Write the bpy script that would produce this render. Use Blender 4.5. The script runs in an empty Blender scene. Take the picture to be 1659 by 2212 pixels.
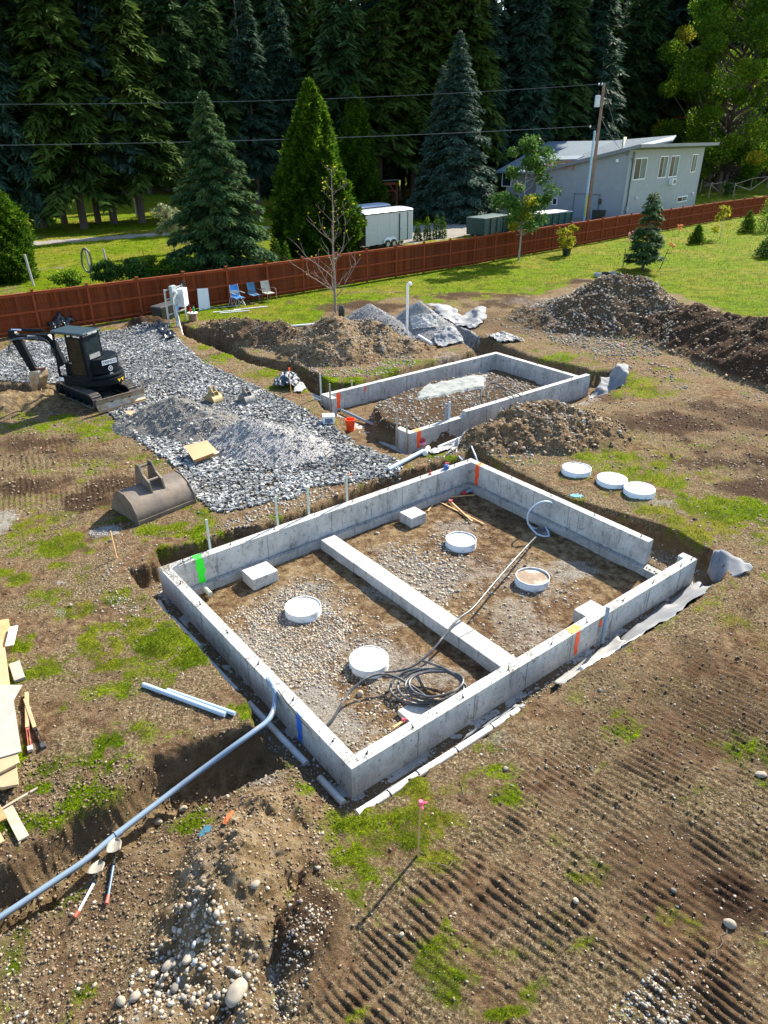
import bpy, bmesh, math, random
import numpy as np
from mathutils import Vector, Matrix
R = random.Random(7)
rng = np.random.default_rng(11)
S = bpy.context.scene
COL = S.collection
pi = math.pi

# ------------------------------------------------------------------ camera
PITCH = math.radians(28.0); CAMH = 8.0; FPX = 1535.0; CX = 829.5; CY = 1106.0
cam_d = bpy.data.cameras.new("camera"); cam = bpy.data.objects.new("camera", cam_d); COL.objects.link(cam)
cam.location = (0, 0, CAMH); cam.rotation_euler = (math.radians(90) - PITCH, 0, 0)
cam_d.sensor_fit = 'VERTICAL'; cam_d.sensor_height = 24.0; cam_d.lens = FPX / 2212.0 * 24.0
cam_d.clip_start = 0.1; cam_d.clip_end = 2000
S.camera = cam
S.render.resolution_x = 768; S.render.resolution_y = 1024

# ------------------------------------------------------------------ world, sun, exposure
SUN_AZ = math.radians(52.0)          # direction the sun stands in, from +X towards +Y
SUN_EL = math.radians(37.0)
w = bpy.data.worlds.new("World"); S.world = w; w.use_nodes = True
nt = w.node_tree
for n in list(nt.nodes): nt.nodes.remove(n)
sky = nt.nodes.new('ShaderNodeTexSky'); sky.sky_type = 'NISHITA'; sky.sun_disc = False
sky.sun_elevation = SUN_EL; sky.sun_rotation = math.radians(90) - SUN_AZ
sky.air_density = 1.0; sky.dust_density = 0.6; sky.ozone_density = 1.0
bg = nt.nodes.new('ShaderNodeBackground'); bg.inputs['Strength'].default_value = 0.125
out = nt.nodes.new('ShaderNodeOutputWorld')
nt.links.new(sky.outputs[0], bg.inputs[0]); nt.links.new(bg.outputs[0], out.inputs[0])
sd = bpy.data.lights.new("sun", 'SUN'); sd.energy = 5.0; sd.angle = math.radians(0.6); sd.color = (1.0, 0.92, 0.77)
sun = bpy.data.objects.new("sun", sd); COL.objects.link(sun)
sv = Vector((math.cos(SUN_EL) * math.cos(SUN_AZ), math.cos(SUN_EL) * math.sin(SUN_AZ), math.sin(SUN_EL)))
sun.rotation_euler = sv.to_track_quat('Z', 'Y').to_euler(); sun.location = (30, 40, 60)
S.view_settings.view_transform = 'Standard'; S.view_settings.look = 'None'
S.view_settings.exposure = 1.5; S.view_settings.gamma = 1.0; S.view_settings.use_curve_mapping = False

# ------------------------------------------------------------------ survey: where a sighted point lies on a level plane
cp, sp = math.cos(PITCH), math.sin(PITCH)
def P(x, y, z=0.0):
    u = (x - CX) / FPX; v = -(y - CY) / FPX
    d = (u, cp + v * sp, -sp + v * cp); t = (z - CAMH) / d[2]
    return Vector((d[0] * t, d[1] * t, z))
def PL(pts, z=0.0): return [P(a, b, z) for a, b in pts]
def PA(pts, z=0.0): return np.array([[*P(a, b, z)[:2]] for a, b in pts])

# ------------------------------------------------------------------ numeric noise
def _h(ix, iy, s):
    n = (ix.astype(np.int64) * 374761393 + iy.astype(np.int64) * 668265263 + s * 1442695041) & 0xffffffff
    n = ((n ^ (n >> 13)) * 1274126177) & 0xffffffff
    return ((n ^ (n >> 16)) & 0xffffff) / float(0xffffff)
def vn(x, y, s=0):
    ix = np.floor(x); iy = np.floor(y); fx = x - ix; fy = y - iy
    fx = fx * fx * (3 - 2 * fx); fy = fy * fy * (3 - 2 * fy)
    a = _h(ix, iy, s); b = _h(ix + 1, iy, s); c = _h(ix, iy + 1, s); d = _h(ix + 1, iy + 1, s)
    return (a * (1 - fx) + b * fx) * (1 - fy) + (c * (1 - fx) + d * fx) * fy
def fbm(x, y, o=4, s=0, g=0.5):
    t = 0; a = 1.0; n = 0
    for i in range(o):
        t = t + a * (vn(x * 2 ** i + 17.3 * i, y * 2 ** i - 9.1 * i, s + i) - 0.5) * 2; n += a; a *= g
    return t / n
def sst(a, b, x):
    t = np.clip((x - a) / (b - a), 0, 1); return t * t * (3 - 2 * t)
def sdf(poly, x, y):
    """signed distance to polygon, negative inside"""
    d = np.full(x.shape, 1e9); ins = np.zeros(x.shape, bool)
    n = len(poly)
    for i in range(n):
        ax, ay = poly[i]; bx, by = poly[(i + 1) % n]
        ex, ey = bx - ax, by - ay; L = ex * ex + ey * ey + 1e-12
        t = np.clip(((x - ax) * ex + (y - ay) * ey) / L, 0, 1)
        d = np.minimum(d, (x - ax - t * ex) ** 2 + (y - ay - t * ey) ** 2)
        c = ((ay > y) != (by > y)) & (x < ex * (y - ay) / (ey if abs(ey) > 1e-9 else 1e-9) + ax)
        ins ^= c
    d = np.sqrt(d); return np.where(ins, -d, d)
def sdfb(poly, x, y, m=3.0):
    """sdf limited to the polygon's neighbourhood"""
    o = np.full(x.shape, 99.0)
    k = (x > poly[:, 0].min() - m) & (x < poly[:, 0].max() + m) & (y > poly[:, 1].min() - m) & (y < poly[:, 1].max() + m)
    if k.any(): o[k] = sdf(poly, x[k], y[k])
    return o
def dline(pts, x, y):
    d = np.full(x.shape, 1e9)
    for i in range(len(pts) - 1):
        ax, ay = pts[i][:2]; bx, by = pts[i + 1][:2]; ex, ey = bx - ax, by - ay; L = ex * ex + ey * ey + 1e-12
        t = np.clip(((x - ax) * ex + (y - ay) * ey) / L, 0, 1)
        d = np.minimum(d, (x - ax - t * ex) ** 2 + (y - ay - t * ey) ** 2)
    return np.sqrt(d)

# ------------------------------------------------------------------ objects
def tag(o, label=None, cat=None, group=None, kind=None):
    if label: o['label'] = label
    if cat: o['category'] = cat
    if group: o['group'] = group
    if kind: o['kind'] = kind
    return o
def thing(name, label, cat, loc=(0, 0, 0), rz=0.0, group=None):
    o = bpy.data.objects.new(name, None); COL.objects.link(o); o.empty_display_size = 0.2
    o.location = loc; o.rotation_euler = (0, 0, rz)
    return tag(o, label, cat, group)
def world_of(o):
    v = Vector((0, 0, 0))
    while o: v += o.location; o = o.parent
    return v
def np_mesh(name, V, F, smooth=False, mats=(), fm=None):
    """V (n,3), F (m,k) all faces the same size"""
    me = bpy.data.meshes.new(name); V = np.asarray(V, np.float32); F = np.asarray(F, np.int32)
    me.vertices.add(len(V)); me.vertices.foreach_set('co', V.ravel())
    k = F.shape[1]; me.loops.add(F.size); me.loops.foreach_set('vertex_index', F.ravel())
    me.polygons.add(len(F)); me.polygons.foreach_set('loop_start', np.arange(0, F.size, k, dtype=np.int32))
    me.polygons.foreach_set('loop_total', np.full(len(F), k, np.int32))
    if fm is not None: me.polygons.foreach_set('material_index', np.asarray(fm, np.int32))
    me.polygons.foreach_set('use_smooth', np.full(len(F), bool(smooth)))
    me.update(calc_edges=True)
    for m in mats: me.materials.append(m)
    return me
def add_obj(name, me, parent=None, loc=None):
    o = bpy.data.objects.new(name, me); COL.objects.link(o)
    if parent: o.parent = parent
    if loc is not None: o.location = loc
    return o
class MB:
    """collects shapes, then links them as ONE mesh object"""
    def __init__(s): s.v = []; s.f = []; s.m = []; s.cur = 0
    def add(s, vs, fs):
        b = len(s.v); s.v += [Vector(v) for v in vs]; s.f += [tuple(b + i for i in f) for f in fs]; s.m += [s.cur] * len(fs); return s
    def box(s, c, size, rz=0, M=None, taper=1.0):
        x, y, z = size[0] / 2, size[1] / 2, size[2] / 2; t = taper
        vs = [Vector(p) for p in ((-x, -y, -z), (x, -y, -z), (x, y, -z), (-x, y, -z), (-x * t, -y * t, z), (x * t, -y * t, z), (x * t, y * t, z), (-x * t, y * t, z))]
        Q = M if M is not None else Matrix.Rotation(rz, 3, 'Z'); c = Vector(c)
        return s.add([c + Q @ v for v in vs], [(0, 3, 2, 1), (4, 5, 6, 7), (0, 1, 5, 4), (1, 2, 6, 5), (2, 3, 7, 6), (3, 0, 4, 7)])
    def bar(s, a, b, w, h, up=(0, 0, 1)):
        a = Vector(a); b = Vector(b); d = (b - a); L = d.length; d.normalize(); u = Vector(up)
        if abs(d.dot(u)) > 0.98: u = Vector((0, 1, 0))
        sx = d.cross(u).normalized(); uz = sx.cross(d).normalized()
        M = Matrix((d, sx, uz)).transposed()
        return s.box((a + b) / 2, (L, w, h), M=M)
    def tube(s, pts, r, n=8, cap=True, r1=None):
        pts = [Vector(p) for p in pts]; k = len(pts); b = len(s.v); fs = []; vs = []
        prev = None
        for i, p in enumerate(pts):
            d = (pts[min(i + 1, k - 1)] - pts[max(i - 1, 0)]).normalized()
            if prev is None:
                u = Vector((0, 0, 1)) if abs(d.z) < 0.9 else Vector((1, 0, 0))
                x = d.cross(u).normalized()
            else:
                x = (prev - d * prev.dot(d)).normalized()
            prev = x; y = d.cross(x)
            rr = r if r1 is None else r + (r1 - r) * i / (k - 1)
            for j in range(n):
                a = 2 * pi * j / n; vs.append(p + (x * math.cos(a) + y * math.sin(a)) * rr)
        for i in range(k - 1):
            for j in range(n):
                fs.append((i * n + j, i * n + (j + 1) % n, (i + 1) * n + (j + 1) % n, (i + 1) * n + j))
        if cap: fs.append(tuple(reversed(range(n)))); fs.append(tuple((k - 1) * n + j for j in range(n)))
        return s.add(vs, fs)
    def lathe(s, prof, n=24, c=(0, 0, 0), M=None):
        c = Vector(c); vs = []; fs = []; k = len(prof)
        for r, z in prof:
            for j in range(n):
                a = 2 * pi * j / n; v = Vector((r * math.cos(a), r * math.sin(a), z)); vs.append(c + (M @ v if M is not None else v))
        for i in range(k - 1):
            for j in range(n): fs.append((i * n + j, i * n + (j + 1) % n, (i + 1) * n + (j + 1) % n, (i + 1) * n + j))
        return s.add(vs, fs)
    def prism(s, poly, vec):
        """flat polygon (3-D points) extruded along vec"""
        poly = [Vector(p) for p in poly]; n = len(poly); vec = Vector(vec)
        nrm = Vector((0, 0, 0))
        for i in range(n): nrm += (poly[i] - poly[0]).cross(poly[(i + 1) % n] - poly[0])
        if nrm.dot(vec) > 0: poly = poly[::-1]
        vs = poly + [p + vec for p in poly]
        return s.add(vs, [tuple(range(n)), tuple(n + i for i in reversed(range(n)))] + [(i, n + i, n + (i + 1) % n, (i + 1) % n) for i in range(n)])
    def build(s, name, mats, parent=None, local=False, smooth=False, bevel=0, sub=0):
        if not isinstance(mats, (list, tuple)): mats = [mats]
        if parent is not None:
            o0 = Vector((0, 0, 0)) if local else world_of(parent)
        else:
            n = len(s.v); o0 = Vector((sum(v.x for v in s.v) / n, sum(v.y for v in s.v) / n, min(v.z for v in s.v)))
        me = bpy.data.meshes.new(name); me.from_pydata([tuple(v - o0) for v in s.v], [], s.f)
        for m in mats: me.materials.append(m)
        if len(mats) > 1: me.polygons.foreach_set('material_index', s.m)
        if smooth: me.polygons.foreach_set('use_smooth', [True] * len(me.polygons))
        me.update()
        o = add_obj(name, me, parent)
        if parent is None: o.location = o0
        if smooth and smooth != 'all':
            try: me.set_sharp_from_angle(angle=math.radians(40))
            except Exception: pass
        if bevel:
            b = o.modifiers.new('bevel', 'BEVEL'); b.width = bevel; b.segments = 2; b.limit_method = 'ANGLE'
        if sub:
            b = o.modifiers.new('sub', 'SUBSURF'); b.levels = sub; b.render_levels = sub
        return o
def copy_tree(o, parent=None):
    c = o.copy(); COL.objects.link(c); c.parent = parent
    for ch in list(o.children): copy_tree(ch, c)
    return c

# ------------------------------------------------------------------ materials
def nodes(name):
    m = bpy.data.materials.new(name); m.use_nodes = True; t = m.node_tree
    b = t.nodes['Principled BSDF']; return m, t, b
def N(t, kind, **kw):
    n = t.nodes.new(kind)
    for k, v in kw.items():
        if k in n.inputs: n.inputs[k].default_value = v
        else: setattr(n, k, v)
    return n
def noise(t, vec, scale, detail=4, rough=0.6, dist=0.0):
    n = N(t, 'ShaderNodeTexNoise'); n.inputs['Scale'].default_value = scale; n.inputs['Detail'].default_value = detail
    n.inputs['Roughness'].default_value = rough; n.inputs['Distortion'].default_value = dist
    if vec is not None: t.links.new(vec, n.inputs['Vector'])
    return n.outputs['Fac']
def ramp(t, fac, stops):
    r = N(t, 'ShaderNodeValToRGB'); e = r.color_ramp.elements
    while len(e) < len(stops): e.new(0.5)
    for i, (p, c) in enumerate(stops):
        e[i].position = p; e[i].color = (*c, 1) if len(c) == 3 else c
    t.links.new(fac, r.inputs[0]); return r.outputs['Color']
def mix(t, fac, a, b, mode='MIX'):
    n = N(t, 'ShaderNodeMix', data_type='RGBA', blend_type=mode)
    for sock, v in ((n.inputs[0], fac), (n.inputs[6], a), (n.inputs[7], b)):
        if isinstance(v, (int, float)): sock.default_value = v
        elif isinstance(v, tuple): sock.default_value = (*v, 1) if len(v) == 3 else v
        else: t.links.new(v, sock)
    return n.outputs[2]
def maprange(t, v, a, b, c=0.0, d=1.0):
    n = N(t, 'ShaderNodeMapRange'); t.links.new(v, n.inputs[0])
    for i, q in enumerate((a, b, c, d)): n.inputs[1 + i].default_value = q
    return n.outputs[0]
def mth(t, op, a, b=None, c=None):
    n = N(t, 'ShaderNodeMath', operation=op)
    for i, v in enumerate((a, b, c)):
        if v is None: continue
        if isinstance(v, (int, float)): n.inputs[i].default_value = v
        else: t.links.new(v, n.inputs[i])
    return n.outputs[0]
def bump(t, b, h, strength=0.5, dist=0.02, prev=None):
    n = N(t, 'ShaderNodeBump'); n.inputs['Strength'].default_value = strength; n.inputs['Distance'].default_value = dist
    t.links.new(h, n.inputs['Height'])
    if prev is not None: t.links.new(prev, n.inputs['Normal'])
    if b is not None: t.links.new(n.outputs[0], b.inputs['Normal'])
    return n.outputs[0]
def objco(t): return N(t, 'ShaderNodeTexCoord').outputs['Object']
def geopos(t): return N(t, 'ShaderNodeNewGeometry').outputs['Position']
def attr(t, name):
    n = N(t, 'ShaderNodeAttribute'); n.attribute_name = name; return n
def simple(name, col, rough=0.6, metal=0.0, var=0.25, scale=6.0, bmp=0.0, dirt=None, dirt_amt=0.0, spec=0.5, coat=0.0):
    m, t, b = nodes(name); c = objco(t)
    f = noise(t, c, scale, 5)
    lo = tuple(x * (1 - var) for x in col); hi = tuple(min(1, x * (1 + var)) for x in col)
    o = ramp(t, f, [(0.3, lo), (0.7, hi)])
    if dirt is not None:
        f2 = noise(t, c, scale * 0.6, 6, 0.7); k = maprange(t, f2, 0.62 - dirt_amt * 0.35, 0.75 - dirt_amt * 0.35)
        o = mix(t, k, o, dirt)
    t.links.new(o, b.inputs['Base Color']); b.inputs['Roughness'].default_value = rough; b.inputs['Metallic'].default_value = metal
    b.inputs['Specular IOR Level'].default_value = spec
    if coat: b.inputs['Coat Weight'].default_value = coat; b.inputs['Coat Roughness'].default_value = 0.15
    if bmp: bump(t, b, noise(t, c, scale * 4, 6), bmp, 0.01)
    return m
# ================================================================== THE GROUND
WT = 0.10                                             # top of the foundation walls
B0 = P(759, 1662.5, WT); E1 = Vector((math.cos(math.radians(38.5)), math.sin(math.radians(38.5)), 0)); E2 = Vector((-E1.y, E1.x, 0))
def F(s, t, z=0.0): return Vector((B0.x, B0.y, 0)) + E1 * s + E2 * t + Vector((0, 0, z))      # first foundation's own axes
G0 = P(884.2, 937.3, WT)
def G(s, t, z=0.0): return Vector((G0.x, G0.y, 0)) + E1 * s + E2 * t + Vector((0, 0, z))      # second foundation's
W1, D1, W2, D2 = 9.03, 6.75, 8.6, 4.72
EXC1 = PA([(272,1231),(338,1212),(336,1188),(424,1172),(508,1143),(560,1137),(663,1100),(821,1035),(900,1013),(985,988),(1018,972),(1035,975),(1128,1026),(1235,1080),(1285,1094),(1395,1126),(1463,1150),(1538,1192),(1572,1232),(1539,1268),(1435,1340),(1339,1398),(1254,1447),(1202,1483),(1122,1533),(1062,1577),(902,1677),(770,1758),(741,1763),(690,1723),(633,1644),(613,1640),(541,1548),(537,1520),(433,1404),(341,1298),(292,1255)])
TRE1 = PA([(618,1585),(590,1548),(534,1547),(435,1576),(320,1631),(272,1675),(218,1716),(136,1750),(68,1804),(20,1845),(-120,1920),(-420,2060),(-420,2300),(-120,2110),(0,2035),(114,1965),(185,1912),(270,1860),(400,1775),(540,1705),(640,1662)])
TRE2 = PA([(390,700),(404,704),(483,733),(548,769),(638,787),(692,812),(712,840),(692,870),(670,848),(631,809),(533,780),(476,755),(393,722)])
EXC2 = PA([(692,812),(713,828),(764,828),(850,803),(929,780),(1026,759),(1000,738),(973,718),(1011,722),(1064,738),(1151,771),(1227,786),(1280,800),(1320,800),(1352,829),(1266,862),(1200,884),(1170,890),(1100,915),(1021,945),(960,968),(880,980),(811,970),(769,960),(748,935),(721,893),(692,875)])
ISL2 = PA([(800,872),(850,850),(930,822),(1020,803),(1070,803),(1110,815),(1185,838),(1150,856),(1060,890),(1020,895),(960,925),(890,935),(812,910)])
TRE3 = PA([(0,828),(60,832),(128,842),(100,865),(0,858),(-120,856),(-120,826)])
PAD = PA([(-400,800),(-60,752),(0,746),(50,742),(140,730),(230,716),(288,712),(331,706),(362,708),(385,733),(440,784),(494,808),(555,834),(631,872),(692,906),(721,924),(757,946),(793,967),(872,1000),(865,1026),(757,1043),(674,1052),(640,1075),(533,1097),(470,1108),(430,1085),(412,1064),(384,1011),(340,983),(280,935),(228,887),(215,850),(140,833),(60,828),(0,824),(-120,822),(-400,860)])
LAWN = PA([(-900,800),(-200,752),(0,732),(110,722),(240,705),(330,690),(430,692),(560,702),(640,712),(700,690),(735,660),(860,640),(930,655),(1000,662),(1090,640),(1180,640),(1250,604),(1420,618),(1500,655),(1659,705),(1900,760),(2300,800),(2600,312),(-900,312)])
GRASSES = [(90,940,90,30,.6),(230,920,55,35,.7),(250,1005,80,22,.7),(60,1005,70,18,.4),(60,1130,60,35,.7),(110,1180,60,22,.8),(40,1080,40,18,.6),(95,1290,70,18,.6),(400,1142,75,12,.9),(250,1092,50,12,.5),(290,1045,40,15,.6),(170,1175,40,16,.5),
 (210,1310,80,22,.6),(300,1345,70,25,.8),(330,1400,100,40,.95),(225,1425,60,28,.8),(240,1490,60,22,.5),(185,1500,40,20,.4),(240,1620,40,55,.8),(290,1580,60,25,.6),(165,1640,30,25,.5),(80,1700,25,10,.7),(395,1590,40,16,.4),
 (870,1790,110,45,.85),(800,1850,60,28,.6),(940,1850,50,30,.7),(1120,1718,50,25,.95),(1070,1670,45,16,.7),(1200,1810,60,28,.5),(1260,1880,60,30,.9),(1180,1870,40,16,.5),(1430,2000,70,32,1),(1290,2040,50,22,.9),(990,2110,60,34,.95),(1060,2060,50,22,.7),(1435,2090,12,45,1),(1080,2190,60,20,.9),(1160,2150,50,25,.6),(1340,1570,40,40,.75),(1290,1620,25,18,.5),(1620,1620,60,32,.8),(1600,1350,55,22,.6),(1645,1690,40,18,.6),(1220,2000,40,20,.5),(900,1960,40,30,.5),(740,2190,60,22,.6),(1500,1320,60,14,.4),
 (1560,1120,120,42,1),(1480,1090,60,16,.9),(1450,1030,90,22,.9),(1360,990,80,18,.8),(1340,955,70,16,.6),(1590,1085,60,14,.7),(1640,1160,40,22,.8),(1390,1070,60,10,.7),(1380,838,80,18,.9),(1240,772,60,10,.9),(1330,815,60,10,.7),(1180,885,60,8,.7),(1440,880,40,14,.5),(1600,950,60,14,.5),(1500,960,60,10,.5),(1560,1010,60,10,.5),
 (740,822,80,9,1),(830,803,70,8,1),(900,782,60,7,1),(480,775,50,14,.9),(560,810,50,12,.8),(610,835,40,10,.7),(440,745,30,12,.8),(650,845,25,10,.6),(600,1075,40,8,.3),(480,1150,40,8,.8),(640,1690,22,30,.6),(600,1660,25,15,.5),(700,1780,22,40,.6),(600,1740,30,12,.4),(450,1810,25,14,.6),(655,1712,18,14,.7),(900,850,30,8,.2),(560,700,60,10,.8),(1060,1000,20,6,.8),(960,985,40,8,.6)]
PALES = [(10,1130,38,22,1),(225,1150,26,8,.9),(690,1430,60,70,.95),(760,1500,80,70,.7),(640,1255,90,55,.6),(600,1330,90,80,.65),(860,1380,130,70,.55),(900,1190,120,60,.55),(1150,1300,160,70,.48),(1080,1180,120,60,.4),(720,1400,90,70,.5),(1010,1085,90,22,.5),(1060,1180,60,8,.5),(1190,1245,60,30,.25),(890,1350,120,20,.15),(700,1210,60,14,.7),(850,1290,60,20,.4),(1235,1175,50,22,.6),(560,1680,40,30,.5),(560,2110,100,70,.5),(460,1830,60,30,.4),(130,1260,14,6,1),(1400,1085,60,20,.5),(480,870,40,14,.5),(1240,860,90,16,.7),(1060,835,110,30,.0),(1180,650,110,10,.4),(230,1012,70,4,.5),(1080,1595,45,20,.4),(970,790,70,35,.5)]
FRESH = [(70,960,110,24,.8),(40,1050,130,24,.8),(250,1045,90,16,.8),(170,1080,90,18,.9),(100,1125,60,16,.6),(290,1065,60,14,.7),(1000,638,130,14,.9),(1110,650,110,14,.8),(1220,608,55,9,1),(1350,900,60,20,.6),(1450,920,140,26,.9),(1560,1000,140,24,.9),(1600,900,90,40,.8),(1300,860,40,14,.6),(1640,1060,80,30,.8),(1420,1590,200,150,.45),(1560,1500,120,120,.55),(1200,1960,260,120,.35),(1500,1850,200,120,.5),(1250,1750,160,80,.35),(1600,1950,60,60,.9),(1500,2150,120,60,.6),(630,1880,55,50,.9),(560,1960,60,30,.5),(330,1900,120,60,.5),(470,770,90,12,.3),(760,660,120,16,.8),(200,980,70,16,.6),(1130,1060,60,30,.5),(700,1730,40,30,.6),(200,2020,160,80,.4),(1130,1850,60,60,.4),(200,1470,140,60,.3),(1100,700,180,30,.5),(1290,840,60,12,.5)]
OCHRE = [(120,1900,200,60,.8),(420,1700,160,50,.6),(380,1850,160,70,.7),(600,1900,80,90,.7),(560,1790,70,50,.9),(560,1880,60,50,.9),(480,1990,80,90,.6),(120,2000,120,100,.5),(300,1830,150,50,.7),(60,860,120,25,1),(380,1760,100,30,.6),(1200,1540,60,30,.35),(1340,1420,90,20,.3),(1350,1500,70,20,.3),(720,2000,50,80,.3)]
def patch(lst, x, y, seed):
    o = np.zeros(x.shape); wob = fbm(x * 1.1, y * 1.1, 5, seed, .65)
    for cx, cy, rx, ry, s in lst:
        c = P(cx, cy); a = (P(cx + rx, cy) - c).length; b = (P(cx, cy - ry) - P(cx, cy + ry)).length / 2
        q = ((x - c.x) / a) ** 2 + ((y - c.y) / b) ** 2
        k = q < 6
        if k.any(): o[k] = np.maximum(o[k], s * sst(1.75, 0.15, np.sqrt(q[k]) + wob[k] * 1.5))
    return o
A2 = lambda pts, z=0.0: PA(pts, z)
TRK1 = A2([(980,1830),(1100,1640),(1330,1470),(1500,1330),(1659,1240),(2100,1300),(2300,2500),(560,2500),(700,2020),(800,1960)])
TRK2 = A2([(-300,990),(0,925),(200,935),(330,1000),(350,1030),(200,1090),(0,1120),(-300,1180)])
TRK3 = A2([(1330,870),(1480,850),(1700,880),(1900,1100),(1659,1080),(1500,1010),(1380,940)])
F1c = (B0.x, B0.y)
def st(x, y):
    dx = x - B0.x; dy = y - B0.y
    return dx * E1.x + dy * E1.y, dx * E2.x + dy * E2.y
def ground(x, y, masks=False):
    x = np.asarray(x, float); y = np.asarray(y, float)
    far = sst(40, 70, y); n1 = fbm(x * 0.5, y * 0.5, 4, 3); n2 = fbm(x * 2.2, y * 2.2, 5, 5); n3 = fbm(x * 9, y * 9, 3, 8)
    nearw = 1 - sst(18, 40, y)
    z = 0.05 * n1 + (0.030 * n2 + 0.016 * n3) * (0.35 + 0.65 * nearw)
    lawn = sst(0.4, -0.8, sdf(LAWN, x, y) + 0.9 * n1) if True else 0
    pads = sdfb(PAD, x, y) + 0.25 * n2
    pad = sst(0.12, -0.12, pads)
    # ribbed prints of crawler tracks, in bands
    s, t = st(x, y); wob = 0.12 * fbm(x * 0.45, y * 0.45, 2, 21)
    trk = np.zeros(x.shape)
    for k, (poly, ang, pitch) in enumerate(((TRK1, math.radians(4), 0.105), (TRK2, math.radians(-18), 0.13), (TRK3, math.radians(-62), 0.13))):
        m = sst(0.2, -0.5, sdfb(poly, x, y, 1.5) + 0.5 * n1)
        ca, sa = math.cos(ang), math.sin(ang); a = s * ca + t * sa + wob; b = -s * sa + t * ca + wob * 1.5
        bw = 1.15 + .0 * b; bb = b + .22 * fbm(x * .35, y * .35, 2, 64 + k); band = np.floor(bb / bw); fb = bb / bw - band; ph = _h(band.astype(int), band.astype(int) * 0, 40 + k)
        on = sst(-0.95, -0.15, fbm(a * 0.5 + band * 7.7, band * 3.1 + 0.0 * a, 2, 50 + k) + 0.25 * n2)
        wv = np.sin(2 * pi * (a / (pitch * (0.85 + 0.35 * _h(band.astype(int), band.astype(int) * 0 + 3, 44))) + ph + 0.9 * fb + 0.45 * fbm(x * .8, y * .8, 3, 71) + 0.10 * n3))
        wv = np.clip(wv * 1.4, -1, 0.7)
        amp = m * on * sst(-0.02, 0.10, fb + .12 * n2) * sst(1.02, 0.90, fb + .12 * n3) * (0.7 + 0.3 * sst(-0.35, 0.35, fbm(x * 1.1, y * 1.1, 3, 60 + k)))
        trk = np.maximum(trk, amp)
        z = z + amp * (0.019 * wv * np.clip(0.85 + 0.7 * n2 + 0.3 * n3, .15, 1.5) - 0.009) - m * 0.008 * (np.abs(fb - 0.5) > 0.42)
    depth = np.zeros(x.shape); rag = 0.10 * n2 + 0.05 * n3
    inF = (s > 0.1) & (s < W1 - 0.1) & (t > 0.1) & (t < D1 - 0.1)
    d1 = sdfb(EXC1, x, y); e1 = sst(0.04, -0.13, d1 + rag * 0.6)
    fl = np.where(inF, -0.70 + 0.035 * n2 + 0.03 * n1 + 0.012 * n3, -0.50 + 0.02 * n2 + 0.01 * n3)
    # the left bay is filled a little higher with cobbly soil; hollows by the footings
    z1 = z * (1 - e1) + fl * e1
    dT = sdfb(TRE1, x, y); rag2 = 0.16 * fbm(x * .8, y * .8, 3, 57) + .03 * n3; prof = sst(0.02, -0.30, dT + rag2); c = sst(-0.0, -0.75, dT + rag2)
    zt = -0.90 * (0.45 * prof + 0.55 * c) + 0.05 * n2 + 0.02 * n3
    z1 = np.where(prof > 0, np.minimum(z1, z * (1 - prof) + zt * prof), z1)
    dU = sdfb(TRE2, x, y); u = sst(0.03, -0.18, dU + rag); z1 = np.minimum(z1, z * (1 - u) - 0.7 * u)
    d2 = sdfb(EXC2, x, y); e2 = sst(0.05, -0.2, d2 + rag * 0.8); i2 = sst(0.1, -0.25, sdfb(ISL2, x, y) + rag)
    fl2 = -0.55 + 0.04 * n2 + i2 * (0.60 + 0.18 * fbm(x * 1.2, y * 1.2, 3, 70) + 0.04 * n3)
    z1 = np.minimum(z1, z * (1 - e2) + fl2 * e2)
    d3 = sdfb(TRE3, x, y); e3 = sst(0.1, -0.25, d3 + rag); z1 = np.minimum(z1, z * (1 - e3) - 0.5 * e3)
    if not masks: return z1
    cut = np.maximum.reduce([e1, prof, u, e2, e3])
    fn = fbm(x * 4.5, y * 4.5, 4, 83, .6); g = patch(GRASSES, x, y, 31); g = g * (.25 + .9 * sst(-.45, .25, fn + .5 * n2))
    leftside = sst(3, -3, x + .45 * (y - 10)); thin = sst(-.05, 0.5, fbm(x * 1.9, y * 1.9, 5, 77, .6)) * (0.46 + .34 * leftside) * (1 - patch(FRESH, x, y, 36))
    g = np.maximum(g, thin); lp = fbm(x * .22, y * .35, 4, 88, .6); g = np.maximum(g, lawn * np.clip(.95 + .3 * n2 - .9 * sst(.12, .5, lp) * sst(60, 30, y), 0, 1))
    fresh = patch(FRESH, x, y, 36); fresh = np.maximum(fresh, trk * 0.42 * (0.6 + 0.8 * np.clip(n2 + .3, 0, 1)))
    pale = patch(PALES, x, y, 41); och = patch(OCHRE, x, y, 45)
    g = g * (1 - 0.9 * cut) * (1 - pad) * (1 - 0.6 * trk); g = np.where((fresh > 0.6) & (y < 45), g * 0.35, g); g = g * (1 - pale * 0.8)
    g = np.where(inF | (i2 > 0.3), 0, g)
    # gravel drives beyond the fence
    dr = np.maximum(sst(1.5, 0.9, dline(PA([(-200, 548), (62, 526), (370, 504), (560, 492)]), x, y)),
         np.maximum(sst(0.5, -0.5, sdf(PA([(600,545),(760,545),(900,524),(1060,503),(1180,492),(1340,487),(1380,470),(1180,440),(1070,440),(1030,470),(880,490),(760,495),(600,500)]), x, y) + n2),
                    sst(0.5, -0.5, sdf(PA([(1520,405),(1600,380),(1750,370),(1750,366),(1520,398)]), x, y))))
    path = sst(0.9, 0.1, dline(PA([(560,557),(640,556)]), x, y) + 0.6 * n2); path = np.maximum(path, 0.6 * sst(1.2, 0.2, dline(PA([(80,582),(130,578)]), x, y) + 0.6 * n2))
    g = g * (1 - np.maximum(dr, path)); pale = np.maximum(pale, dr)
    och = np.maximum(och, 0.75 * prof); och = np.maximum(och, .42 * inF * (1 + .5 * n1))
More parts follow.
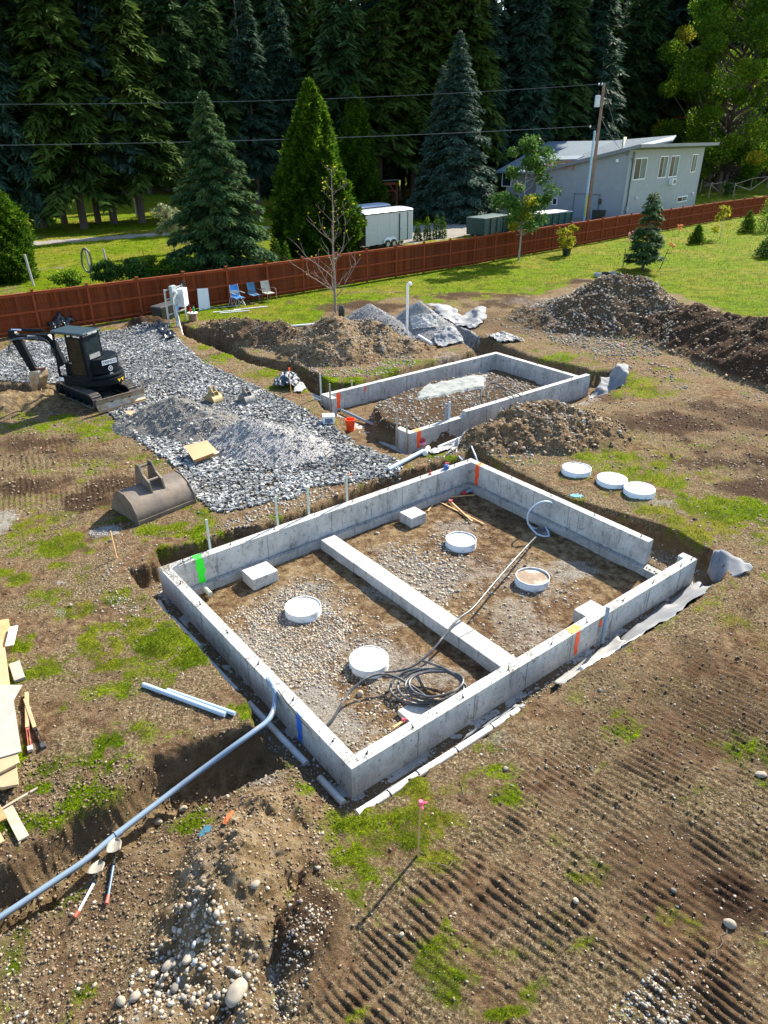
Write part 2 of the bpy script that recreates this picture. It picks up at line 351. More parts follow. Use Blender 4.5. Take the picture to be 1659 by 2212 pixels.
    return z1, dict(g=np.clip(g, 0, 1), f=np.clip(fresh, 0, 1), p=np.clip(np.maximum(pale, path * .7), 0, 1), o=np.clip(och, 0, 1), cut=cut, pad=pad, trk=trk, lawn=lawn, inF=inF, e1=e1, e2=e2, i2=i2, tr=prof)
def zg(x, y): return float(ground(np.array([x]), np.array([y]))[0])

def ground_material():
    m, t, b = nodes('bare_soil'); L = t.links; pos = geopos(t)
    at = attr(t, 'mask'); sep = N(t, 'ShaderNodeSeparateColor'); L.new(at.outputs['Color'], sep.inputs[0])
    g, f, p = sep.outputs[0], sep.outputs[1], sep.outputs[2]; o = at.outputs['Alpha']
    c = N(t, 'ShaderNodeSeparateXYZ'); L.new(pos, c.inputs[0])
    n_big = noise(t, pos, 0.7, 6); n_mid = noise(t, pos, 5.0, 10, 0.72); n_fin = noise(t, pos, 24, 8, 0.75); n_vf = noise(t, pos, 90, 3, 0.7)
    dirt = ramp(t, n_mid, [(0.32, (.050, .030, .018)), (0.46, (.125, .074, .040)), (0.58, (.225, .148, .084)), (.70, (.33, .25, .17))])
    dry = ramp(t, n_fin, [(0.36, (.020, .013, .007)), (0.46, (.095, .070, .036)), (0.53, (.205, .150, .086)), (0.61, (.37, .30, .19)), (0.72, (.56, .50, .38))])
    k = maprange(t, mth(t, 'ADD', n_big, mth(t, 'MULTIPLY', n_fin, 0.6)), 0.71, 0.88)
    k = mth(t, 'MULTIPLY', k, mth(t, 'SUBTRACT', 1.0, mth(t, 'MAXIMUM', attr(t, 'cut').outputs['Fac'], maprange(t, o, .2, .5))))
    base = mix(t, k, dirt, dry)
    dark = ramp(t, n_fin, [(0.3, (.018, .010, .006)), (0.52, (.060, .036, .022)), (0.68, (.115, .076, .050)), (.82, (.20, .15, .11))])
    och = ramp(t, n_mid, [(0.3, (.085, .052, .024)), (0.48, (.205, .142, .075)), (0.62, (.31, .23, .135)), (.8, (.44, .35, .23))])
    pal = ramp(t, n_fin, [(0.34, (.13, .115, .095)), (0.52, (.29, .265, .23)), (0.72, (.50, .48, .44))])
    grs = ramp(t, n_fin, [(0.36, (.018, .034, .002)), (0.5, (.095, .155, .001)), (0.64, (.25, .33, .001))])
    edge = mth(t, 'MULTIPLY', mth(t, 'SUBTRACT', mth(t, 'ADD', mth(t, 'MULTIPLY', n_mid, .5), mth(t, 'MULTIPLY', n_fin, .5)), 0.5), 2.2)
    def sel(v, lo=0.30, hi=0.62): return maprange(t, mth(t, 'ADD', v, edge), lo, hi)
    base = mix(t, sel(o), base, och); base = mix(t, sel(f, 0.3, 0.8), base, dark); base = mix(t, sel(p, 0.3, 0.7), base, pal)
    n_l = noise(t, pos, .22, 5, .7); n_l2 = noise(t, pos, 1.3, 4, .7)
    grs = mix(t, maprange(t, n_l, .44, .62, 0, .7), grs, (.22, .175, .03)); grs = mix(t, maprange(t, n_l2, .46, .62, 0, .65), grs, (.035, .065, .003))
    base = mix(t, sel(g, 0.22, 0.62), base, grs)
    # lawn far off: straw-coloured and deeper green clumps
    # soil layers in the cuts: dark top soil over lighter subsoil
    zz = mth(t, 'ADD', c.outputs[2], mth(t, 'MULTIPLY', mth(t, 'SUBTRACT', n_mid, 0.5), 0.22))
    cut = attr(t, 'cut').outputs['Fac']; lay = ramp(t, maprange(t, zz, -0.62, 0.02), [(0.0, (.30, .23, .14)), (0.35, (.27, .185, .095)), (0.62, (.13, .078, .040)), (0.95, (.065, .038, .02))])
    lay = mix(t, 0.5, lay, mix(t, n_fin, (.015, .009, .005), (.22, .15, .09)))
    base = mix(t, mth(t, 'MULTIPLY', cut, maprange(t, zz, -0.60, -0.50)), base, lay)
    # loose grit
    vor = N(t, 'ShaderNodeTexVoronoi'); vor.inputs['Scale'].default_value = 26; L.new(pos, vor.inputs['Vector'])
    grit = maprange(t, vor.outputs['Distance'], 0.20, 0.12); sepc = N(t, 'ShaderNodeSeparateColor'); L.new(vor.outputs['Color'], sepc.inputs[0])
    grit = mth(t, 'MULTIPLY', grit, mth(t, 'GREATER_THAN', sepc.outputs[0], 0.86)); grit = mth(t, 'MULTIPLY', grit, mth(t, 'SUBTRACT', 1.0, g))
    base = mix(t, mth(t, 'MULTIPLY', grit, 0.8), base, ramp(t, sepc.outputs[1], [(0, (.25, .23, .21)), (1, (.55, .50, .43))]))
    L.new(base, b.inputs['Base Color']); b.inputs['Roughness'].default_value = 0.95; b.inputs['Specular IOR Level'].default_value = 0.04
    h = mth(t, 'ADD', mth(t, 'MULTIPLY', n_mid, 0.6), mth(t, 'ADD', mth(t, 'MULTIPLY', n_fin, 0.35), mth(t, 'MULTIPLY', n_vf, 0.1)))
    h = mth(t, 'ADD', h, mth(t, 'MULTIPLY', grit, 0.10))
    bump(t, b, h, 1.0, 0.20)
    return m
M_SOIL = ground_material()

def put_masks(me, mk):
    a = me.color_attributes.new('mask', 'FLOAT_COLOR', 'POINT')
    a.data.foreach_set('color', np.stack([mk['g'], mk['f'], mk['p'], mk['o']], -1).astype(np.float32).ravel())
    c = me.attributes.new('cut', 'FLOAT', 'POINT'); c.data.foreach_set('value', mk['cut'].astype(np.float32).ravel())

# level sheet with rows packed closer where it is seen closest
ys = []
for yy in np.arange(2320, 340, -2.9): ys.append(P(829.5, yy).y)
yv = np.concatenate([np.linspace(-6, ys[0] - 0.05, 30), np.array(ys), np.geomspace(ys[-1] + 6, 900, 24)])
uv = np.concatenate([-np.geomspace(0.575, 2.6, 16)[::-1], np.linspace(-0.56, 0.56, 600), np.geomspace(0.575, 2.6, 16)])
YY, UU = np.meshgrid(yv, uv, indexing='ij'); XX = UU * (np.maximum(YY, 0.0) * cp + 8.0 * sp + 0.2 + np.maximum(-YY, 0))
gz, gm = ground(XX.ravel(), YY.ravel(), True)
nr, nc = YY.shape; idx = np.arange(nr * nc).reshape(nr, nc)
Fq = np.stack([idx[:-1, :-1], idx[:-1, 1:], idx[1:, 1:], idx[1:, :-1]], -1).reshape(-1, 4)
me = np_mesh('ground', np.stack([XX.ravel(), YY.ravel(), gz], -1), Fq, smooth=True, mats=[M_SOIL]); put_masks(me, gm)
tag(add_obj('ground', me), kind='structure')

# ------------------------------------------------------------------ heaps
def ridge(segs, x, y):
    """segs: [(px,py,h,r), ...] a crest line over points on the ground"""
    q = [(*P(a, b)[:2], h, r) for a, b, h, r in segs]
    if len(q) == 1: q.append(q[0])
    o = np.zeros(x.shape)
    for (ax, ay, ah, ar), (bx, by, bh, br) in zip(q[:-1], q[1:]):
        ex, ey = bx - ax, by - ay; L = ex * ex + ey * ey + 1e-9
        t = np.clip(((x - ax) * ex + (y - ay) * ey) / L, 0, 1)
        d = np.sqrt((x - ax - t * ex) ** 2 + (y - ay - t * ey) ** 2); h = ah + (bh - ah) * t; r = ar + (br - ar) * t
        k = np.clip(1 - d / r, 0, 1); pr = 0.75 * k + 0.25 * k * k * (3 - 2 * k)
        o = np.maximum(o, h * pr * sst(0, 0.22, k))
    return o
HEAPS = {
 'cone': [(722,757,1.45,2.7),(765,742,1.0,2.3),(800,748,1.15,2.2),(880,755,.40,1.5)],
 'clod': [(470,712,.45,1.2),(520,726,.95,1.7),(600,735,.85,1.6),(660,752,.6,1.3)],
 'gr1': [(800,712,1.2,2.1),(855,722,.65,1.8)],
 'gr2': [(905,714,1.35,2.0),(950,724,.7,1.8)],
 'rubble': [(1205,690,.7,3.0),(1240,692,1.3,3.2),(1300,694,2.1,3.5),(1375,694,2.05,3.3),(1430,712,1.3,2.8)],
 'black': [(1440,716,1.2,2.6),(1500,735,1.5,2.9),(1590,762,1.55,3.0),(1700,805,1.7,3.0),(1900,870,1.6,3.0)],
 'mid': [(1050,945,.50,1.5),(1110,932,.80,1.9),(1180,930,.90,2.2),(1260,935,.6,1.7)],
 'near': [(590,1790,.30,.9),(545,1870,.50,1.0),(520,1960,.62,1.05),(460,2080,.45,1.0),(400,2230,.35,1.0)],
 'near2': [(660,1890,.30,.6),(690,1960,.35,.6),(640,2060,.35,.7)],
 'orange': [(-60,885,.5,1.3),(30,880,.55,1.2),(95,868,.4,.9)],
 'grey': [(320,915,.55,1.2),(385,908,.85,1.6),(450,925,.6,1.4)],
 'pale': [(545,952,.75,1.6),(620,968,.5,1.5),(660,975,.15,1.2)],
 'soil': [(300,706,.4,.9),(340,700,.45,.8)],
}
def heap_z(name, x, y):
    h = ridge(HEAPS[name], x, y); rough = {'gr1': .02, 'gr2': .02, 'grey': .07, 'pale': .035}.get(name, .16)
    n = fbm(x * 1.6, y * 1.6, 5, 90 + len(name)) ; n2 = fbm(x * 6, y * 6, 3, 95)
    on = sst(0.0, 0.25, h)
    return h + on * (rough * n * 1.6 + rough * 0.45 * n2)
def heap(name, objname, label, cat, mat, mk, step_px=2.8):
    q = [(*P(a, b)[:2], r) for a, b, h, r in HEAPS[name]]
    x0 = min(a - r for a, b, r in q) - .3; x1 = max(a + r for a, b, r in q) + .3; y0 = min(b - r for a, b, r in q) - .3; y1 = max(b + r for a, b, r in q) + .3
    step = step_px * (math.hypot((x0 + x1) / 2, (y0 + y1) / 2, 8)) / FPX
    xs = np.arange(x0, x1, step); yv = np.arange(y0, y1, step * 1.2); Y, X = np.meshgrid(yv, xs, indexing='ij')
    h = heap_z(name, X.ravel(), Y.ravel()); g0, gm = ground(X.ravel(), Y.ravel(), True); Z = g0 + h - 0.015
    nr, nc = X.shape; idx = np.arange(nr * nc).reshape(nr, nc)
    Fq = np.stack([idx[:-1, :-1], idx[:-1, 1:], idx[1:, 1:], idx[1:, :-1]], -1).reshape(-1, 4)
    Fq = Fq[(h[Fq].max(1) > 0.0)]
    used, inv = np.unique(Fq, return_inverse=True); V = np.stack([X.ravel(), Y.ravel(), Z], -1)[used]
    org = V.mean(0); org[2] = V[:, 2].min()
    me = np_mesh(objname, V - org, inv.reshape(-1, 4), smooth=True, mats=[mat]); one = np.ones(len(used)); n = fbm(V[:, 0] * 1.5, V[:, 1] * 1.5, 3, 7)
    w = np.clip(h[used] / 0.25, 0, 1)
    put_masks(me, dict(g=np.clip(gm['g'][used] * (1 - w), 0, 1), f=np.clip(mk[1] * w + gm['f'][used] * (1 - w) + .25 * n * w, 0, 1), p=np.clip(mk[2] * w + gm['p'][used] * (1 - w) + .2 * n * w, 0, 1), o=np.clip(mk[3] * w + gm['o'][used] * (1 - w), 0, 1), cut=one * 0))
    return tag(add_obj(objname, me, loc=org), label, cat)
def gravel_material(name, lo, hi, scale, bmp=0.8, tint=None):
    m, t, b = nodes(name); pos = geopos(t)
    v = N(t, 'ShaderNodeTexVoronoi'); v.inputs['Scale'].default_value = scale; t.links.new(pos, v.inputs['Vector'])
    s = N(t, 'ShaderNodeSeparateColor'); t.links.new(v.outputs['Color'], s.inputs[0])
    c = ramp(t, s.outputs[0], [(0, lo), (1, hi)]); n = noise(t, pos, 2.5, 5)
    c = mix(t, maprange(t, n, .35, .7, 0, .5), c, tint or lo)
    c = mix(t, maprange(t, v.outputs['Distance'], .3, .75), c, tuple(x * .35 for x in lo))
    t.links.new(c, b.inputs['Base Color']); b.inputs['Roughness'].default_value = .9; b.inputs['Specular IOR Level'].default_value = .25
    h = mth(t, 'SUBTRACT', 1.0, v.outputs['Distance']); bump(t, b, h, bmp, 1.2 / scale)
    return m
M_GR = gravel_material('fine_gravel', (.20, .20, .20), (.52, .52, .53), 42)
M_GRB = gravel_material('grey_sand_gravel', (.15, .14, .125), (.36, .34, .31), 48, tint=(.17, .15, .12))
M_GRL = gravel_material('washed_gravel', (.28, .27, .27), (.62, .61, .60), 42, tint=(.40, .38, .37))
heap('cone', 'dirt_mound', 'tall brown cone of stony excavated dirt beside the bare young tree', 'dirt mound', M_SOIL, (0, .12, .25, .5))
heap('clod', 'dirt_mound', 'long dark ridge of dug soil along the narrow utility trench', 'dirt mound', M_SOIL, (0, .5, 0, .25))
heap('gr1', 'gravel_pile', 'blue-grey gravel pile left of the tall white vent pipe', 'gravel pile', M_GR, (0, 0, 0, 0))
heap('gr2', 'gravel_pile', 'blue-grey gravel pile partly wrapped in grey filter fabric behind the white vent pipe', 'gravel pile', M_GR, (0, 0, 0, 0))
heap('rubble', 'rubble_mound', 'large mound of cobbles and dark soil on the right', 'dirt mound', M_SOIL, (0, .55, .1, .15))
heap('black', 'dirt_mound', 'long dark brown topsoil bank running off the right edge', 'dirt mound', M_SOIL, (0, .78, 0, .1))
heap('mid', 'dirt_mound', 'lumpy brown dirt mound between the two foundations', 'dirt mound', M_SOIL, (0, .35, .05, .5))
heap('near', 'dirt_mound', 'yellowish stony dirt mound in the near left foreground', 'dirt mound', M_SOIL, (0, .0, .25, .9))
heap('near2', 'dirt_mound', 'small dark crumbly spoil heap on the right flank of the foreground mound', 'dirt mound', M_SOIL, (0, .7, 0, .3))
heap('orange', 'dirt_mound', 'orange-brown spoil heap beside the excavator track', 'dirt mound', M_SOIL, (0, .1, 0, 1))
heap('grey', 'gravel_pile', 'dull grey sandy gravel pile behind the cardboard sheet', 'gravel pile', M_GRB, (0, 0, 0, 0))
heap('pale', 'gravel_pile', 'low pale gravel pile spread over the crushed rock', 'gravel pile', M_GRL, (0, 0, 0, 0))
heap('soil', 'dirt_mound', 'small dark soil heap at the far edge of the rock pad', 'dirt mound', M_SOIL, (0, .9, 0, .1))
def surf(x, y, names=None):
    z = ground(x, y)
    for k in (names or HEAPS):
        q = [(*P(a, b)[:2], r) for a, b, h, r in HEAPS[k]]
        m = (x > min(a - r for a, b, r in q)) & (x < max(a + r for a, b, r in q)) & (y > min(b - r for a, b, r in q)) & (y < max(b + r for a, b, r in q))
        if m.any(): z[m] = np.maximum(z[m], ground(x[m], y[m]) + heap_z(k, x[m], y[m]) - .015)
    return z
def zs(x, y): return float(surf(np.array([float(x)]), np.array([float(y)]))[0])
def PS(px, py, dz=0.0):
    """point on the real surface seen at a sighted position"""
    z = 0.0
    for i in range(6):
        p = P(px, py, z); z = 0.6 * zs(p.x, p.y) + 0.4 * z
    p = P(px, py, z); return Vector((p.x, p.y, zs(p.x, p.y) + dz))
# ================================================================== loose stones and grass
def proto_ico(sub=1, jit=.12, n=6, seed=1, crush=False):
    out = []
    rg = np.random.default_rng(seed)
    for k in range(n):
        if crush:   # angular broken rock: a warped box
            V = np.array([[-1,-1,-1],[1,-1,-1],[1,1,-1],[-1,1,-1],[-1,-1,1],[1,-1,1],[1,1,1],[-1,1,1]], float) * .62
            V += rg.normal(0, .22, V.shape); Fc = np.array([[0,2,1],[0,3,2],[4,5,6],[4,6,7],[0,1,5],[0,5,4],[1,2,6],[1,6,5],[2,3,7],[2,7,6],[3,0,4],[3,4,7]])
        else:
            bm = bmesh.new(); bmesh.ops.create_icosphere(bm, subdivisions=sub, radius=1.0)
            V = np.array([v.co[:] for v in bm.verts]); Fc = np.array([[v.index for v in f.verts] for f in bm.faces]); bm.free()
            V *= (1 + rg.normal(0, jit, (len(V), 1)))
        out.append((V, Fc))
    return out
PEB = proto_ico(1, .10, 6, 3); CRU = proto_ico(1, 0, 8, 4, True); BOU = proto_ico(3, .0, 4, 5)
def rotz(q):
    c, s = np.cos(q), np.sin(q); z = np.zeros_like(c); o = np.ones_like(c)
    return np.stack([np.stack([c, -s, z], -1), np.stack([s, c, z], -1), np.stack([z, z, o], -1)], -2)
def rotx(q):
    c, s = np.cos(q), np.sin(q); z = np.zeros_like(c); o = np.ones_like(c)
    return np.stack([np.stack([o, z, z], -1), np.stack([z, c, -s], -1), np.stack([z, s, c], -1)], -2)
def stone_mat(name, stops, rough=.85):
    m, t, b = nodes(name); a = attr(t, 'tint'); sp_ = N(t, 'ShaderNodeSeparateColor'); t.links.new(a.outputs['Color'], sp_.inputs[0])
    c = ramp(t, sp_.outputs[0], stops); n = noise(t, geopos(t), 35, 4)
    c = mix(t, maprange(t, n, .3, .75, 0, .45), c, (.20, .17, .13)); v = N(t, 'ShaderNodeHueSaturation'); t.links.new(c, v.inputs['Color'])
    t.links.new(maprange(t, sp_.outputs[1], 0, 1, .75, 1.2), v.inputs['Value'])
    t.links.new(v.outputs[0], b.inputs['Base Color']); b.inputs['Roughness'].default_value = rough; b.inputs['Specular IOR Level'].default_value = .3
    return m
M_COB = stone_mat('river_cobble', [(0, (.13, .125, .12)), (.3, (.24, .215, .18)), (.6, (.35, .305, .24)), (.85, (.47, .41, .32)), (.93, (.40, .26, .15)), (1, (.27, .29, .31))])
M_CRU = stone_mat('crushed_rock', [(0, (.06, .072, .08)), (.4, (.145, .16, .17)), (.75, (.27, .285, .295)), (1, (.50, .51, .50))])
M_DRN = stone_mat('drain_rock', [(0, (.12, .12, .12)), (.5, (.25, .25, .25)), (1, (.45, .44, .42))])
def scatter(name, x, y, size, protos, mat, flat=(.55, .9), sink=.35, smooth=True, zf=None, parent=None):
    n = len(x); z = zf(x, y) if zf else surf(x, y)
    vs, fs, ts = [], [], []; base = 0; which = rng.integers(0, len(protos), n); tint = rng.random((n, 2)); tint[:, 0] = np.clip(tint[:, 0] + .35 * fbm(x * .9, y * .9, 3, 33), 0, 1); tint[:, 1] = np.clip(tint[:, 1] + .6 * fbm(x * .5, y * .5, 3, 34), 0, 1)
    for k, (V, Fc) in enumerate(protos):
        i = np.where(which == k)[0]
        if not len(i): continue
        m = len(i); sc = np.stack([size[i] * rng.uniform(.8, 1.35, m), size[i] * rng.uniform(.7, 1.05, m), size[i] * rng.uniform(flat[0], flat[1], m)], -1) / 2
        M = rotz(rng.uniform(0, 6.28, m)) @ rotx(rng.normal(0, .35, m)) @ rotz(rng.uniform(0, 6.28, m))
        W = np.einsum('nij,nvj->nvi', M, V[None] * sc[:, None, :]); W += np.stack([x[i], y[i], z[i] + size[i] * (.5 - sink) * .8], -1)[:, None, :]
        vs.append(W.reshape(-1, 3)); nv = len(V)
        fs.append((Fc[None] + (np.arange(m) * nv)[:, None, None] + base).reshape(-1, 3)); base += m * nv
        ts.append(np.repeat(np.concatenate([tint[i], np.ones((m, 2))], 1), nv, 0))
    V = np.concatenate(vs); org = np.array([V[:, 0].mean(), V[:, 1].mean(), V[:, 2].min()]) if parent is None else np.array(world_of(parent))
    me = np_mesh(name, V - org, np.concatenate(fs), smooth=smooth, mats=[mat])
    a = me.color_attributes.new('tint', 'FLOAT_COLOR', 'POINT'); a.data.foreach_set('color', np.concatenate(ts).astype(np.float32).ravel())
    return add_obj(name, me, parent, None if parent else org)
def inpoly(px_poly, n, seed=0, clump=0.0):
    q = PA(px_poly) if not isinstance(px_poly, np.ndarray) else px_poly; X = []; Y = []; got = 0
    while got < n:
        x = rng.uniform(q[:, 0].min(), q[:, 0].max(), 4 * n); y = rng.uniform(q[:, 1].min(), q[:, 1].max(), 4 * n)
        k = sdf(q, x, y) < 0
        if clump: k &= (fbm(x * 1.1, y * 1.1, 3, 5 + seed) * .9 + rng.uniform(-.5, .5, x.shape)) > clump - .3
        X.append(x[k]); Y.append(y[k]); got += k.sum()
    return np.concatenate(X)[:n], np.concatenate(Y)[:n]
def sizes(n, a, b, p=2.2): return a + (b - a) * rng.random(n) ** p
# crushed rock pad
x, y = inpoly(PAD, 46000); k = (x > -16) & (sdf(PAD, x, y) + .2 * fbm(x * 2.2, y * 2.2, 4, 5) < .05)
hh = np.maximum(heap_z('grey', x, y), heap_z('pale', x, y)); k &= (hh < .04) | ((rng.random(len(x)) < .04))
x, y = x[k], y[k]; d = sdf(PAD, x, y)
tag(scatter('crushed_rock', x, y, sizes(len(x), .05, .125, 1.2), CRU, M_CRU, (.5, .8), .1, False), 'blue-grey crushed rock spread as a pad from the excavator to the foundations', 'crushed rock', kind='stuff')
x, y = inpoly([(200,720),(400,740),(700,900),(900,1000),(870,1050),(550,1130),(440,1125),(380,1040),(220,900)], 1500); k = (sdf(PAD, x, y) > 0); x, y = x[k], y[k]; k = rng.random(len(x)) < np.exp(-sdf(PAD, x, y) * 2.5); x, y = x[k], y[k]
tag(scatter('crushed_rock', x, y, sizes(len(x), .04, .10), CRU, M_CRU, (.5, .8), .2, False), 'stray crushed rocks scattered off the edge of the pad', 'crushed rock', kind='stuff')
# finer piles: grains standing proud of the surface
for nm, nn, lab in (('grey', 3500, 'coarse grains lying on the dull grey gravel pile'), ('pale', 4500, 'coarse grains lying on the low pale gravel pile'), ('gr1', 2500, 'grains on the gravel pile left of the white vent pipe'), ('gr2', 2500, 'grains on the gravel pile behind the white vent pipe')):
    q = [(*P(a, b)[:2], r) for a, b, h, r in HEAPS[nm]]; x = rng.uniform(min(a - r for a, b, r in q), max(a + r for a, b, r in q), nn); y = rng.uniform(min(b - r for a, b, r in q), max(b + r for a, b, r in q), nn)
    k = heap_z(nm, x, y) > .02; x, y = x[k], y[k]
    tag(scatter('gravel', x, y, sizes(len(x), .02, .05), CRU, M_CRU if nm != 'grey' else M_DRN, (.6, .9), .2, False), lab, 'gravel', kind='stuff')
# cobbles
def cob(poly, n, a, b, label, clump=0.0, p=2.4, mat=None, sink=.35, seed=0, test=None, protos=None):
    x, y = inpoly(poly, n, seed, clump); a, b, sink = a * .8, b * .64, sink + .08
    if test is not None: k = test(x, y); x, y = x[k], y[k]
    return tag(scatter('cobbles', x, y, sizes(len(x), a, b, p), protos or PEB, mat or M_COB, (.5, .85), sink, True), label, 'cobbles', kind='stuff')
cob([(440,1285),(640,1190),(690,1180),(860,1300),(800,1390),(900,1440),(1040,1450),(800,1620),(640,1500),(540,1400)], 5200, .02, .11, 'cream and tan pebbles strewn over the left bay of the large foundation', .25, 3)
cob([(520,1270),(640,1200),(760,1290),(700,1400),(620,1420),(560,1370)], 4200, .02, .10, 'dense bed of pale pebbles around the pier nearest the green paint stripe', .1, 2.5, seed=3)
cob([(740,1160),(900,1090),(1010,1065),(1130,1120),(1350,1260),(1300,1330),(1120,1430),(980,1310),(830,1200)], 2200, .02, .13, 'pebbles scattered on the bare soil of the right bay', .2, 3.2)
cob([(760,1175),(900,1110),(990,1090),(1010,1170),(960,1260),(900,1250)], 1300, .025, .15, 'loose pebbles between the centre beam and the right bay piers', .2, 2.6, seed=8)
cob([(610,810),(640,760),(720,700),(880,740),(900,790),(800,815),(700,815)], 2600, .04, .17, 'cobbles rolling down the brown cone of dug dirt', .15, 2.4, sink=.3)
cob([(450,735),(520,700),(650,730),(640,765),(560,760)], 500, .04, .15, 'cobbles at the foot of the dark trench ridge', .3, 2.6)
cob([(1130,665),(1180,650),(1300,640),(1440,655),(1450,740),(1420,775),(1300,765),(1190,735)], 4600, .05, .24, 'river cobbles covering the large mound on the right', .08, 2.4, sink=.25)
cob([(1040,690),(1180,670),(1250,740),(1440,790),(1500,850),(1350,800),(1180,740)], 900, .04, .20, 'cobbles trailing from the large mound across the bare soil', .15, 2.5, sink=.25)
cob([(1450,720),(1560,710),(1659,760),(1659,880),(1550,830),(1450,790)], 500, .04, .2, 'a few stones on the long dark topsoil bank', .3, 3.4)
cob([(1000,930),(1100,880),(1250,890),(1300,930),(1200,1010),(1060,1000)], 900, .04, .2, 'stones sticking out of the mound between the foundations', .25, 3.4)
cob(ISL2, 2400, .04, .2, 'cobbly rubble left standing inside the small foundation', .1, 2.6)
cob([(370,2030),(420,1960),(500,1990),(500,2090),(570,2160),(560,2230),(260,2230),(250,2150)], 450, .03, .13, 'grey and cream cobbles spilled down the near left mound', .1, 2.6, sink=.25)
cob([(-40,1830),(250,1760),(560,1640),(700,1800),(760,1920),(660,2000),(640,2230),(-100,2230),(-100,1900)], 700, .012, .10, 'small stones in the yellowish soil of the near left', .25, 3)
cob([(580,2120),(680,1990),(720,2000),(640,2180),(600,2230)], 300, .02, .07, 'white pebbles trickling down the right flank of the near mound', .1, 2)
cob([(1320,2180),(1450,2060),(1560,2090),(1480,2230),(1300,2230)], 450, .015, .08, 'patch of pale pebbles in the bottom right mud', .15, 2.4)
cob([(0,860),(330,930),(560,1120),(300,1290),(540,1560),(300,1640),(0,1700)], 900, .015, .07, 'small stones in the worn turf left of the large foundation', .3, 3)
cob([(800,1790),(1300,1450),(1659,1230),(1659,2212),(800,2212)], 900, .015, .075, 'small stones in the tracked mud on the right', .25, 3.2)
cob([(1060,1000),(1280,870),(1659,850),(1659,1300),(1500,1180),(1200,1060)], 900, .02, .12, 'small stones on the rough ground right of the foundations', .25, 3)
cob([(640,1060),(870,1020),(1000,960),(1010,975),(900,1010),(640,1100),(480,1170),(440,1150)], 700, .03, .14, 'cobbles along the soil strip behind the large foundation', .15, 2.4)
cob([(1180,660),(600,700),(620,760),(900,770),(1000,740)], 500, .03, .12, 'stones on the soil around the gravel piles', .2, 3)
cob([(240,1160),(400,1140),(330,1190),(250,1320),(330,1420),(200,1320)], 160, .03, .10, 'stones by the notch of the excavation', .2, 2)
# drain rock in the ditch round the foundations
def ditch(x, y): g, m = ground(x, y, True); s, t = st(x, y); return (m['e1'] > .8) & ~m['inF'] & ((s < -.02) | (s > W1 + .02) | (t < -.02) | (t > D1 + .02))
x, y = inpoly(EXC1, 26000); k = ditch(x, y); x, y = x[k], y[k]; k = (fbm(x * 1.4, y * 1.4, 3, 66) > -.42) ; x, y = x[k], y[k]
tag(scatter('drain_rock', x, y, sizes(len(x), .02, .045), CRU, M_DRN, (.6, .9), .2, False), 'grey drain rock in the ditch around the large foundation', 'drain rock', kind='stuff')
# soil clods
M_CLOD = stone_mat('soil_clod', [(0, (.06, .038, .022)), (.4, (.15, .102, .060)), (.8, (.25, .18, .11)), (1, (.34, .26, .17))], .95)
def clods(px_poly, n, a, b, label, test):
    x, y = inpoly(px_poly, n); g0, gm = ground(x, y, True); k = test(x, y, gm); x, y = x[k], y[k]
    return tag(scatter('soil_clods', x, y, sizes(len(x), a, b, 2.6), CRU, M_CLOD, (.5, .9), .3, True), label, 'soil clods', kind='stuff')
rd = lambda n: rng.random(n)
clods([(-60,1240),(700,1240),(1000,980),(1700,1180),(1700,2240),(-60,2240)], 16000, .008, .050, 'dark crumbs of churned soil over the near ground', lambda x, y, m: (rd(len(x)) < .15 + .85 * np.clip(m['f'] + m['o'] * .7 + m['trk'] * .4, 0, 1)) & ~m['inF'] & (m['g'] < .5) & (m['e1'] < .2))
clods([(-60,880),(330,880),(700,1000),(1300,840),(1700,880),(1700,1180),(1000,980),(300,1240),(-60,1240)], 9000, .015, .09, 'dark crumbs of churned soil over the middle ground', lambda x, y, m: (rd(len(x)) < .12 + .88 * np.clip(m['f'], 0, 1)) & (m['g'] < .5) & (m['pad'] < .3) & (m['cut'] < .5))
for nm, pol, n_, a_, b_ in (('edges of the excavations', [(-60,690),(1700,690),(1700,2240),(-60,2240)], 60000, .012, .07),):
    clods(pol, n_, a_, b_, 'crumbled soil along the ' + nm, lambda x, y, m: (((m['cut'] > .03) & (m['cut'] < .97)) | ((m['tr'] > .5) & (rd(len(x)) < .25))) & ~m['inF'])
clods([(-60,1640),(700,1640),(760,1900),(660,2240),(-60,2240)], 9000, .008, .05, 'brown clods covering the near left spoil', lambda x, y, m: (x > -99))
for hn, n_ in (('mid', 1500), ('cone', 800), ('clod', 1000), ('black', 3000), ('rubble', 1200)):
    q = [(*P(a, b)[:2], r) for a, b, h, r in HEAPS[hn]]; x = rng.uniform(min(a - r for a, b, r in q), max(a + r for a, b, r in q), n_ * 2); y = rng.uniform(min(b - r for a, b, r in q), max(b + r for a, b, r in q), n_ * 2); k = heap_z(hn, x, y) > .05; x, y = x[k][:n_], y[k][:n_]
    tag(scatter('soil_clods', x, y, sizes(len(x), .03, .14, 2.8), CRU, M_CLOD, (.5, .9), .3, True), {'mid': 'clods on the mound between the foundations', 'cone': 'clods on the brown cone of dirt', 'clod': 'clods on the ridge along the utility trench', 'black': 'clods on the long dark topsoil bank', 'rubble': 'clods among the cobbles of the large mound'}[hn], 'soil clods', kind='stuff')
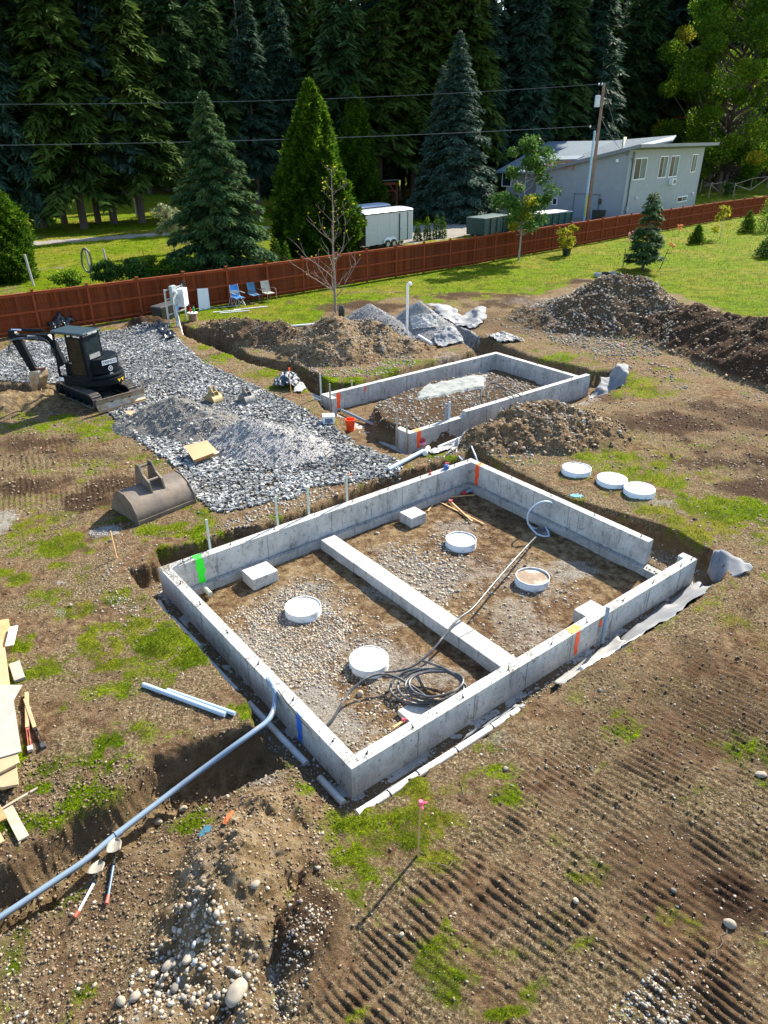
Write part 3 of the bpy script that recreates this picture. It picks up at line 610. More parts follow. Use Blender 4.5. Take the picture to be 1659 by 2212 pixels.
# individual stones
def rock(px, py, size, label, tint=.6, flat=.75, elong=1.25, rz=None):
    size *= .68 if py > 1100 else .85
    p = PS(px, py); V, Fc = BOU[rng.integers(0, 4)]; V = V * (1 + .17 * fbm(V[:, :1] * 1.7 + 9 * px, V[:, 1:2] * 1.7 + V[:, 2:3], 3, 4)); V = V * np.array([elong, .95, flat]) * size / 2
    a = rng.uniform(0, 3) if rz is None else rz; V = V @ np.array([[math.cos(a), math.sin(a), 0], [-math.sin(a), math.cos(a), 0], [0, 0, 1]])
    me = np_mesh('rock', V, Fc, smooth=True, mats=[M_COB]); c = me.color_attributes.new('tint', 'FLOAT_COLOR', 'POINT'); c.data.foreach_set('color', np.tile([tint * .92, .25, 1, 1], len(V)).astype(np.float32))
    return tag(add_obj('rock', me, loc=p + Vector((0, 0, size * flat * .3))), label, 'rock')
rock(511, 2149, .30, 'large egg-shaped tan boulder nearest the bottom edge of the photo', .62, .7, 1.45, 1.2)
rock(368, 2090, .21, 'round cream boulder on the left of the near cobble spill', .72)
rock(292, 2156, .15, 'white round stone low on the near left slope', .68)
rock(262, 2165, .14, 'cream stone beside the white round stone low on the near left slope', .66)
rock(410, 2070, .15, 'orange-brown standing stone in the near cobble spill', .93, .6, 1.8, .9)
rock(380, 2136, .14, 'grey flat stone below the round cream boulder', .3)
rock(551, 1913, .13, 'smooth pale stone on the crest of the near mound', .5, .7, 1.4)
rock(342, 1776, .15, 'round tan stone on the near bank of the trench', .6)
rock(396, 1748, .14, 'oval tan stone on the trench bank nearest the foundation', .58, .7, 1.4)
rock(778, 1500, .17, 'large cream cobble standing alone in the left bay', .72, .9, 1.1)
rock(815, 1153, .14, 'yellow-tan cobble beside the centre beam', .78)
rock(1575, 1998, .17, 'pale oval boulder in the mud at the bottom right', .55)
rock(1643, 1675, .17, 'oval grey-green stone at the right edge of the mud', .5, .6, 1.5, 0)
rock(1295, 1492, .10, 'dark grey lump of rock on the bare soil in front of the foundation', .02)
rock(1455, 1925, .09, 'blue-grey stone at the end of the track prints', .0)
rock(867, 2021, .0801, 'small tan stone standing at the top of the foreground tracks', .6, 1.0)
rock(1243, 1947, .10, 'white stone in the churned soil below the survey stake', .68)
rock(153, 1309, .10, 'yellowish round stone beside a splash of white grit', .75, .9, 1.0)
rock(1213, 842, .16, 'grey stone by the far corner of the small foundation', .35)
rock(1338, 935, .16, 'cream stone right of the mound between the foundations', .65)
rock(1113, 963, .16, 'pale stone low on the mound between the foundations', .66)
rock(1130, 970, .14, 'tan stone low on the mound, right of its pale neighbour', .55)
rock(596, 1172, .18, 'pale concrete lump behind the pad footing by the green stripe', .66)
rock(1092, 1662, .10, 'grey broken concrete lump on soil beside the drain pipe', .3)
# grass
def leaf_mat(name, stops, trans=.35, rough=.55):
    m, t, b = nodes(name); a = attr(t, 'tint'); s_ = N(t, 'ShaderNodeSeparateColor'); t.links.new(a.outputs['Color'], s_.inputs[0])
    c = ramp(t, s_.outputs[0], stops); t.links.new(c, b.inputs['Base Color']); b.inputs['Roughness'].default_value = rough; b.inputs['Specular IOR Level'].default_value = .06
    tr = N(t, 'ShaderNodeBsdfTranslucent'); t.links.new(c, tr.inputs['Color']); mx = N(t, 'ShaderNodeMixShader'); mx.inputs[0].default_value = trans
    t.links.new(b.outputs[0], mx.inputs[1]); t.links.new(tr.outputs[0], mx.inputs[2]); t.links.new(mx.outputs[0], t.nodes['Material Output'].inputs['Surface'])
    return m
M_GRASS = leaf_mat('grass_blade', [(0, (.035, .070, .004)), (.45, (.105, .165, .008)), (.75, (.20, .25, .018)), (1, (.34, .34, .02))], .4)
M_DRY = leaf_mat('dry_grass', [(0, (.07, .05, .025)), (.5, (.20, .16, .08)), (.8, (.40, .33, .20)), (1, (.60, .54, .40))], .2)
def blades(name, x, y, h, w, mat, label, tint):
    n = len(x); z = surf(x, y) - .01; a = rng.uniform(0, 6.28, n); b = rng.uniform(0, 6.28, n); ln = h * rng.uniform(.3, 1.0, n)
    p = np.stack([x, y, z], -1); d = np.stack([np.cos(a), np.sin(a), 0 * a], -1) * w[:, None] / 2; tip = p + np.stack([np.cos(b) * ln, np.sin(b) * ln, h], -1)
    V = np.stack([p - d, p + d, tip], 1).reshape(-1, 3); org = np.array([V[:, 0].mean(), V[:, 1].mean(), 0])
    me = np_mesh(name, V - org, np.arange(3 * n).reshape(-1, 3), mats=[mat]); c = me.color_attributes.new('tint', 'FLOAT_COLOR', 'POINT')
    c.data.foreach_set('color', np.repeat(np.stack([tint, tint, tint, np.ones(n)], -1), 3, 0).astype(np.float32).ravel())
    return tag(add_obj(name, me, loc=org), label, 'grass', kind='stuff')
def gsample(n, ytop, ybot):
    py = rng.uniform(ytop, ybot, n); u = rng.uniform(-.60, .60, n); v = -(py - CY) / FPX; t = CAMH / (sp - v * cp); return u * t, (cp + v * sp) * t, t
x, y, t = gsample(330000, 470, 2280); g0, gm = ground(x, y, True); r = rng.random(len(x))
hz = surf(x, y) - g0 > .06
k = (r < np.clip(gm['g'] * 1.25 - .08, 0, 1)) & ~hz; nnz = fbm(x * .8, y * .8, 3, 12)
hh = (.035 + .035 * rng.random(len(x)) + .02 * np.clip(nnz, 0, 1)) * (1 + (t - 8) * .02)
hh = hh * np.clip(gm['g'] * 1.2, .5, 1.2) * (1 + .6 * np.clip(fbm(x * 6, y * 6, 2, 15) * 2, -.6, 1)) * np.where(t < 22, 1.25, 1.0)
blades('grass', x[k], y[k], hh[k], (.0075 * t / 9)[k], M_GRASS, 'bright green grass growing in clumps and as lawn', np.clip(.45 + .4 * nnz[k] + rng.normal(0, .2, k.sum()), 0, 1))
nd = 300000; py = rng.uniform(880, 2280, nd); u = rng.uniform(-.60, .60, nd); v = -(py - CY) / FPX; t = CAMH / (sp - v * cp); x = u * t; y = (cp + v * sp) * t; g0, gm = ground(x, y, True); r = rng.random(nd); hz = surf(x, y) - g0 > .06
k2 = (gm['pad'] < .2) & (gm['cut'] < .3) & (gm['p'] < .6) & ~hz & (r < np.clip(.50 + .8 * fbm(x * 1.3, y * 1.3, 4, 19) - .5 * gm['f'] - .25 * gm['trk'] - .45 * gm['o'], 0, 1))
blades('dry_grass', x[k2], y[k2], (.008 + .035 * rng.random(k2.sum()) ** 2), (.0065 * t / 9)[k2], M_DRY, 'matted straw-coloured dead grass on the worn turf', rng.random(k2.sum()) ** 1.3)
# ================================================================== FOUNDATIONS
def concrete(name, lo=(.27, .27, .25), hi=(.50, .495, .47), stain=.7):
    m, t, b = nodes(name); L = t.links; pos = geopos(t); c = N(t, 'ShaderNodeSeparateXYZ'); L.new(pos, c.inputs[0])
    n1 = noise(t, pos, 1.6, 6, .65); n2 = noise(t, pos, 9, 6, .7); n3 = noise(t, pos, 70, 3)
    col = ramp(t, n1, [(.3, lo), (.7, hi)]); col = mix(t, maprange(t, n2, .45, .75, 0, .45), col, tuple(x * 1.25 for x in hi))
    mp = N(t, 'ShaderNodeMapping'); mp.inputs['Scale'].default_value = (7, 7, 1.3); L.new(pos, mp.inputs[0]); n4 = noise(t, mp.outputs[0], 1.3, 5, .75)
    col = mix(t, maprange(t, n4, .54, .66, 0, stain), col, tuple(x * .48 for x in lo))
    n5 = noise(t, pos, 3.4, 5, .8); col = mix(t, maprange(t, n5, .585, .64, 0, stain), col, tuple(x * .55 for x in lo))
    L.new(col, b.inputs['Base Color']); b.inputs['Roughness'].default_value = .88; b.inputs['Specular IOR Level'].default_value = .25
    bump(t, b, mth(t, 'ADD', n2, mth(t, 'MULTIPLY', n3, .4)), .5, .012); return m
M_CON = concrete('cast_concrete'); M_FOOT = concrete('footing_concrete', (.22, .22, .21), (.36, .355, .34), .6); M_TOPC = concrete('pale_concrete', (.30, .295, .27), (.52, .51, .48), .55)
M_SEAM = simple('form_seam', (.20, .20, .19), .9); M_IRON = simple('black_iron', (.03, .028, .026), .55, .6); M_RUST = simple('rust', (.16, .07, .03), .8)
M_ORG = simple('orange_spray_paint', (.95, .085, .012), .6, var=.12, scale=20); M_GRN = simple('green_spray_paint', (.03, .80, .03), .6, var=.1, scale=20); M_BLU = simple('blue_spray_paint', (.015, .13, .60), .6, var=.12, scale=20)
M_ORG2 = simple('orange_overspray', (.85, .22, .03), .7, var=.2, scale=30)
def ring(poly, z0, z1, fn): return [fn(a, b, z0) for a, b in poly], Vector((0, 0, z1 - z0))
def walls(root, fn, poly, z0, z1, mat, name='wall'):
    m = MB(); p, v = ring(poly, z0, z1, fn); m.prism(p, v); return m.build(name, mat, root, bevel=.008)
def rel(px, py, z):
    p = P(px, py, z); return float((p - B0).dot(E1)), float((p - B0).dot(E2))
def relG(px, py, z):
    p = P(px, py, z); return float((p - G0).dot(E1)), float((p - G0).dot(E2))
TH = .20
tg = rel(1410, 1166, WT)[1]; print('gap t', tg)
root = thing('concrete_foundation', 'large rectangular concrete foundation with green, blue and orange paint stripes in the foreground', 'foundation', F(0, 0, -.7))
walls(root, F, [(W1, tg), (W1, D1), (0, D1), (0, 0), (W1, 0), (W1, .34), (W1 - TH, .34), (W1 - TH, TH), (TH, TH), (TH, D1 - TH), (W1 - TH, D1 - TH), (W1 - TH, tg)], -.50, WT, M_CON)
o = .13
for a in ([(-o, -o), (W1 + o, -o), (W1 + o, TH + o), (-o, TH + o)], [(-o, D1 - TH - o), (W1 + o, D1 - TH - o), (W1 + o, D1 + o), (-o, D1 + o)],
          [(-o, TH + o), (TH + o, TH + o), (TH + o, D1 - TH - o), (-o, D1 - TH - o)], [(W1 - TH - o, TH + o), (W1 + o, TH + o), (W1 + o, D1 - TH - o), (W1 - TH - o, D1 - TH - o)]):
    walls(root, F, a, -.80, -.502, M_FOOT, 'footing')
# rough edge of mortar on the footing's ledge
def rough_strip(a, b, wd, z, fn, n=60):
    m = MB(); a = Vector(a); b = Vector(b); L = (b - a).length; d = (b - a) / L; q = Vector((-d.y, d.x))
    for i in range(int(L / .06)):
        c = a + d * (i * .06 + R.uniform(0, .05)) + q * R.uniform(0, wd); p = fn(c.x, c.y, z + R.uniform(-.004, .008)); m.box(p, (R.uniform(.02, .07), R.uniform(.02, .05), R.uniform(.015, .045)), rz=R.uniform(0, 3), taper=.6)
    return m
m = rough_strip((TH + .03, D1 - TH - .05), (W1 - TH, D1 - TH - .05), -.04, -.49, F); m.build('mortar_crumbs', M_FOOT, root)['kind'] = 'stuff'
m = rough_strip((W1 - TH - .03, TH), (W1 - TH - .03, D1 - TH), .05, -.49, F); m.build('mortar_crumbs', M_FOOT, root)['kind'] = 'stuff'
mb = rel(693, 1163, -.42); mbr = rel(725, 1155, -.42); me_ = rel(1065, 1428, -.42); mer = rel(1113, 1425, -.42); print('beam', mb, mbr, me_, mer)
def seam(fn, s, t, horiz_s, z0=-.50, z1=WT, w=.014):
    m = MB(); sz = (w, .006, z1 - z0 - .01) if horiz_s else (.006, w, z1 - z0 - .01)
    m.box(fn(s, t, (z0 + z1) / 2), sz, rz=math.radians(38.5)); return m
for s in (1.25, 2.45, 3.7, 4.9, 6.1, 7.3, 8.4): seam(F, s, -.001, True).build('form_seam', M_SEAM, root)
for s in (2.45, 4.2, 5.9, 6.4, 7.6): seam(F, s, D1 - TH - .001, True).build('form_seam', M_SEAM, root)
for t in (2.9, 4.3, 5.5, 3.2): seam(F, W1 - TH - .001, t, False).build('form_seam', M_SEAM, root)
for t in (1.3, 3.0, 4.8): seam(F, -.001, t, False).build('form_seam', M_SEAM, root)
def bolt(root, fn, s, t, z=WT):
    p = fn(s, t, z); m = MB(); a = R.uniform(0, 6.28); d = Vector((math.cos(a), math.sin(a), 0))
    m.tube([p + Vector((0, 0, -.03)), p + Vector((0, 0, .045)) + d * .01, p + Vector((0, 0, .075)) + d * .025], .008, 6); m.box(p + Vector((0, 0, .005)), (.03, .03, .01))
    m.build('anchor_bolt', M_IRON, root)
for s in (.35, 1.2, 2.25, 3.3, 4.4, 5.4, 6.5, 7.5, 8.5, 8.9): bolt(root, F, s, .07 if s > .5 else .1)
for s in (.5, 1.6, 2.7, 3.8, 4.9, 6.0, 7.1, 8.3, 8.8): bolt(root, F, s, D1 - .1)
for t in (.6, 1.7, 2.8, 3.9, 5.0, 5.9): bolt(root, F, .1, t)
for t in (tg + .25, tg + 1.5, tg + 2.8, tg + 4.1, 6.3): bolt(root, F, W1 - .1, min(t, 6.4))
def stripe(root, fn, s, t, along_s, w, z0, z1, mat, side, top=None, name='paint_stripe'):
    """a sprayed stripe on a wall face: thin ragged skin 3 mm proud"""
    m = MB(); n = 9; zl = [z0 + (z1 - z0) * i / n for i in range(n + 1)]; L = []; Rr = []
    for i, z in enumerate(zl):
        e = .012 * math.sin(i * 1.9 + s) + R.uniform(-.008, .008); ww = w * (1 - .15 * math.sin(i * .8)) ; off = side * .004
        if along_s: L.append(fn(s - ww / 2 + e, t + off, z)); Rr.append(fn(s + ww / 2 + e, t + off, z))
        else: L.append(fn(s + off, t - ww / 2 + e, z)); Rr.append(fn(s + off, t + ww / 2 + e, z))
    b = len(m.v); m.add(L + Rr, [(i, i + 1, n + 2 + i, n + 1 + i) for i in range(n)]); o = m.build(name, mat, root)
    so = o.modifiers.new('thick', 'SOLIDIFY'); so.thickness = .003; so.offset = 0
    if top:
        m = MB(); tw, td, tm = top; cs, ct = (s, t - side * td / 2) if along_s else (s - side * td / 2, t); q = []
        for i in range(14):
            a = 2 * pi * i / 14; r = 1 + R.uniform(-.22, .12); dx = tw / 2 * r * math.copysign(abs(math.cos(a)) ** .6, math.cos(a)); dy = min(td / 2, td / 2 * r) * math.copysign(abs(math.sin(a)) ** .6, math.sin(a))
            q.append(fn(cs + (dx if along_s else dy), ct + (dy if along_s else dx), WT + .002))
        m.prism(q, (0, 0, .003)); m.build('paint_patch', tm, root)
s_, t_ = rel(434, 1210, WT); stripe(root, F, s_, D1 - TH, True, .17, -.50, WT, M_GRN, -1, (.2, .19, M_GRN))
s_, t_ = rel(1243, 1360, WT); stripe(root, F, s_, 0, True, .10, -.42, WT, M_ORG, -1, (.30, .2, M_ORG2))
s_, t_ = rel(1293, 1330, WT); stripe(root, F, s_, 0, True, .07, -.12, .05, M_ORG, -1)
s_, t_ = rel(641, 1545, WT); stripe(root, F, 0, t_, False, .13, -.47, WT, M_BLU, -1, (.30, .19, simple('blue_overspray', (.35, .50, .62), .7)))
s_, t_ = rel(1027, 1003, WT); stripe(root, F, W1 - TH, D1 - .45, False, .13, -.50, WT, M_ORG, -1, (.2, .19, M_ORG2))
# centre beam and pads
bs0, bs1 = mb[0], mbr[0]
bs0 = (mb[0] + me_[0]) / 2; bs1 = bs0 + .40
root2 = thing('footing_beam', 'long concrete footing strip dividing the large foundation into two bays', 'footing beam', F(bs0, TH, -.7))
tt = [TH + o, 1.7, 3.6, 5.1, D1 - TH - o]
for i in range(4):
    m = MB(); q = [F(bs0 + R.uniform(-.008, .008), tt[i], -.8), F(bs1 + R.uniform(-.008, .008), tt[i], -.8), F(bs1 + R.uniform(-.008, .008), tt[i + 1] - .006, -.8), F(bs0 + R.uniform(-.008, .008), tt[i + 1] - .006, -.8)]
    m.prism(q, (0, 0, .8 - .44 + R.uniform(-.008, .008))); m.build('beam_section', M_TOPC, root2, bevel=.015)
def pad(cx, cy, w, d, z, label, rz=38.5, h=.3):
    p = P(cx, cy, z); m = MB(); m.box((p.x, p.y, z - h / 2), (w, d, h), rz=math.radians(rz)); return tag(m.build('footing_pad', M_TOPC, bevel=.012), label, 'footing pad')
pad(561, 1232, .62, .50, -.42, 'square concrete pad footing in the left bay below the green stripe')
pad(892, 1107, .50, .46, -.44, 'square concrete pad footing against the back wall of the right bay')
pad(1280, 1318, .55, .50, -.40, 'square concrete pad footing behind the front wall near the orange triangle')
pad(900, 1535, .50, .42, -.60, 'flat concrete slab under the black hose coil')
# round piers
M_TUBE = simple('white_form_tube', (.62, .68, .73), .6, var=.06, scale=8, spec=.2, dirt=(.42, .40, .36), dirt_amt=.25); M_SAND = simple('dusty_pier_top', (.50, .47, .42), .9, var=.15, scale=8, bmp=.3); M_PALETOP = simple('white_pier_top', (.62, .62, .60), .85, var=.14, scale=4, bmp=.3, dirt=(.42, .37, .30), dirt_amt=.45); M_MUDTOP = simple('muddy_pier_top', (.24, .175, .12), .95, var=.25, scale=5, bmp=.4, dirt=(.5, .46, .4), dirt_amt=.25)
def pier(px, py, r, zt, zb, label, mtop, inset=.02, grp=None, tilt=0.0):
    p = P(px, py, zt); gz_ = zs(p.x, p.y); rt = thing('round_pier', label, 'pier', (p.x, p.y, gz_), group=grp); n = 40
    m = MB(); prof = []; M = Matrix.Rotation(tilt, 3, 'X'); hgt = zt - gz_
    m.lathe([(r - .012, hgt - inset - .06), (r - .014, hgt + .0), (r, hgt), (r + .004, hgt * .5), (r + .012, -.12)], n, M=M)
    for i in range(len(m.v)):
        a = math.atan2(m.v[i].y, m.v[i].x); m.v[i] *= 1 + .012 * math.sin(2 * a + px) + .006 * math.sin(5 * a)
        if i // n >= 3: m.v[i].z += .02 * math.sin(7 * a + px) 
    m.build('form_tube', M_TUBE, rt, local=True, smooth=True)
    m = MB(); m.lathe([(.001, hgt - inset + .006), (r * .5, hgt - inset + .004), (r - .012, hgt - inset - .002), (r - .013, hgt - inset - .05)], n, M=M); m.build('concrete_top', mtop, rt, local=True, smooth=True)
pier(654, 1309, .365, -.53, -.7, 'round pier in a clean white tube among the pebbles of the left bay', M_PALETOP)
pier(797, 1422, .365, -.53, -.7, 'round pier with dusty grey top beside the black hose in the left bay', M_SAND, .008)
pier(996, 1164, .365, -.53, -.7, 'round white-rimmed pier in the right bay nearest the back corner', M_SAND, .03)
pier(1151, 1244, .365, -.53, -.7, 'round pier with brown mud inside its white rim in the right bay', M_MUDTOP, .04)
pier(1246, 1010, .375, .165, 0, 'white round pier outside the foundation, leftmost of the three beside the mound', M_PALETOP)
pier(1323, 1033, .385, .165, 0, 'white round pier outside the foundation, middle of the three', M_PALETOP, .006)
pier(1382, 1054, .385, .165, 0, 'white round pier outside the foundation, rightmost of the three and nearest the grass', M_SAND, .012)
# ---- the small foundation
root = thing('concrete_foundation', 'smaller grey concrete foundation with a garage opening behind the large one', 'foundation', G(0, 0, -.7))
a_ = relG(694.5, 851, WT); b_ = relG(722.9, 860.5, WT); f_ = relG(855.4, 923.8, WT); d_ = relG(1268.2, 816.8, WT); print('G', a_, b_, f_, d_)
W2 = d_[0]; D2 = a_[1]; rr = abs(D2 - b_[1]); fr = f_[1]
walls(root, G, [(0, fr), (0, 0), (W2, 0), (W2, D2), (0, D2), (0, D2 - rr), (TH, D2 - rr), (TH, D2 - TH), (W2 - TH, D2 - TH), (W2 - TH, TH), (2.3, TH), (2.3, TH - .004), (TH, TH - .004), (TH, fr)], -.55, WT, M_CON)
m = MB(); q = [G(2.35, .005, WT + .001), G(W2 - .005, .005, WT + .001), G(W2 - .005, TH - .005, WT + .001), G(2.35, TH - .005, WT + .001)]; m.prism(q, (0, 0, .16)); m.build('raised_wall', M_CON, root, bevel=.006)
for a in ([(-o, -o), (W2 + o, -o), (W2 + o, TH + o), (-o, TH + o)], [(-o, D2 - TH - o), (W2 + o, D2 - TH - o), (W2 + o, D2 + o), (-o, D2 + o)], [(-o, TH + o), (TH + o, TH + o), (TH + o, D2 - TH - o), (-o, D2 - TH - o)], [(W2 - TH - o, TH + o), (W2 + o, TH + o), (W2 + o, D2 - TH - o), (W2 - TH - o, D2 - TH - o)]):
    walls(root, G, a, -.85, -.552, M_FOOT, 'footing')
for s in (1.9, 3.7, 4.2, 6.2): seam(G, s, D2 - TH - .001, True, -.55).build('form_seam', M_SEAM, root)
for s in (2.1, 3.3, 5.4, 7.0): seam(G, s, -.001, True, -.55).build('form_seam', M_SEAM, root)
for s in (.9, 2.6, 3.8, 5.1, 6.4, 7.7): bolt(root, G, s, .1, WT + (.16 if s > 2.35 else 0))
for s in (1.0, 2.2, 3.5, 4.9, 6.2, 7.5): bolt(root, G, s, D2 - .1)
for t in (.25, .45): bolt(root, G, .1, t); bolt(root, G, .1, D2 - t)
for t in (1.2, 2.4, 3.6): bolt(root, G, W2 - .1, t)
s_, t_ = relG(732, 848, WT); stripe(root, G, s_, D2 - TH, True, .15, -.48, .08, M_ORG, -1)
s_, t_ = relG(787, 832, WT); stripe(root, G, s_, D2 - TH, True, .06, -.12, .08, M_ORG, -1)
s_, t_ = relG(917, 936, WT); stripe(root, G, s_, 0, True, .15, -.45, WT, M_ORG, -1, (.3, .19, M_ORG2))

# snap-tie holes and the grit left on the corner of the wall top
def ties(root, fn, lst):
    m = MB()
    for (s, t, z, axis) in lst:
        c = fn(s, t, z); m.box(c, (.028, .006, .028) if axis else (.006, .028, .028), rz=math.radians(38.5))
    o = m.build('tie_hole', M_SEAM, root); o['kind'] = 'stuff'
rf_ = [o for o in COL.objects if o.name == 'concrete_foundation'][0]
ties(rf_, F, [(.5 + .61 * i, -.001, z, True) for i in range(14) for z in (-.35, -.05)] + [(.5 + .61 * i, D1 - TH - .001, z, True) for i in range(14) for z in (-.35, -.05)] + [(W1 - TH - .001, 1.9 + .61 * i, z, False) for i in range(7) for z in (-.35, -.05)] + [(-.001, .5 + .61 * i, z, False) for i in range(10) for z in (-.35, -.05)])
n = 900; q = rng.random(n); along = rng.random(n) ** 2.2; ss = np.where(q < .55, .02 + along * 1.1, .03 + .15 * rng.random(n)); tt_ = np.where(q < .55, D1 - .02 - .17 * rng.random(n), D1 - .03 - along * .9)
xx = np.array([F(a, b).x for a, b in zip(ss, tt_)]); yy = np.array([F(a, b).y for a, b in zip(ss, tt_)]); tag(scatter('grit', xx, yy, sizes(n, .008, .028), CRU, M_COB, (.5, .9), .2, False, zf=lambda x, y: np.full(x.shape, WT)), 'gravelly grit lying on the wall top at the left corner', 'grit', kind='stuff')
for (pp, nn_, lab) in (((0, D1 / 2), 260, 'mud crumbs on the left wall top'), ((W1 / 2, D1 - .1), 300, 'mud crumbs on the back wall top'), ((W1 / 2, .1), 380, 'mud crumbs on the front wall top')):
    if pp[0] == 0: ss = .02 + .16 * rng.random(nn_); tt_ = D1 * rng.random(nn_)
    else: ss = W1 * rng.random(nn_); tt_ = pp[1] + .16 * (rng.random(nn_) - .5)
    xx = np.array([F(a, b).x for a, b in zip(ss, tt_)]); yy = np.array([F(a, b).y for a, b in zip(ss, tt_)]); tag(scatter('mud_crumbs', xx, yy, sizes(nn_, .006, .026, 3), CRU, M_CLOD, (.3, .6), .2, False, zf=lambda x, y: np.full(x.shape, WT)), lab, 'mud crumbs', kind='stuff')
# ================================================================== PIPES, HOSES, TIMBER, CLOTH
M_PVC = simple('white_pvc', (.72, .73, .72), .4, var=.05, dirt=(.45, .40, .33), dirt_amt=.2); M_DPIPE = simple('dusty_drain_pipe', (.50, .52, .52), .55, var=.1, scale=5, dirt=(.40, .36, .30), dirt_amt=.4)
M_CNDT = simple('grey_conduit', (.17, .24, .32), .45, var=.08, scale=5, dirt=(.30, .27, .24), dirt_amt=.15); M_CNDTL = simple('light_grey_conduit', (.36, .46, .55), .4, var=.06); M_HOSE = simple('black_hose', (.05, .055, .06), .38, var=.2, dirt=(.22, .20, .17), dirt_amt=.3)
M_HOSEW = simple('pale_blue_hose', (.42, .50, .58), .4, var=.1); M_WOOD = simple('raw_timber', (.36, .21, .09), .75, var=.22, scale=5); M_WOODP = simple('pale_timber', (.38, .27, .15), .75, var=.18, scale=4, dirt=(.45, .30, .14), dirt_amt=.2)
M_WOODG = simple('weathered_board', (.36, .30, .22), .85, var=.25, scale=6); M_PLY = simple('grey_plywood', (.30, .29, .25), .8, var=.12, scale=5, dirt=(.25, .24, .22), dirt_amt=.2); M_LATH = simple('lath', (.50, .30, .14), .8, var=.15, scale=10)
M_BATTEN = simple('pale_green_batten', (.45, .50, .43), .7, var=.1, scale=8); M_PINK = simple('pink_ribbon', (.85, .10, .20), .6, var=.15); M_RED = simple('red_plastic', (.62, .02, .02), .4, var=.1); M_GEO = simple('filter_fabric', (.17, .18, .195), .85, var=.2, scale=3, bmp=.3, dirt=(.27, .26, .24), dirt_amt=.3)
M_GEOL = simple('pale_filter_fabric', (.29, .29, .28), .85, var=.2, scale=3, bmp=.3, dirt=(.35, .31, .26), dirt_amt=.3); M_TARP = simple('black_plastic_sheet', (.018, .020, .024), .28, var=.3, scale=4); M_TARPB = simple('navy_tarp', (.02, .035, .055), .5, var=.3, scale=4)
def pipe(name, label, cat, pts, r, mat, n=12, hollow=True, grp=None, parent=None):
    m = MB(); m.tube(pts, r, n, cap=True); o = m.build(name, mat, parent, smooth=True)
    if parent is None: tag(o, label, cat, grp)
    return o
def smooth_path(pts, k=6):
    pts = [Vector(p) for p in pts]; o = []
    for i in range(len(pts) - 1):
        p0 = pts[max(i - 1, 0)]; p1 = pts[i]; p2 = pts[i + 1]; p3 = pts[min(i + 2, len(pts) - 1)]
        for j in range(k):
            t = j / k; o.append(.5 * ((2 * p1) + (p2 - p0) * t + (2 * p0 - 5 * p1 + 4 * p2 - p3) * t * t + (3 * p1 - p0 - 3 * p2 + p3) * t ** 3))
    return o + [pts[-1]]
# drain pipe along the left ditch, in lengths
root = thing('drain_pipe', 'white perforated drain pipe half buried along the left side of the large foundation', 'drain pipe', P(530, 1500, -.5))
for a, b in (((343, 1300), (364, 1338)), ((370, 1335), (434, 1400)), ((446, 1424), (511, 1493)), ((538, 1520), (662, 1650)), ((690, 1680), (741, 1735))):
    m = MB(); m.tube([P(*a, -.47), P(*b, -.47)], .055, 14); m.build('pipe_length', M_DPIPE, root, smooth=True)
root = thing('drain_pipe', 'long white drain pipe along the ditch in front of the large foundation', 'drain pipe', P(900, 1680, -.4))
q = [(772, 1758), (840, 1716), (902, 1674), (985, 1622), (1062, 1572), (1120, 1535)]
for i in range(5):
    m = MB(); m.tube([P(*q[i], -.30), P(*q[i + 1], -.30)], .06, 14); m.build('pipe_length', M_PVC, root, smooth=True)
    if i: 
        m = MB(); c = P(*q[i], -.30); d = (P(*q[i + 1], -.30) - c).normalized(); m.tube([c - d * .012, c + d * .012], .064, 14); m.build('joint', M_IRON, root)
pipe('drain_pipe', 'white drain pipe end near the orange triangle, outside the front wall', 'drain pipe', [P(1256, 1446, -.2), P(1332, 1409, -.2), P(1385, 1376, -.22)], .055, M_PVC)
# conduit down the trench
z = -.42
cpts = [P(579, 1466, .13), P(592, 1488, .10), P(594, 1510, .0), P(592, 1530, -.05), P(578, 1557, -.08), P(545, 1583, -.10), P(505, 1612, -.16), P(456, 1648, -.28), P(410, 1682, -.36), P(357, 1722, z), P(251, 1803, z), P(185, 1858, z), P(119, 1903, z), P(0, 1982, z), P(-200, 2110, z)]
root = thing('conduit', 'long grey-blue conduit running down the open trench to the lower left edge', 'conduit', P(357, 1722, -.5))
m = MB(); m.tube(smooth_path(cpts), .043, 14); m.build('pipe', M_CNDT, root, smooth=True)
for a, b in (((249, 1805), (262, 1796)),):
    m = MB(); m.tube([P(*a, z), P(*b, z)], .052, 14); m.build('coupling', M_CNDT, root, smooth=True)
m = MB(); m.tube([P(575, 1462, .16), P(590, 1486, .13), P(594, 1500, .05)], .012, 8); m.build('tape', M_CNDTL, root)
pipe('cable', 'thin black cable lying along the top of the wall past the blue stripe', 'cable', smooth_path([P(600, 1490, .12), P(625, 1525, .115), P(655, 1562, .115), P(672, 1580, .115), P(676, 1594, .115)]), .008, M_IRON)
pipe('conduit', 'longer grey-blue conduit length lying on the grass above the trench', 'conduit', [PS(310, 1483, .04), PS(487, 1548, .04)], .042, M_CNDTL)
pipe('conduit', 'shorter grey-blue conduit length tucked behind the longer one on the grass', 'conduit', [PS(362, 1495, .04), PS(508, 1546, .04)], .036, M_CNDTL)
pipe('conduit', 'upright grey-blue conduit stub strapped to the front wall right of the orange triangle', 'conduit', [P(1300, 1388, -.45), Vector((*P(1300, 1388, -.45)[:2], .38))], .035, M_CNDT)
pipe('pipe_stub', 'short pale green pipe stub poking through the wall footing below the green stripe', 'pipe', [F(rel(440, 1270, -.58)[0], D1 - .3, -.56), F(rel(440, 1270, -.58)[0], D1 - .62, -.57)], .055, simple('green_pvc', (.34, .38, .32), .5))
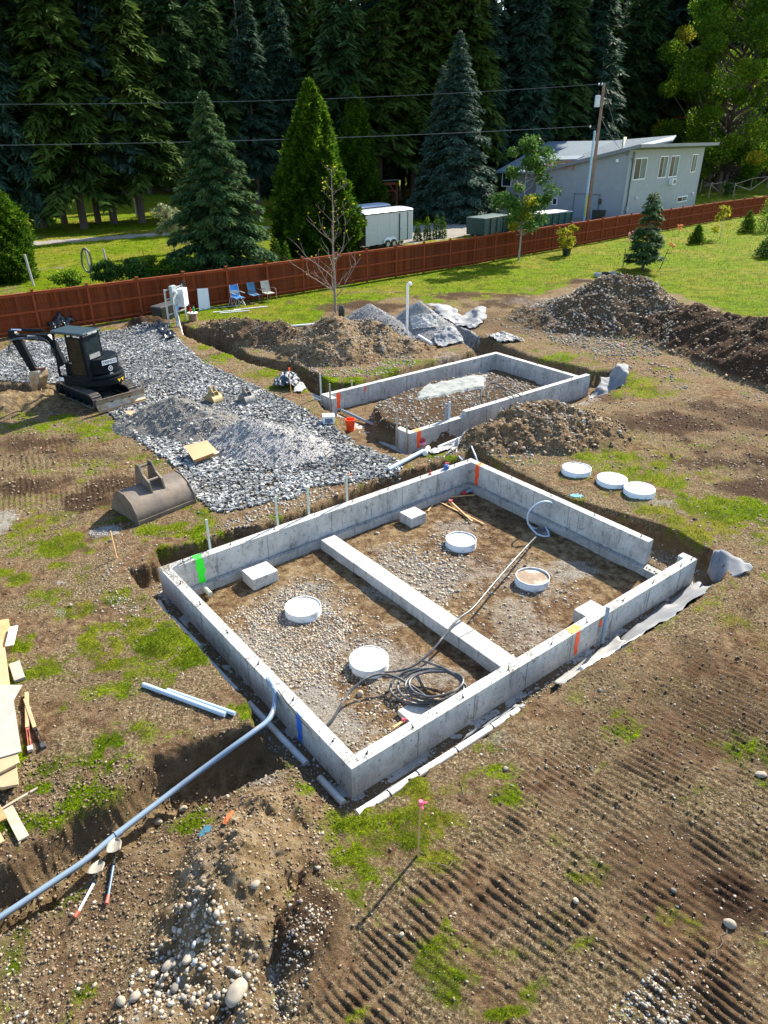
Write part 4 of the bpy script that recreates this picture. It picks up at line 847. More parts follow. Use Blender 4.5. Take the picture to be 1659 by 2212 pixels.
pipe('drain_pipe', 'light grey pipe lying on the edge of the crushed rock', 'pipe', [PS(839, 1019, .07), PS(914, 981, .10)], .058, M_CNDTL)
pipe('drain_pipe', 'white pipe elbow stub beside the pink bag', 'pipe', [PS(918, 984, .07), PS(925, 962, .12)], .075, simple('cream_pipe', (.60, .63, .55), .5))
pipe('drain_pipe', 'long white pipe leaning along the ditch in front of the small foundation', 'pipe', [P(947, 966, -.1), P(985, 950, .0), P(1018, 936, .10)], .045, M_PVC)
pipe('conduit', 'grey-blue conduit crossing the garage opening of the small foundation', 'conduit', [P(738, 886, -.45), P(784, 907, -.45), P(856, 938, -.45)], .045, M_CNDT)
for a, b, l in (((668, 850), (700, 862), 'upper of two parallel blue-grey conduits at the end of the utility trench'), ((668, 856), (700, 869), 'lower of two parallel blue-grey conduits at the end of the utility trench')): pipe('conduit', l, 'conduit', [P(*a, -.5), P(*b, -.5)], .045, M_CNDT)
c = P(966, 906, .1)
pipe('conduit', 'left one of two upright grey conduits behind the front wall of the small foundation', 'conduit', [c + Vector((-.05, 0, -.4)), c + Vector((-.05, 0, .52))], .035, M_CNDT)
pipe('conduit', 'right one of two upright grey conduits behind the front wall of the small foundation', 'conduit', [c + Vector((.06, .05, -.4)), c + Vector((.06, .05, .56))], .035, M_CNDTL)
m = MB()
b_ = PS(879, 722); m.tube([b_, b_ + Vector((0, 0, 2.02)), b_ + Vector((.01, 0, 2.1)), b_ + Vector((.06, 0, 2.15)), b_ + Vector((.13, 0, 2.12)), b_ + Vector((.14, 0, 2.06))], .055, 14); tag(m.build('vent_pipe', M_PVC, smooth=True), 'tall white vent pipe with a bent top beside the gravel piles', 'vent pipe')
pipe('drain_pipe', 'short white pipe lying on the dirt by the grey tarps', 'pipe', [PS(904, 728, .06), PS(932, 746, .06)], .07, M_PVC)
pipe('drain_pipe', 'white pipe lying on the thin gravel behind the brown cone', 'pipe', [PS(620, 708, .06), PS(670, 704, .06), PS(695, 700, .06)], .05, M_PVC)
# black hose
hp = [(1161, 1157, -.60), (1140, 1178, -.45), (1100, 1222, -.38), (1062, 1266, -.36), (1020, 1315, -.36), (986, 1341, -.36), (940, 1398, -.5), (906, 1430, -.60), (870, 1447, -.64), (820, 1452, -.66), (775, 1450, -.66), (742, 1444, -.64)]
root = thing('black_hose', 'long black hose snaking over the centre beam to a coil in the left bay', 'hose', P(918, 1493, -.7))
m = MB(); m.tube(smooth_path([P(*p) for p in hp]), .024, 10); m.build('hose_run', M_HOSE, root, smooth=True)
hp = [(707, 1566, -.66), (722, 1548, -.62), (754, 1497, -.50), (790, 1466, -.42), (824, 1456, -.42), (858, 1464, -.44), (898, 1488, -.5), (935, 1516, -.52), (965, 1530, -.6)]
m = MB(); m.tube(smooth_path([P(*p) for p in hp]), .024, 10); m.build('hose_run', M_HOSE, root, smooth=True)
cc = P(922, 1492, -.62)
for k in range(4):
    n = 40; rx = .62 - .06 * k + R.uniform(-.03, .03); ry = .42 - .03 * k; a0 = R.uniform(0, 6); pts = []
    for i in range(n + 1):
        a = 2 * pi * i / n; pts.append(cc + Vector((math.cos(a) * rx + .05 * k, math.sin(a) * ry - .02 * k, .05 + .05 * k + .10 * max(0, math.sin(a + .6 * k)) )))
    m = MB(); m.tube(pts, .024, 10, cap=False); m.build('hose_loop', M_HOSE, root, smooth=True)
m = MB(); m.tube(smooth_path([P(914, 1428, -.56), P(950, 1440, -.4), P(985, 1460, -.38), P(1008, 1486, -.45), P(1010, 1520, -.6)]), .024, 10); m.build('hose_run', M_HOSE, root, smooth=True)
# standing loop near the back wall
c = P(1171, 1113, -.28); pts = []
for i in range(34):
    a = math.radians(-5 + 295 * i / 33); pts.append(c + Vector((math.cos(a) * .38, .1 * math.cos(a), math.sin(a) * .38)))
pts += [P(1186, 1158, -.62), P(1160, 1154, -.64), P(1140, 1130, -.52)]
pipe('hose_loop', 'pale blue-grey hose standing up in a loop against the back wall of the right bay', 'hose', smooth_path(pts, 2), .02, M_HOSEW)
m = MB(); pp = P(1170, 1148, -.66); m.lathe([(.001, .03), (.2, .03), (.24, -.05)], 20, c=pp); tag(m.build('hose_coil', M_HOSE), 'flat black hose end heaped on the soil under the pale standing loop', 'hose')
for k, (pts, lab, mt) in enumerate((([(1049, 882, -.1), (1038, 858, .3), (1046, 838, .45), (1061, 828, .5), (1080, 832, .5), (1098, 845, .4), (1110, 860, .3)], 'outer black hose arc rising from the rubble in the small foundation', M_HOSE),
        ([(1059, 878, -.1), (1053, 862, .25), (1057, 846, .35), (1072, 837, .4), (1092, 840, .4), (1112, 848, .35), (1126, 856, .3)], 'inner black hose arc rising from the rubble in the small foundation', M_HOSE),
        ([(1083, 876, .29), (1090, 884, .2), (1101, 895, .0)], 'black hose end hanging over the front wall of the small foundation', M_HOSE), ([(1084, 876, .29), (1081, 888, .1), (1079, 900, -.2)], 'white strap hanging over the front wall of the small foundation', M_PVC),
        ([(994, 962, .0), (988, 968, -.02), (990, 980, -.05), (1003, 992, -.05)], 'dark blue hose bent down behind the back corner of the large foundation', M_HOSE), ([(1014, 945, .15), (1019, 965, .1), (1026, 982, .05), (1032, 998, -.1)], 'pale blue hose hanging down to the back corner of the large foundation', M_HOSEW), ([(992, 960, .02), (986, 970, .0), (988, 982, -.02), (999, 994, -.03)], 'pale blue hose curled behind the back corner of the large foundation', M_HOSEW))):
    pipe('hose', lab, 'hose', smooth_path([P(*p) for p in pts]), .022, mt, 8)
# timber
def board(name, label, a, b, w, h, mat, dz=0.0, cat='board', parent=None, up=(0, 0, 1)):
    A = PS(*a) if len(a) == 2 else P(*a); B = PS(*b) if len(b) == 2 else P(*b); off = Vector((0, 0, h / 2 + dz))
    m = MB(); m.bar(A + off, B + off, w, h, up); o = m.build(name, mat, parent, bevel=.003 if w > .05 else 0)
    return o if parent else tag(o, label, cat)
def batten(s, ztop, label):
    p = F(s, D1 + .025); m = MB(); m.box((p.x, p.y, (ztop - .45) / 2), (.045, .03, ztop + .45), rz=math.radians(38.5)); tag(m.build('batten', M_BATTEN), label, 'batten')
for (px, pyt, lab) in ((456, 1187, 'pale upright batten nearest the green stripe behind the back wall'), (601, 1135, 'second pale upright batten from the green stripe behind the back wall'), (669, 1112, 'third pale upright batten from the green stripe behind the back wall'), (750, 1082, 'pale upright batten furthest from the green stripe behind the back wall')):
    batten(rel(px, pyt, WT)[0], .82, lab)
def gb(s, t, zt, label, mat=M_WOODG, w=.05):
    p = G(s, t); m = MB(); m.box((p.x, p.y, (zt - .5) / 2), (w, .03, zt + .5), rz=math.radians(38.5)); tag(m.build('batten', mat), label, 'batten')
gb(-.03, D2 - .05, .85, 'pale upright batten at the far left corner of the small foundation', M_BATTEN)
gb(-.03, D2 - rr + .06, .62, 'grey upright batten on the left return wall of the small foundation')
gb(-.03, fr - .1, .68, 'grey batten on the outer end of the front return wall by the opening')
gb(-.03, .08, .72, 'grey batten at the near corner of the front return wall')
gb(1.35, D2 + .04, .32, 'short grey stake head behind the far wall of the small foundation')
def stake(name, label, base, h, mat, lean=(0, 0), w=.03, ribbon=None, cat='survey stake'):
    b = PS(*base); rt = thing(name, label, cat, b); m = MB(); top = b + Vector((lean[0], lean[1], h)); m.bar(b - Vector((0, 0, .1)), top, w, w * .5, (1, 0, 0)); m.build('lath', mat, rt)
    if ribbon:
        m = MB(); m.tube([top - Vector((0, 0, .05)), top + Vector((0, 0, .015))], w * .75, 8)
        m.bar(top + Vector((.0, 0, -.02)), top + Vector((.07, -.02, .02)), .03, .004); m.bar(top + Vector((.0, 0, -.03)), top + Vector((.03, -.02, -.10)), .025, .004); m.build('ribbon', ribbon, rt)
    return rt
stake('survey_stake', 'wooden survey stake with pink ribbon standing in the grass in the foreground', (902, 1848), .95, M_LATH, (.02, .02), .035, M_PINK)
stake('survey_stake', 'thin bare wooden stake in the turf left of the large foundation', (253, 1207), .68, M_LATH, (-.02, .0))
stake('survey_stake', 'orange-tipped stake beside the dark tarp bundle', (629, 850), .9, M_LATH, (-.02, 0), .035, M_ORG)
stake('survey_stake', 'leaning stake with pink and white flag behind the filter fabric', (1327, 797), .95, M_LATH, (.16, .05), .035, simple('coral_flag', (.85, .18, .14), .6))
stake('survey_stake', 'short grey stake next to the leaning flagged stake', (1323, 797), .45, M_WOODG)
stake('flag', 'small pink flag low on the bare soil right of the small foundation', (1382, 785), .24, M_LATH, (0, 0), .012, M_PINK, 'flag')
stake('survey_stake', 'orange-capped pin on the far right corner of the small foundation wall', (1226, 836), .42, M_IRON, (0, 0), .02, M_ORG, 'pin')
board('lath', 'wooden lath with a pink end lying right of the small foundation', (1320, 841), (1387, 855), .035, .015, M_LATH, cat='lath')
board('lath', 'reddish lath lying on the crushed rock near the soil strip', (731, 1035), (806, 1006), .035, .02, simple('red_lath', (.55, .22, .14), .8), cat='lath')
board('lath', 'level wooden lath lying against the back corner inside the right bay', (944, 1067), (1025, 1073), .035, .02, M_LATH, .05, cat='lath')
board('lath', 'longer crossed lath on the soil of the right bay', (941, 1082), (1045, 1134), .035, .02, M_LATH, .02, cat='lath')
board('lath', 'shorter crossed lath with pink ribbon in the right bay', (970, 1084), (1020, 1130), .035, .02, M_LATH, .05, cat='lath')
board('lath', 'broken lath leaning by the pad footing in the right bay', (924, 1106), (944, 1080), .04, .02, M_LATH, .02, cat='lath')
board('lath', 'orange wooden lath lying beneath the black hose coil', (850, 1578), (966, 1500), .045, .02, M_LATH, .06, cat='lath')
for px, py, l in ((941, 1074, 'pink ribbon tied to the laths at the back of the right bay'), (975, 1088, 'pink ribbon on the crossed laths in the right bay'), (873, 1562, 'pink ribbon on the lath beneath the hose coil')):
    c = PS(px, py, .05); m = MB(); m.tube([c + Vector((R.uniform(-.06, .06), R.uniform(-.06, .06), R.uniform(0, .06))) for i in range(7)], .012, 6); tag(m.build('ribbon', M_PINK), l, 'ribbon')
pipe('pipe_stub', 'blue pipe stub with red end in the back corner of the right bay', 'pipe', [P(1005, 1064, -.62), P(1022, 1057, -.6)], .045, M_CNDT); m = MB(); m.tube([P(1001, 1066, -.62), P(1007, 1063, -.62)], .047, 10); tag(m.build('cap', M_RED), 'red cap on the blue pipe stub in the back corner', 'cap')
m = MB(); c = F(W1 - 1.02, D1 - .1, WT); m.lathe([(.001, 0), (.07, 0), (.075, .10), (.06, .11), (.001, .11)], 14, c=c); tag(m.build('tape_roll', simple('blue_plastic', (.03, .10, .35), .4)), 'small blue tub standing on the back wall near the corner', 'tub')
m = MB(); m.tube([c + Vector((.03, 0, .1)), c + Vector((.05, .02, .16)), c + Vector((-.04, 0, .17)), c + Vector((-.03, .02, .11))], .014, 6); tag(m.build('ribbon', M_PINK), 'pink string spilling out of the small blue tub', 'string')
m = MB(); c = F(W1 - 1.6, D1 - .1, WT); m.lathe([(.001, 0), (.035, 0), (.03, .05), (.012, .06), (.01, .13), (.001, .13)], 10, c=c); tag(m.build('marker', M_RED), 'small red marker standing on the back wall', 'marker')
# boards on the left edge
root = thing('lumber_stack', 'stack of raw yellow timber planks under a grey sheet at the left edge', 'lumber stack', P(0, 1560, 0))
def slab(pts, z0, z1, mat, name, parent): m = MB(); m.prism([(p.x, p.y, z0) for p in PL(pts, z1)], (0, 0, z1 - z0)); return m.build(name, mat, parent, bevel=.004)
for k in range(5):
    dx = R.uniform(-6, 6); slab([(-260 + dx, 1690 + R.uniform(-6, 6)), (-40 + dx, 1400), (1 + dx, 1380), (39 + dx * .3, 1686 + k * 2), (6, 1702 + R.uniform(-5, 5))], .045 * k, .045 * k + .040, M_WOOD if k % 2 else M_WOODP, 'plank', root)
for k, (a, b) in enumerate(((1330, 1560), (1345, 1580), (1368, 1600))):
    slab([(-200, b + 40), (-120, a + 20), (2 + 4 * k, a + 30), (24 + 6 * k, b - 10), (-10, b + 20)], .235 + .045 * k * 0 + .0, .275, M_WOODP, 'plank', root) if k == 2 else None
slab([(-140, 1530), (-100, 1480), (48, 1479), (29, 1512), (46, 1623), (0, 1636), (-120, 1660)], .285, .303, M_PLY, 'plywood_sheet', root)
slab([(-100, 1640), (-60, 1600), (38, 1628), (42, 1646), (0, 1668)], .24, .28, M_WOODP, 'plank', root)
slab([(-80, 1690), (-40, 1640), (2, 1652), (46, 1672), (40, 1690), (0, 1716)], .0 + .23, .262, M_WOOD, 'plank', root) if False else None
board('timber_block', 'pale square-cut timber block lying beside the lumber stack', (32, 1436), (44, 1472), .17, .06, M_PLY, cat='timber block')
m = MB(); a = P(24, 1372, .14); m.bar(P(20, 1395, .12), P(30, 1353, .20), .14, .02, (0, -.4, 1)); tag(m.build('cardboard_flap', simple('white_card', (.66, .62, .54), .8)), 'white card flap sticking up by the top of the lumber stack', 'card')
m = MB(); m.bar(P(4, 1340, .2), P(14, 1398, .05), .22, .03, (.3, -.2, 1)); m.bar(P(-14, 1345, .1), P(10, 1405, .02), .2, .12); tag(m.build('carton', simple('brown_carton', (.40, .25, .11), .85)), 'brown carton crushed at the top of the lumber stack', 'carton')
board('lath', 'thin wooden strip lying on the turf below the lumber stack', (-30, 1768), (82, 1703), .035, .02, M_WOODG, cat='lath')
board('board', 'short weathered board hanging over the edge of the trench', (18, 1750), (53, 1816), .13, .03, M_WOODG, .02)
board('board', 'orange timber offcut at the left edge below the thin strip', (-8, 1745), (9, 1776), .10, .03, M_WOOD, .02)
board('board', 'pale offcut at the left edge beside the trench', (-14, 1790), (4, 1826), .09, .03, M_WOODP, .02)
def clamp(a, b, c, label, mt, mt2):
    A, B, C_ = PS(*a), PS(*b), PS(*c); rt = thing('bar_clamp', label, 'clamp', (A + C_) / 2); m = MB(); m.bar(A + Vector((0, 0, .05)), B + Vector((0, 0, .05)), .055, .05); m.build('wooden_bar', M_WOODP, rt, bevel=.004)
    d = (C_ - B).normalized(); s = Vector((-d.y, d.x, 0)) * .016; m = MB(); m.bar(B + s + Vector((0, 0, .04)), C_ + s + Vector((0, 0, .04)), .01, .03); m.build('side_rail', mt, rt); m = MB(); m.bar(B - s + Vector((0, 0, .04)), C_ - s + Vector((0, 0, .04)), .01, .03); m.build('side_rail', mt, rt)
    m = MB(); m.bar(C_ - d * .02 + Vector((0, 0, .035)), C_ + d * .08 + Vector((0, 0, .035)), .075, .05); m.build('jaw', mt2, rt, bevel=.006)
    m = MB(); m.bar(B + Vector((0, 0, .04)), B + d * .05 + Vector((0, 0, .04)), .05, .04); m.build('jaw', mt, rt, bevel=.004)
clamp((59, 1502), (61, 1578), (66, 1618), 'red clamp on a wooden bar beside the lumber stack', simple('faded_red_iron', (.35, .09, .06), .6), simple('red_and_grey_iron', (.42, .36, .34), .6))
clamp((56, 1516), (77, 1578), (93, 1612), 'black clamp on a pale wooden bar right of the red one', M_IRON, simple('dark_iron', (.07, .07, .075), .5, .4))
# shovels
def shovel(blade, joint, grip_a, grip_end, label, mh, zj=.04, dz=0.0):
    zl = PS(*grip_end).z + .03; Bp = P(*blade, zl - .05); J = P(*joint, zl + .03); Gp = P(*grip_a, zl + .02); E_ = P(*grip_end, zl + .02); rt = thing('shovel', label, 'shovel', J)
    m = MB(); m.tube([J, Gp], .017, 10); m.build('handle', mh, rt, smooth=True); m = MB(); m.tube([Gp, E_], .021, 10); m.build('grip', simple('red_grip', (.62, .08, .05), .5), rt, smooth=True)
    d = (Bp - J); L = d.length; d.normalize(); s = Vector((-d.y, d.x, 0)).normalized(); u = s.cross(d); w = .09; m = MB(); rows = 7; cols = 7; V = []
    for i in range(rows):
        f = i / (rows - 1); ww = w * (1.0 if f < .5 else math.cos((f - .5) * pi * .95)); 
        for j in range(cols):
            g = j / (cols - 1) * 2 - 1; V.append(Bp - d * .14 + d * .30 * f + s * ww * g + Vector((0, 0, .035 * g * g + .075 - .02 * f)))
    m.add(V, [(i * cols + j, i * cols + j + 1, (i + 1) * cols + j + 1, (i + 1) * cols + j) for i in range(rows - 1) for j in range(cols - 1)])
    o = m.build('blade', simple('dusty_steel', (.24, .215, .175), .6, .2, dirt=(.35, .28, .2), dirt_amt=.4), rt, smooth=True); so = o.modifiers.new('thick', 'SOLIDIFY'); so.thickness = .004
    m = MB(); m.tube([J + d * -.04, Bp - d * .10], .022, 8, r1=.012); m.build('socket', M_IRON, rt, smooth=True)
shovel((213, 1882), (206, 1902), (170, 1968), (161, 1981), 'round-point shovel with white and red handle lying by the trench', simple('white_handle', (.62, .62, .62), .4))
shovel((250, 1835), (246, 1864), (234, 1934), (230, 1952), 'round-point shovel with dark blue handle nearest the conduit', simple('blue_handle', (.05, .10, .16), .4))
# cloth
def cloth(name, label, quad, mat, h=.1, n=34, folds=4.0, lift=None, cat='tarp', seed=0, ripple=None, keep=None):
    """crumpled sheet draped over whatever lies beneath the four sighted corners"""
    A, B, C_, D_ = [P(*q[:2], q[2] if len(q) > 2 else 0) for q in quad]; V = []
    sz = ((B - A).length + (D_ - A).length) / 2; X = []; Y = []
    for i in range(n):
        for j in range(n):
            u, v = i / (n - 1), j / (n - 1); p = (A * (1 - u) + B * u) * (1 - v) + (D_ * (1 - u) + C_ * u) * v; X.append(p.x); Y.append(p.y)
    X = np.array(X); Y = np.array(Y); wx = fbm(X * 1.5, Y * 1.5, 3, 200 + seed); wy = fbm(X * 1.5 + 40, Y * 1.5, 3, 210 + seed); X2 = X + wx * sz * .10; Y2 = Y + wy * sz * .10
    r = 1 - np.abs(fbm(X2 * folds / sz, Y2 * folds / sz, 3, 220 + seed)) * 2.2; r2 = 1 - np.abs(fbm(X2 * folds * 2.3 / sz + 9, Y2 * folds * 2.3 / sz, 2, 230 + seed)) * 2.2
    z = surf(X2, Y2) + .02 + h * (np.clip(r, 0, 1) * .7 + np.clip(r2, 0, 1) * .3)
    if lift is not None:
        UU_, VV_ = np.meshgrid(np.linspace(0, 1, n), np.linspace(0, 1, n), indexing='ij'); z = z + lift(UU_.ravel(), VV_.ravel())
    idx = np.arange(n * n).reshape(n, n); Fq = np.stack([idx[:-1, :-1], idx[1:, :-1], idx[1:, 1:], idx[:-1, 1:]], -1).reshape(-1, 4); V = np.stack([X2, Y2, z], -1)
    org = V.mean(0); org[2] = V[:, 2].min(); me = np_mesh(name, V - org, Fq, smooth=True, mats=[mat]); o = tag(add_obj(name, me, loc=org), label, cat); so = o.modifiers.new('thick', 'SOLIDIFY'); so.thickness = .004; return o
bmp_ = lambda cu, cv, su, sv_, h: (lambda u, v: h * np.exp(-((u - cu) / su) ** 2 - ((v - cv) / sv_) ** 2))
cloth('filter_fabric', 'grey filter fabric slumped against the gravel pile behind the vent pipe', [(925, 662), (985, 668), (1000, 712), (950, 700)], M_GEO, .14, folds=2.5, lift=bmp_(.3, .5, .4, .5, .30), seed=1)
cloth('filter_fabric', 'crumpled grey filter fabric with a raised peak right of the gravel piles', [(965, 690), (1042, 672), (1048, 704), (980, 726)], M_GEO, .20, folds=3, lift=bmp_(.85, .4, .15, .5, .30), seed=2)
cloth('filter_fabric', 'rumpled blue-grey sheet lying on the soil below the gravel piles', [(935, 738), (985, 728), (1004, 742), (945, 752)], M_GEO, .12, folds=3, seed=3)
cloth('filter_fabric', 'flat white cloth lying at the foot of the vent pipe', [(885, 722), (940, 722), (945, 732), (890, 730)], M_GEOL, .06, seed=4)
cloth('filter_fabric', 'white rag with a stone in it by the corner of the trench', [(1048, 730), (1085, 722), (1132, 739), (1085, 744)], M_GEOL, .15, seed=5)
cloth('filter_fabric', 'pale filter fabric draped over the bank at the right corner of the small foundation', [(1272, 838), (1310, 802), (1352, 800), (1345, 838)], M_GEO, .12, lift=lambda u, v: .45 * np.exp(-((u - .6) / .35) ** 2) * (1 - .3 * v), folds=3, seed=6)
cloth('black_plastic', 'shiny black plastic crumpled at the top of the rock pad', [(334, 706), (352, 703), (386, 732), (362, 738)], M_TARP, .22, seed=7)
cloth('black_plastic', 'upstanding crumple of black plastic behind the excavator', [(95, 712), (140, 700), (170, 708), (120, 726)], M_TARP, .5, lift=bmp_(.65, .3, .25, .5, .8), seed=8)
cloth('dark_tarp', 'dark navy tarp bundle beside the orange-tipped stake', [(590, 840), (612, 812), (652, 818), (640, 845)], M_TARPB, .20, lift=bmp_(.4, .5, .4, .5, .25), seed=9)
cloth('cardboard', 'muddy white cardboard next to the dark navy tarp', [(632, 848), (650, 822), (672, 828), (652, 850)], M_GEOL, .05, seed=10, cat='cardboard')
cloth('filter_fabric', 'white plastic strip trailing beside the long pipe at the small foundation', [(918, 975), (980, 950), (1000, 960), (940, 985)], M_GEOL, .06, seed=11)
cloth('filter_fabric', 'thin white plastic strip beside the mound and the leaning pipe', [(968, 985), (985, 958), (1010, 950), (985, 975)], M_GEOL, .08, seed=12)
# fabric lining the ditch in front: a strip from the ditch floor up over its bank
def lining(name, label, low, high, mat, seed):
    k = len(low); Lp = smooth_path([P(a, b, -.47) for a, b in low], 6); Hp = smooth_path([P(a, b, c) for a, b, c in high], 6); n = min(len(Lp), len(Hp)); V = []; m_ = 7
    for i in range(n):
        for j in range(m_):
            f = j / (m_ - 1); p = Lp[i] * (1 - f) + Hp[i] * f; p.z = Lp[i].z + (Hp[i].z - Lp[i].z) * f ** 1.6
            w = float(fbm(np.array([p.x * 2.2]), np.array([p.y * 2.2 + f]), 3, 300 + seed)[0]); w2 = float(fbm(np.array([p.x * 6 + 3]), np.array([p.y * 6 + f * 2]), 3, 340 + seed)[0]); e_ = (1 if j == m_ - 1 else .3) * w2 * .12; V.append(p + Vector((.06 * w + e_ * .6, .05 * w - e_, -.015 + .06 * w + .05 * w2)))
    m = MB(); m.add(V, [(i * m_ + j, (i + 1) * m_ + j, (i + 1) * m_ + j + 1, i * m_ + j + 1) for i in range(n - 1) for j in range(m_ - 1)]); o = tag(m.build(name, mat, smooth='all'), label, 'filter fabric'); so = o.modifiers.new('thick', 'SOLIDIFY'); so.thickness = .004
lining('filter_fabric', 'grey filter fabric lining the ditch in front of the large foundation near its corner', [(800, 1728), (880, 1678), (960, 1626), (1040, 1570), (1110, 1520)], [(775, 1752, -.36), (902, 1666, -.34), (985, 1610, -.34), (1062, 1560, -.30), (1130, 1522, -.28)], M_GEO, 1)
lining('filter_fabric', 'white-edged filter fabric billowing out of the ditch below the upright conduit stub', [(1190, 1478), (1240, 1440), (1290, 1405), (1330, 1368)], [(1205, 1478, -.2), (1262, 1444, -.02), (1325, 1412, -.02), (1350, 1380, -.05)], M_GEOL, 2)
lining('filter_fabric', 'pale filter fabric along the ditch at the right end of the front wall', [(1345, 1372), (1400, 1330), (1450, 1292), (1510, 1255)], [(1340, 1398, -.05), (1430, 1345, -.03), (1480, 1310, -.03), (1545, 1262, -.03)], M_GEO, 3)
lining('filter_fabric', 'blue-grey filter fabric showing at the top of the left ditch', [(345, 1296), (380, 1340), (415, 1378), (440, 1404)], [(338, 1300, -.2), (366, 1336, -.18), (404, 1374, -.18), (430, 1404, -.2)], M_GEOL, 4)
# fabric hung over the bank at the right corner of the excavation
A = [(1526, 1240, -.40), (1545, 1259, -.36), (1563, 1254, -.10), (1600, 1240, .08), (1626, 1229, .11)]; B = [(1538, 1196, .13), (1555, 1186, .16), (1585, 1200, .17), (1610, 1214, .16), (1629, 1224, .13)]
V = []; n, m_ = 33, 9; La = smooth_path([P(*p) for p in A], 8); Lb = smooth_path([P(*p) for p in B], 8)
for i in range(n):
    for j in range(m_):
        f = j / (m_ - 1); p = La[i] * (1 - f) + Lb[i] * f; V.append(p + Vector((.012 * math.sin(i * .9 + f * 2), -.012 * math.sin(i * 1.1), .012 * math.sin(i * .8 + f * 5))))
m = MB(); m.add(V, [(i * m_ + j, (i + 1) * m_ + j, (i + 1) * m_ + j + 1, i * m_ + j + 1) for i in range(n - 1) for j in range(m_ - 1)]); o = tag(m.build('filter_fabric', M_GEO, smooth='all'), 'large grey filter fabric sheet hung over the bank at the right corner of the excavation', 'filter fabric'); o.modifiers.new('t', 'SOLIDIFY').thickness = .005
rock(1601, 1214, .17, 'dark stone weighing down the fabric sheet at the right corner', .02, .5, 1.6, -.3)
# cardboard sheets
def sheet(name, label, pts, z, mat, cat, fold=None):
    V = [P(a, b, z + (c[0] if c else 0)) for a, b, *c in pts]; m = MB(); m.prism(V, (0, 0, .008)); return tag(m.build(name, mat), label, cat)
M_CARD = simple('cardboard', (.42, .25, .13), .8, var=.12, scale=2.5)
rt = thing('cardboard_sheet', 'large flat brown cardboard sheet lying on the crushed rock', 'cardboard', P(432, 970, .06))
m = MB(); q = [P(397, 963, .32), P(447, 951, .32), P(470, 975, .22), P(418, 994, .22)]; m.prism(q, (0, 0, -.01)); m.build('panel', M_CARD, rt)
m = MB(); q = [P(470, 975, .215), P(418, 994, .215), P(421, 1000, .08), P(474, 982, .09)]; m.prism(q, (0, .004, -.006)); m.build('folded_edge', simple('cardboard_edge', (.30, .17, .07), .85), rt)
m = MB(); m.prism([P(461, 978, .235), P(472, 974, .235), P(474, 978, .22), P(463, 982, .22)], (0, 0, .006)); m.build('paper_label', M_GEOL, rt)
sheet('cardboard_sheet', 'corner of buried cardboard poking out left of the grey gravel pile', [(268, 888), (292, 887), (282, 898)], .30, M_CARD, 'cardboard'); sheet('cardboard_sheet', 'corner of buried cardboard poking out above the grey gravel pile', [(385, 868), (410, 866), (424, 874), (400, 876)], .35, M_CARD, 'cardboard')
# bucket and box
c = PS(757, 929); rt = thing('bucket', 'bright orange plastic bucket at the edge of the garage opening', 'bucket', c); m = MB(); m.lathe([(.13, 0), (.155, .38), (.162, .38), (.162, .34), (.166, .34), (.166, .385), (.148, .385), (.125, .02), (.001, .02)], 24); m.build('pail', simple('orange_plastic', (.95, .09, .02), .35, var=.04), rt, local=True, smooth=True)
m = MB(); m.tube(smooth_path([Vector((-.16, 0, .33)), Vector((-.12, -.12, .22)), Vector((0, -.18, .16)), Vector((.12, -.12, .22)), Vector((.16, 0, .33))]), .005, 6); m.build('handle', M_IRON, rt, local=True)
c = PS(710, 914); rt = thing('white_box', 'white plastic box with a dark label standing on the crushed rock', 'box', c, math.radians(8)); m = MB(); m.box((0, 0, .13), (.36, .28, .25), taper=1.06); m.build('tub', M_PVC, rt, local=True, bevel=.02); m = MB(); m.box((0, -.148, .14), (.24, .006, .14)); m.build('printed_label', simple('dark_label', (.10, .13, .20), .5, var=.5, scale=30), rt, local=True); m = MB(); m.box((0, 0, .265), (.38, .3, .02)); m.build('lid', M_PVC, rt, local=True, bevel=.006)
c = PS(905, 968); rt = thing('bag', 'crimson and pink plastic bag heaped by the front wall of the small foundation', 'bag', c); m = MB(); V, Fc = BOU[0]; V = V * (1 + .28 * fbm(V[:, :1] * 3, V[:, 1:2] * 3 + V[:, 2:3] * 2, 3, 9)); V = V * np.array([.17, .15, .22]) + np.array([0, 0, .15]); m.add([tuple(v) for v in V], [tuple(f) for f in Fc]); m.build('bag_body', simple('crimson_plastic', (.36, .02, .06), .35, var=.6, scale=12), rt, local=True, smooth='all')
m = MB(); V = V * np.array([1.4, 1.1, .45]); m.add([tuple(v) for v in V], [tuple(f) for f in Fc]); m.build('clear_wrap', simple('pink_clear_plastic', (.60, .30, .36), .3, var=.3, scale=10), rt, local=True, smooth='all')
def mark(name, label, pts, mat, seed):
    for k, (cx, cy, rx, ry) in enumerate(pts):
        c = P(cx, cy); a = (P(cx + rx, cy) - c).length; n = 90; t = rng.uniform(0, 6.28, n); q = np.sqrt(rng.random(n)); x = c.x + np.cos(t) * q * a; y = c.y + np.sin(t) * q * (P(cx, cy - ry) - P(cx, cy + ry)).length / 2
        z = surf(x, y) + .012; m = MB()
        for i in range(n): m.box((x[i], y[i], z[i]), (R.uniform(.02, .05), R.uniform(.015, .03), .008), rz=R.uniform(0, 3))
        tag(m.build(name, mat), label, 'spray paint', kind='stuff')
mark('paint_mark', 'turquoise spray paint on the soil of the near bank', [(446, 1808, 11, 18)], simple('turquoise_paint', (.02, .11, .17), .9), 1); mark('paint_mark', 'orange spray paint line on the soil of the near bank', [(497, 1786, 5, 24)], simple('orange_soil_paint', (.42, .11, .03), .9), 2)
mark('paint_mark', 'blue spray paint across the soil behind the back wall', [(1245, 1073, 14, 4)], simple('blue_soil_paint', (.10, .35, .50), .8), 3)
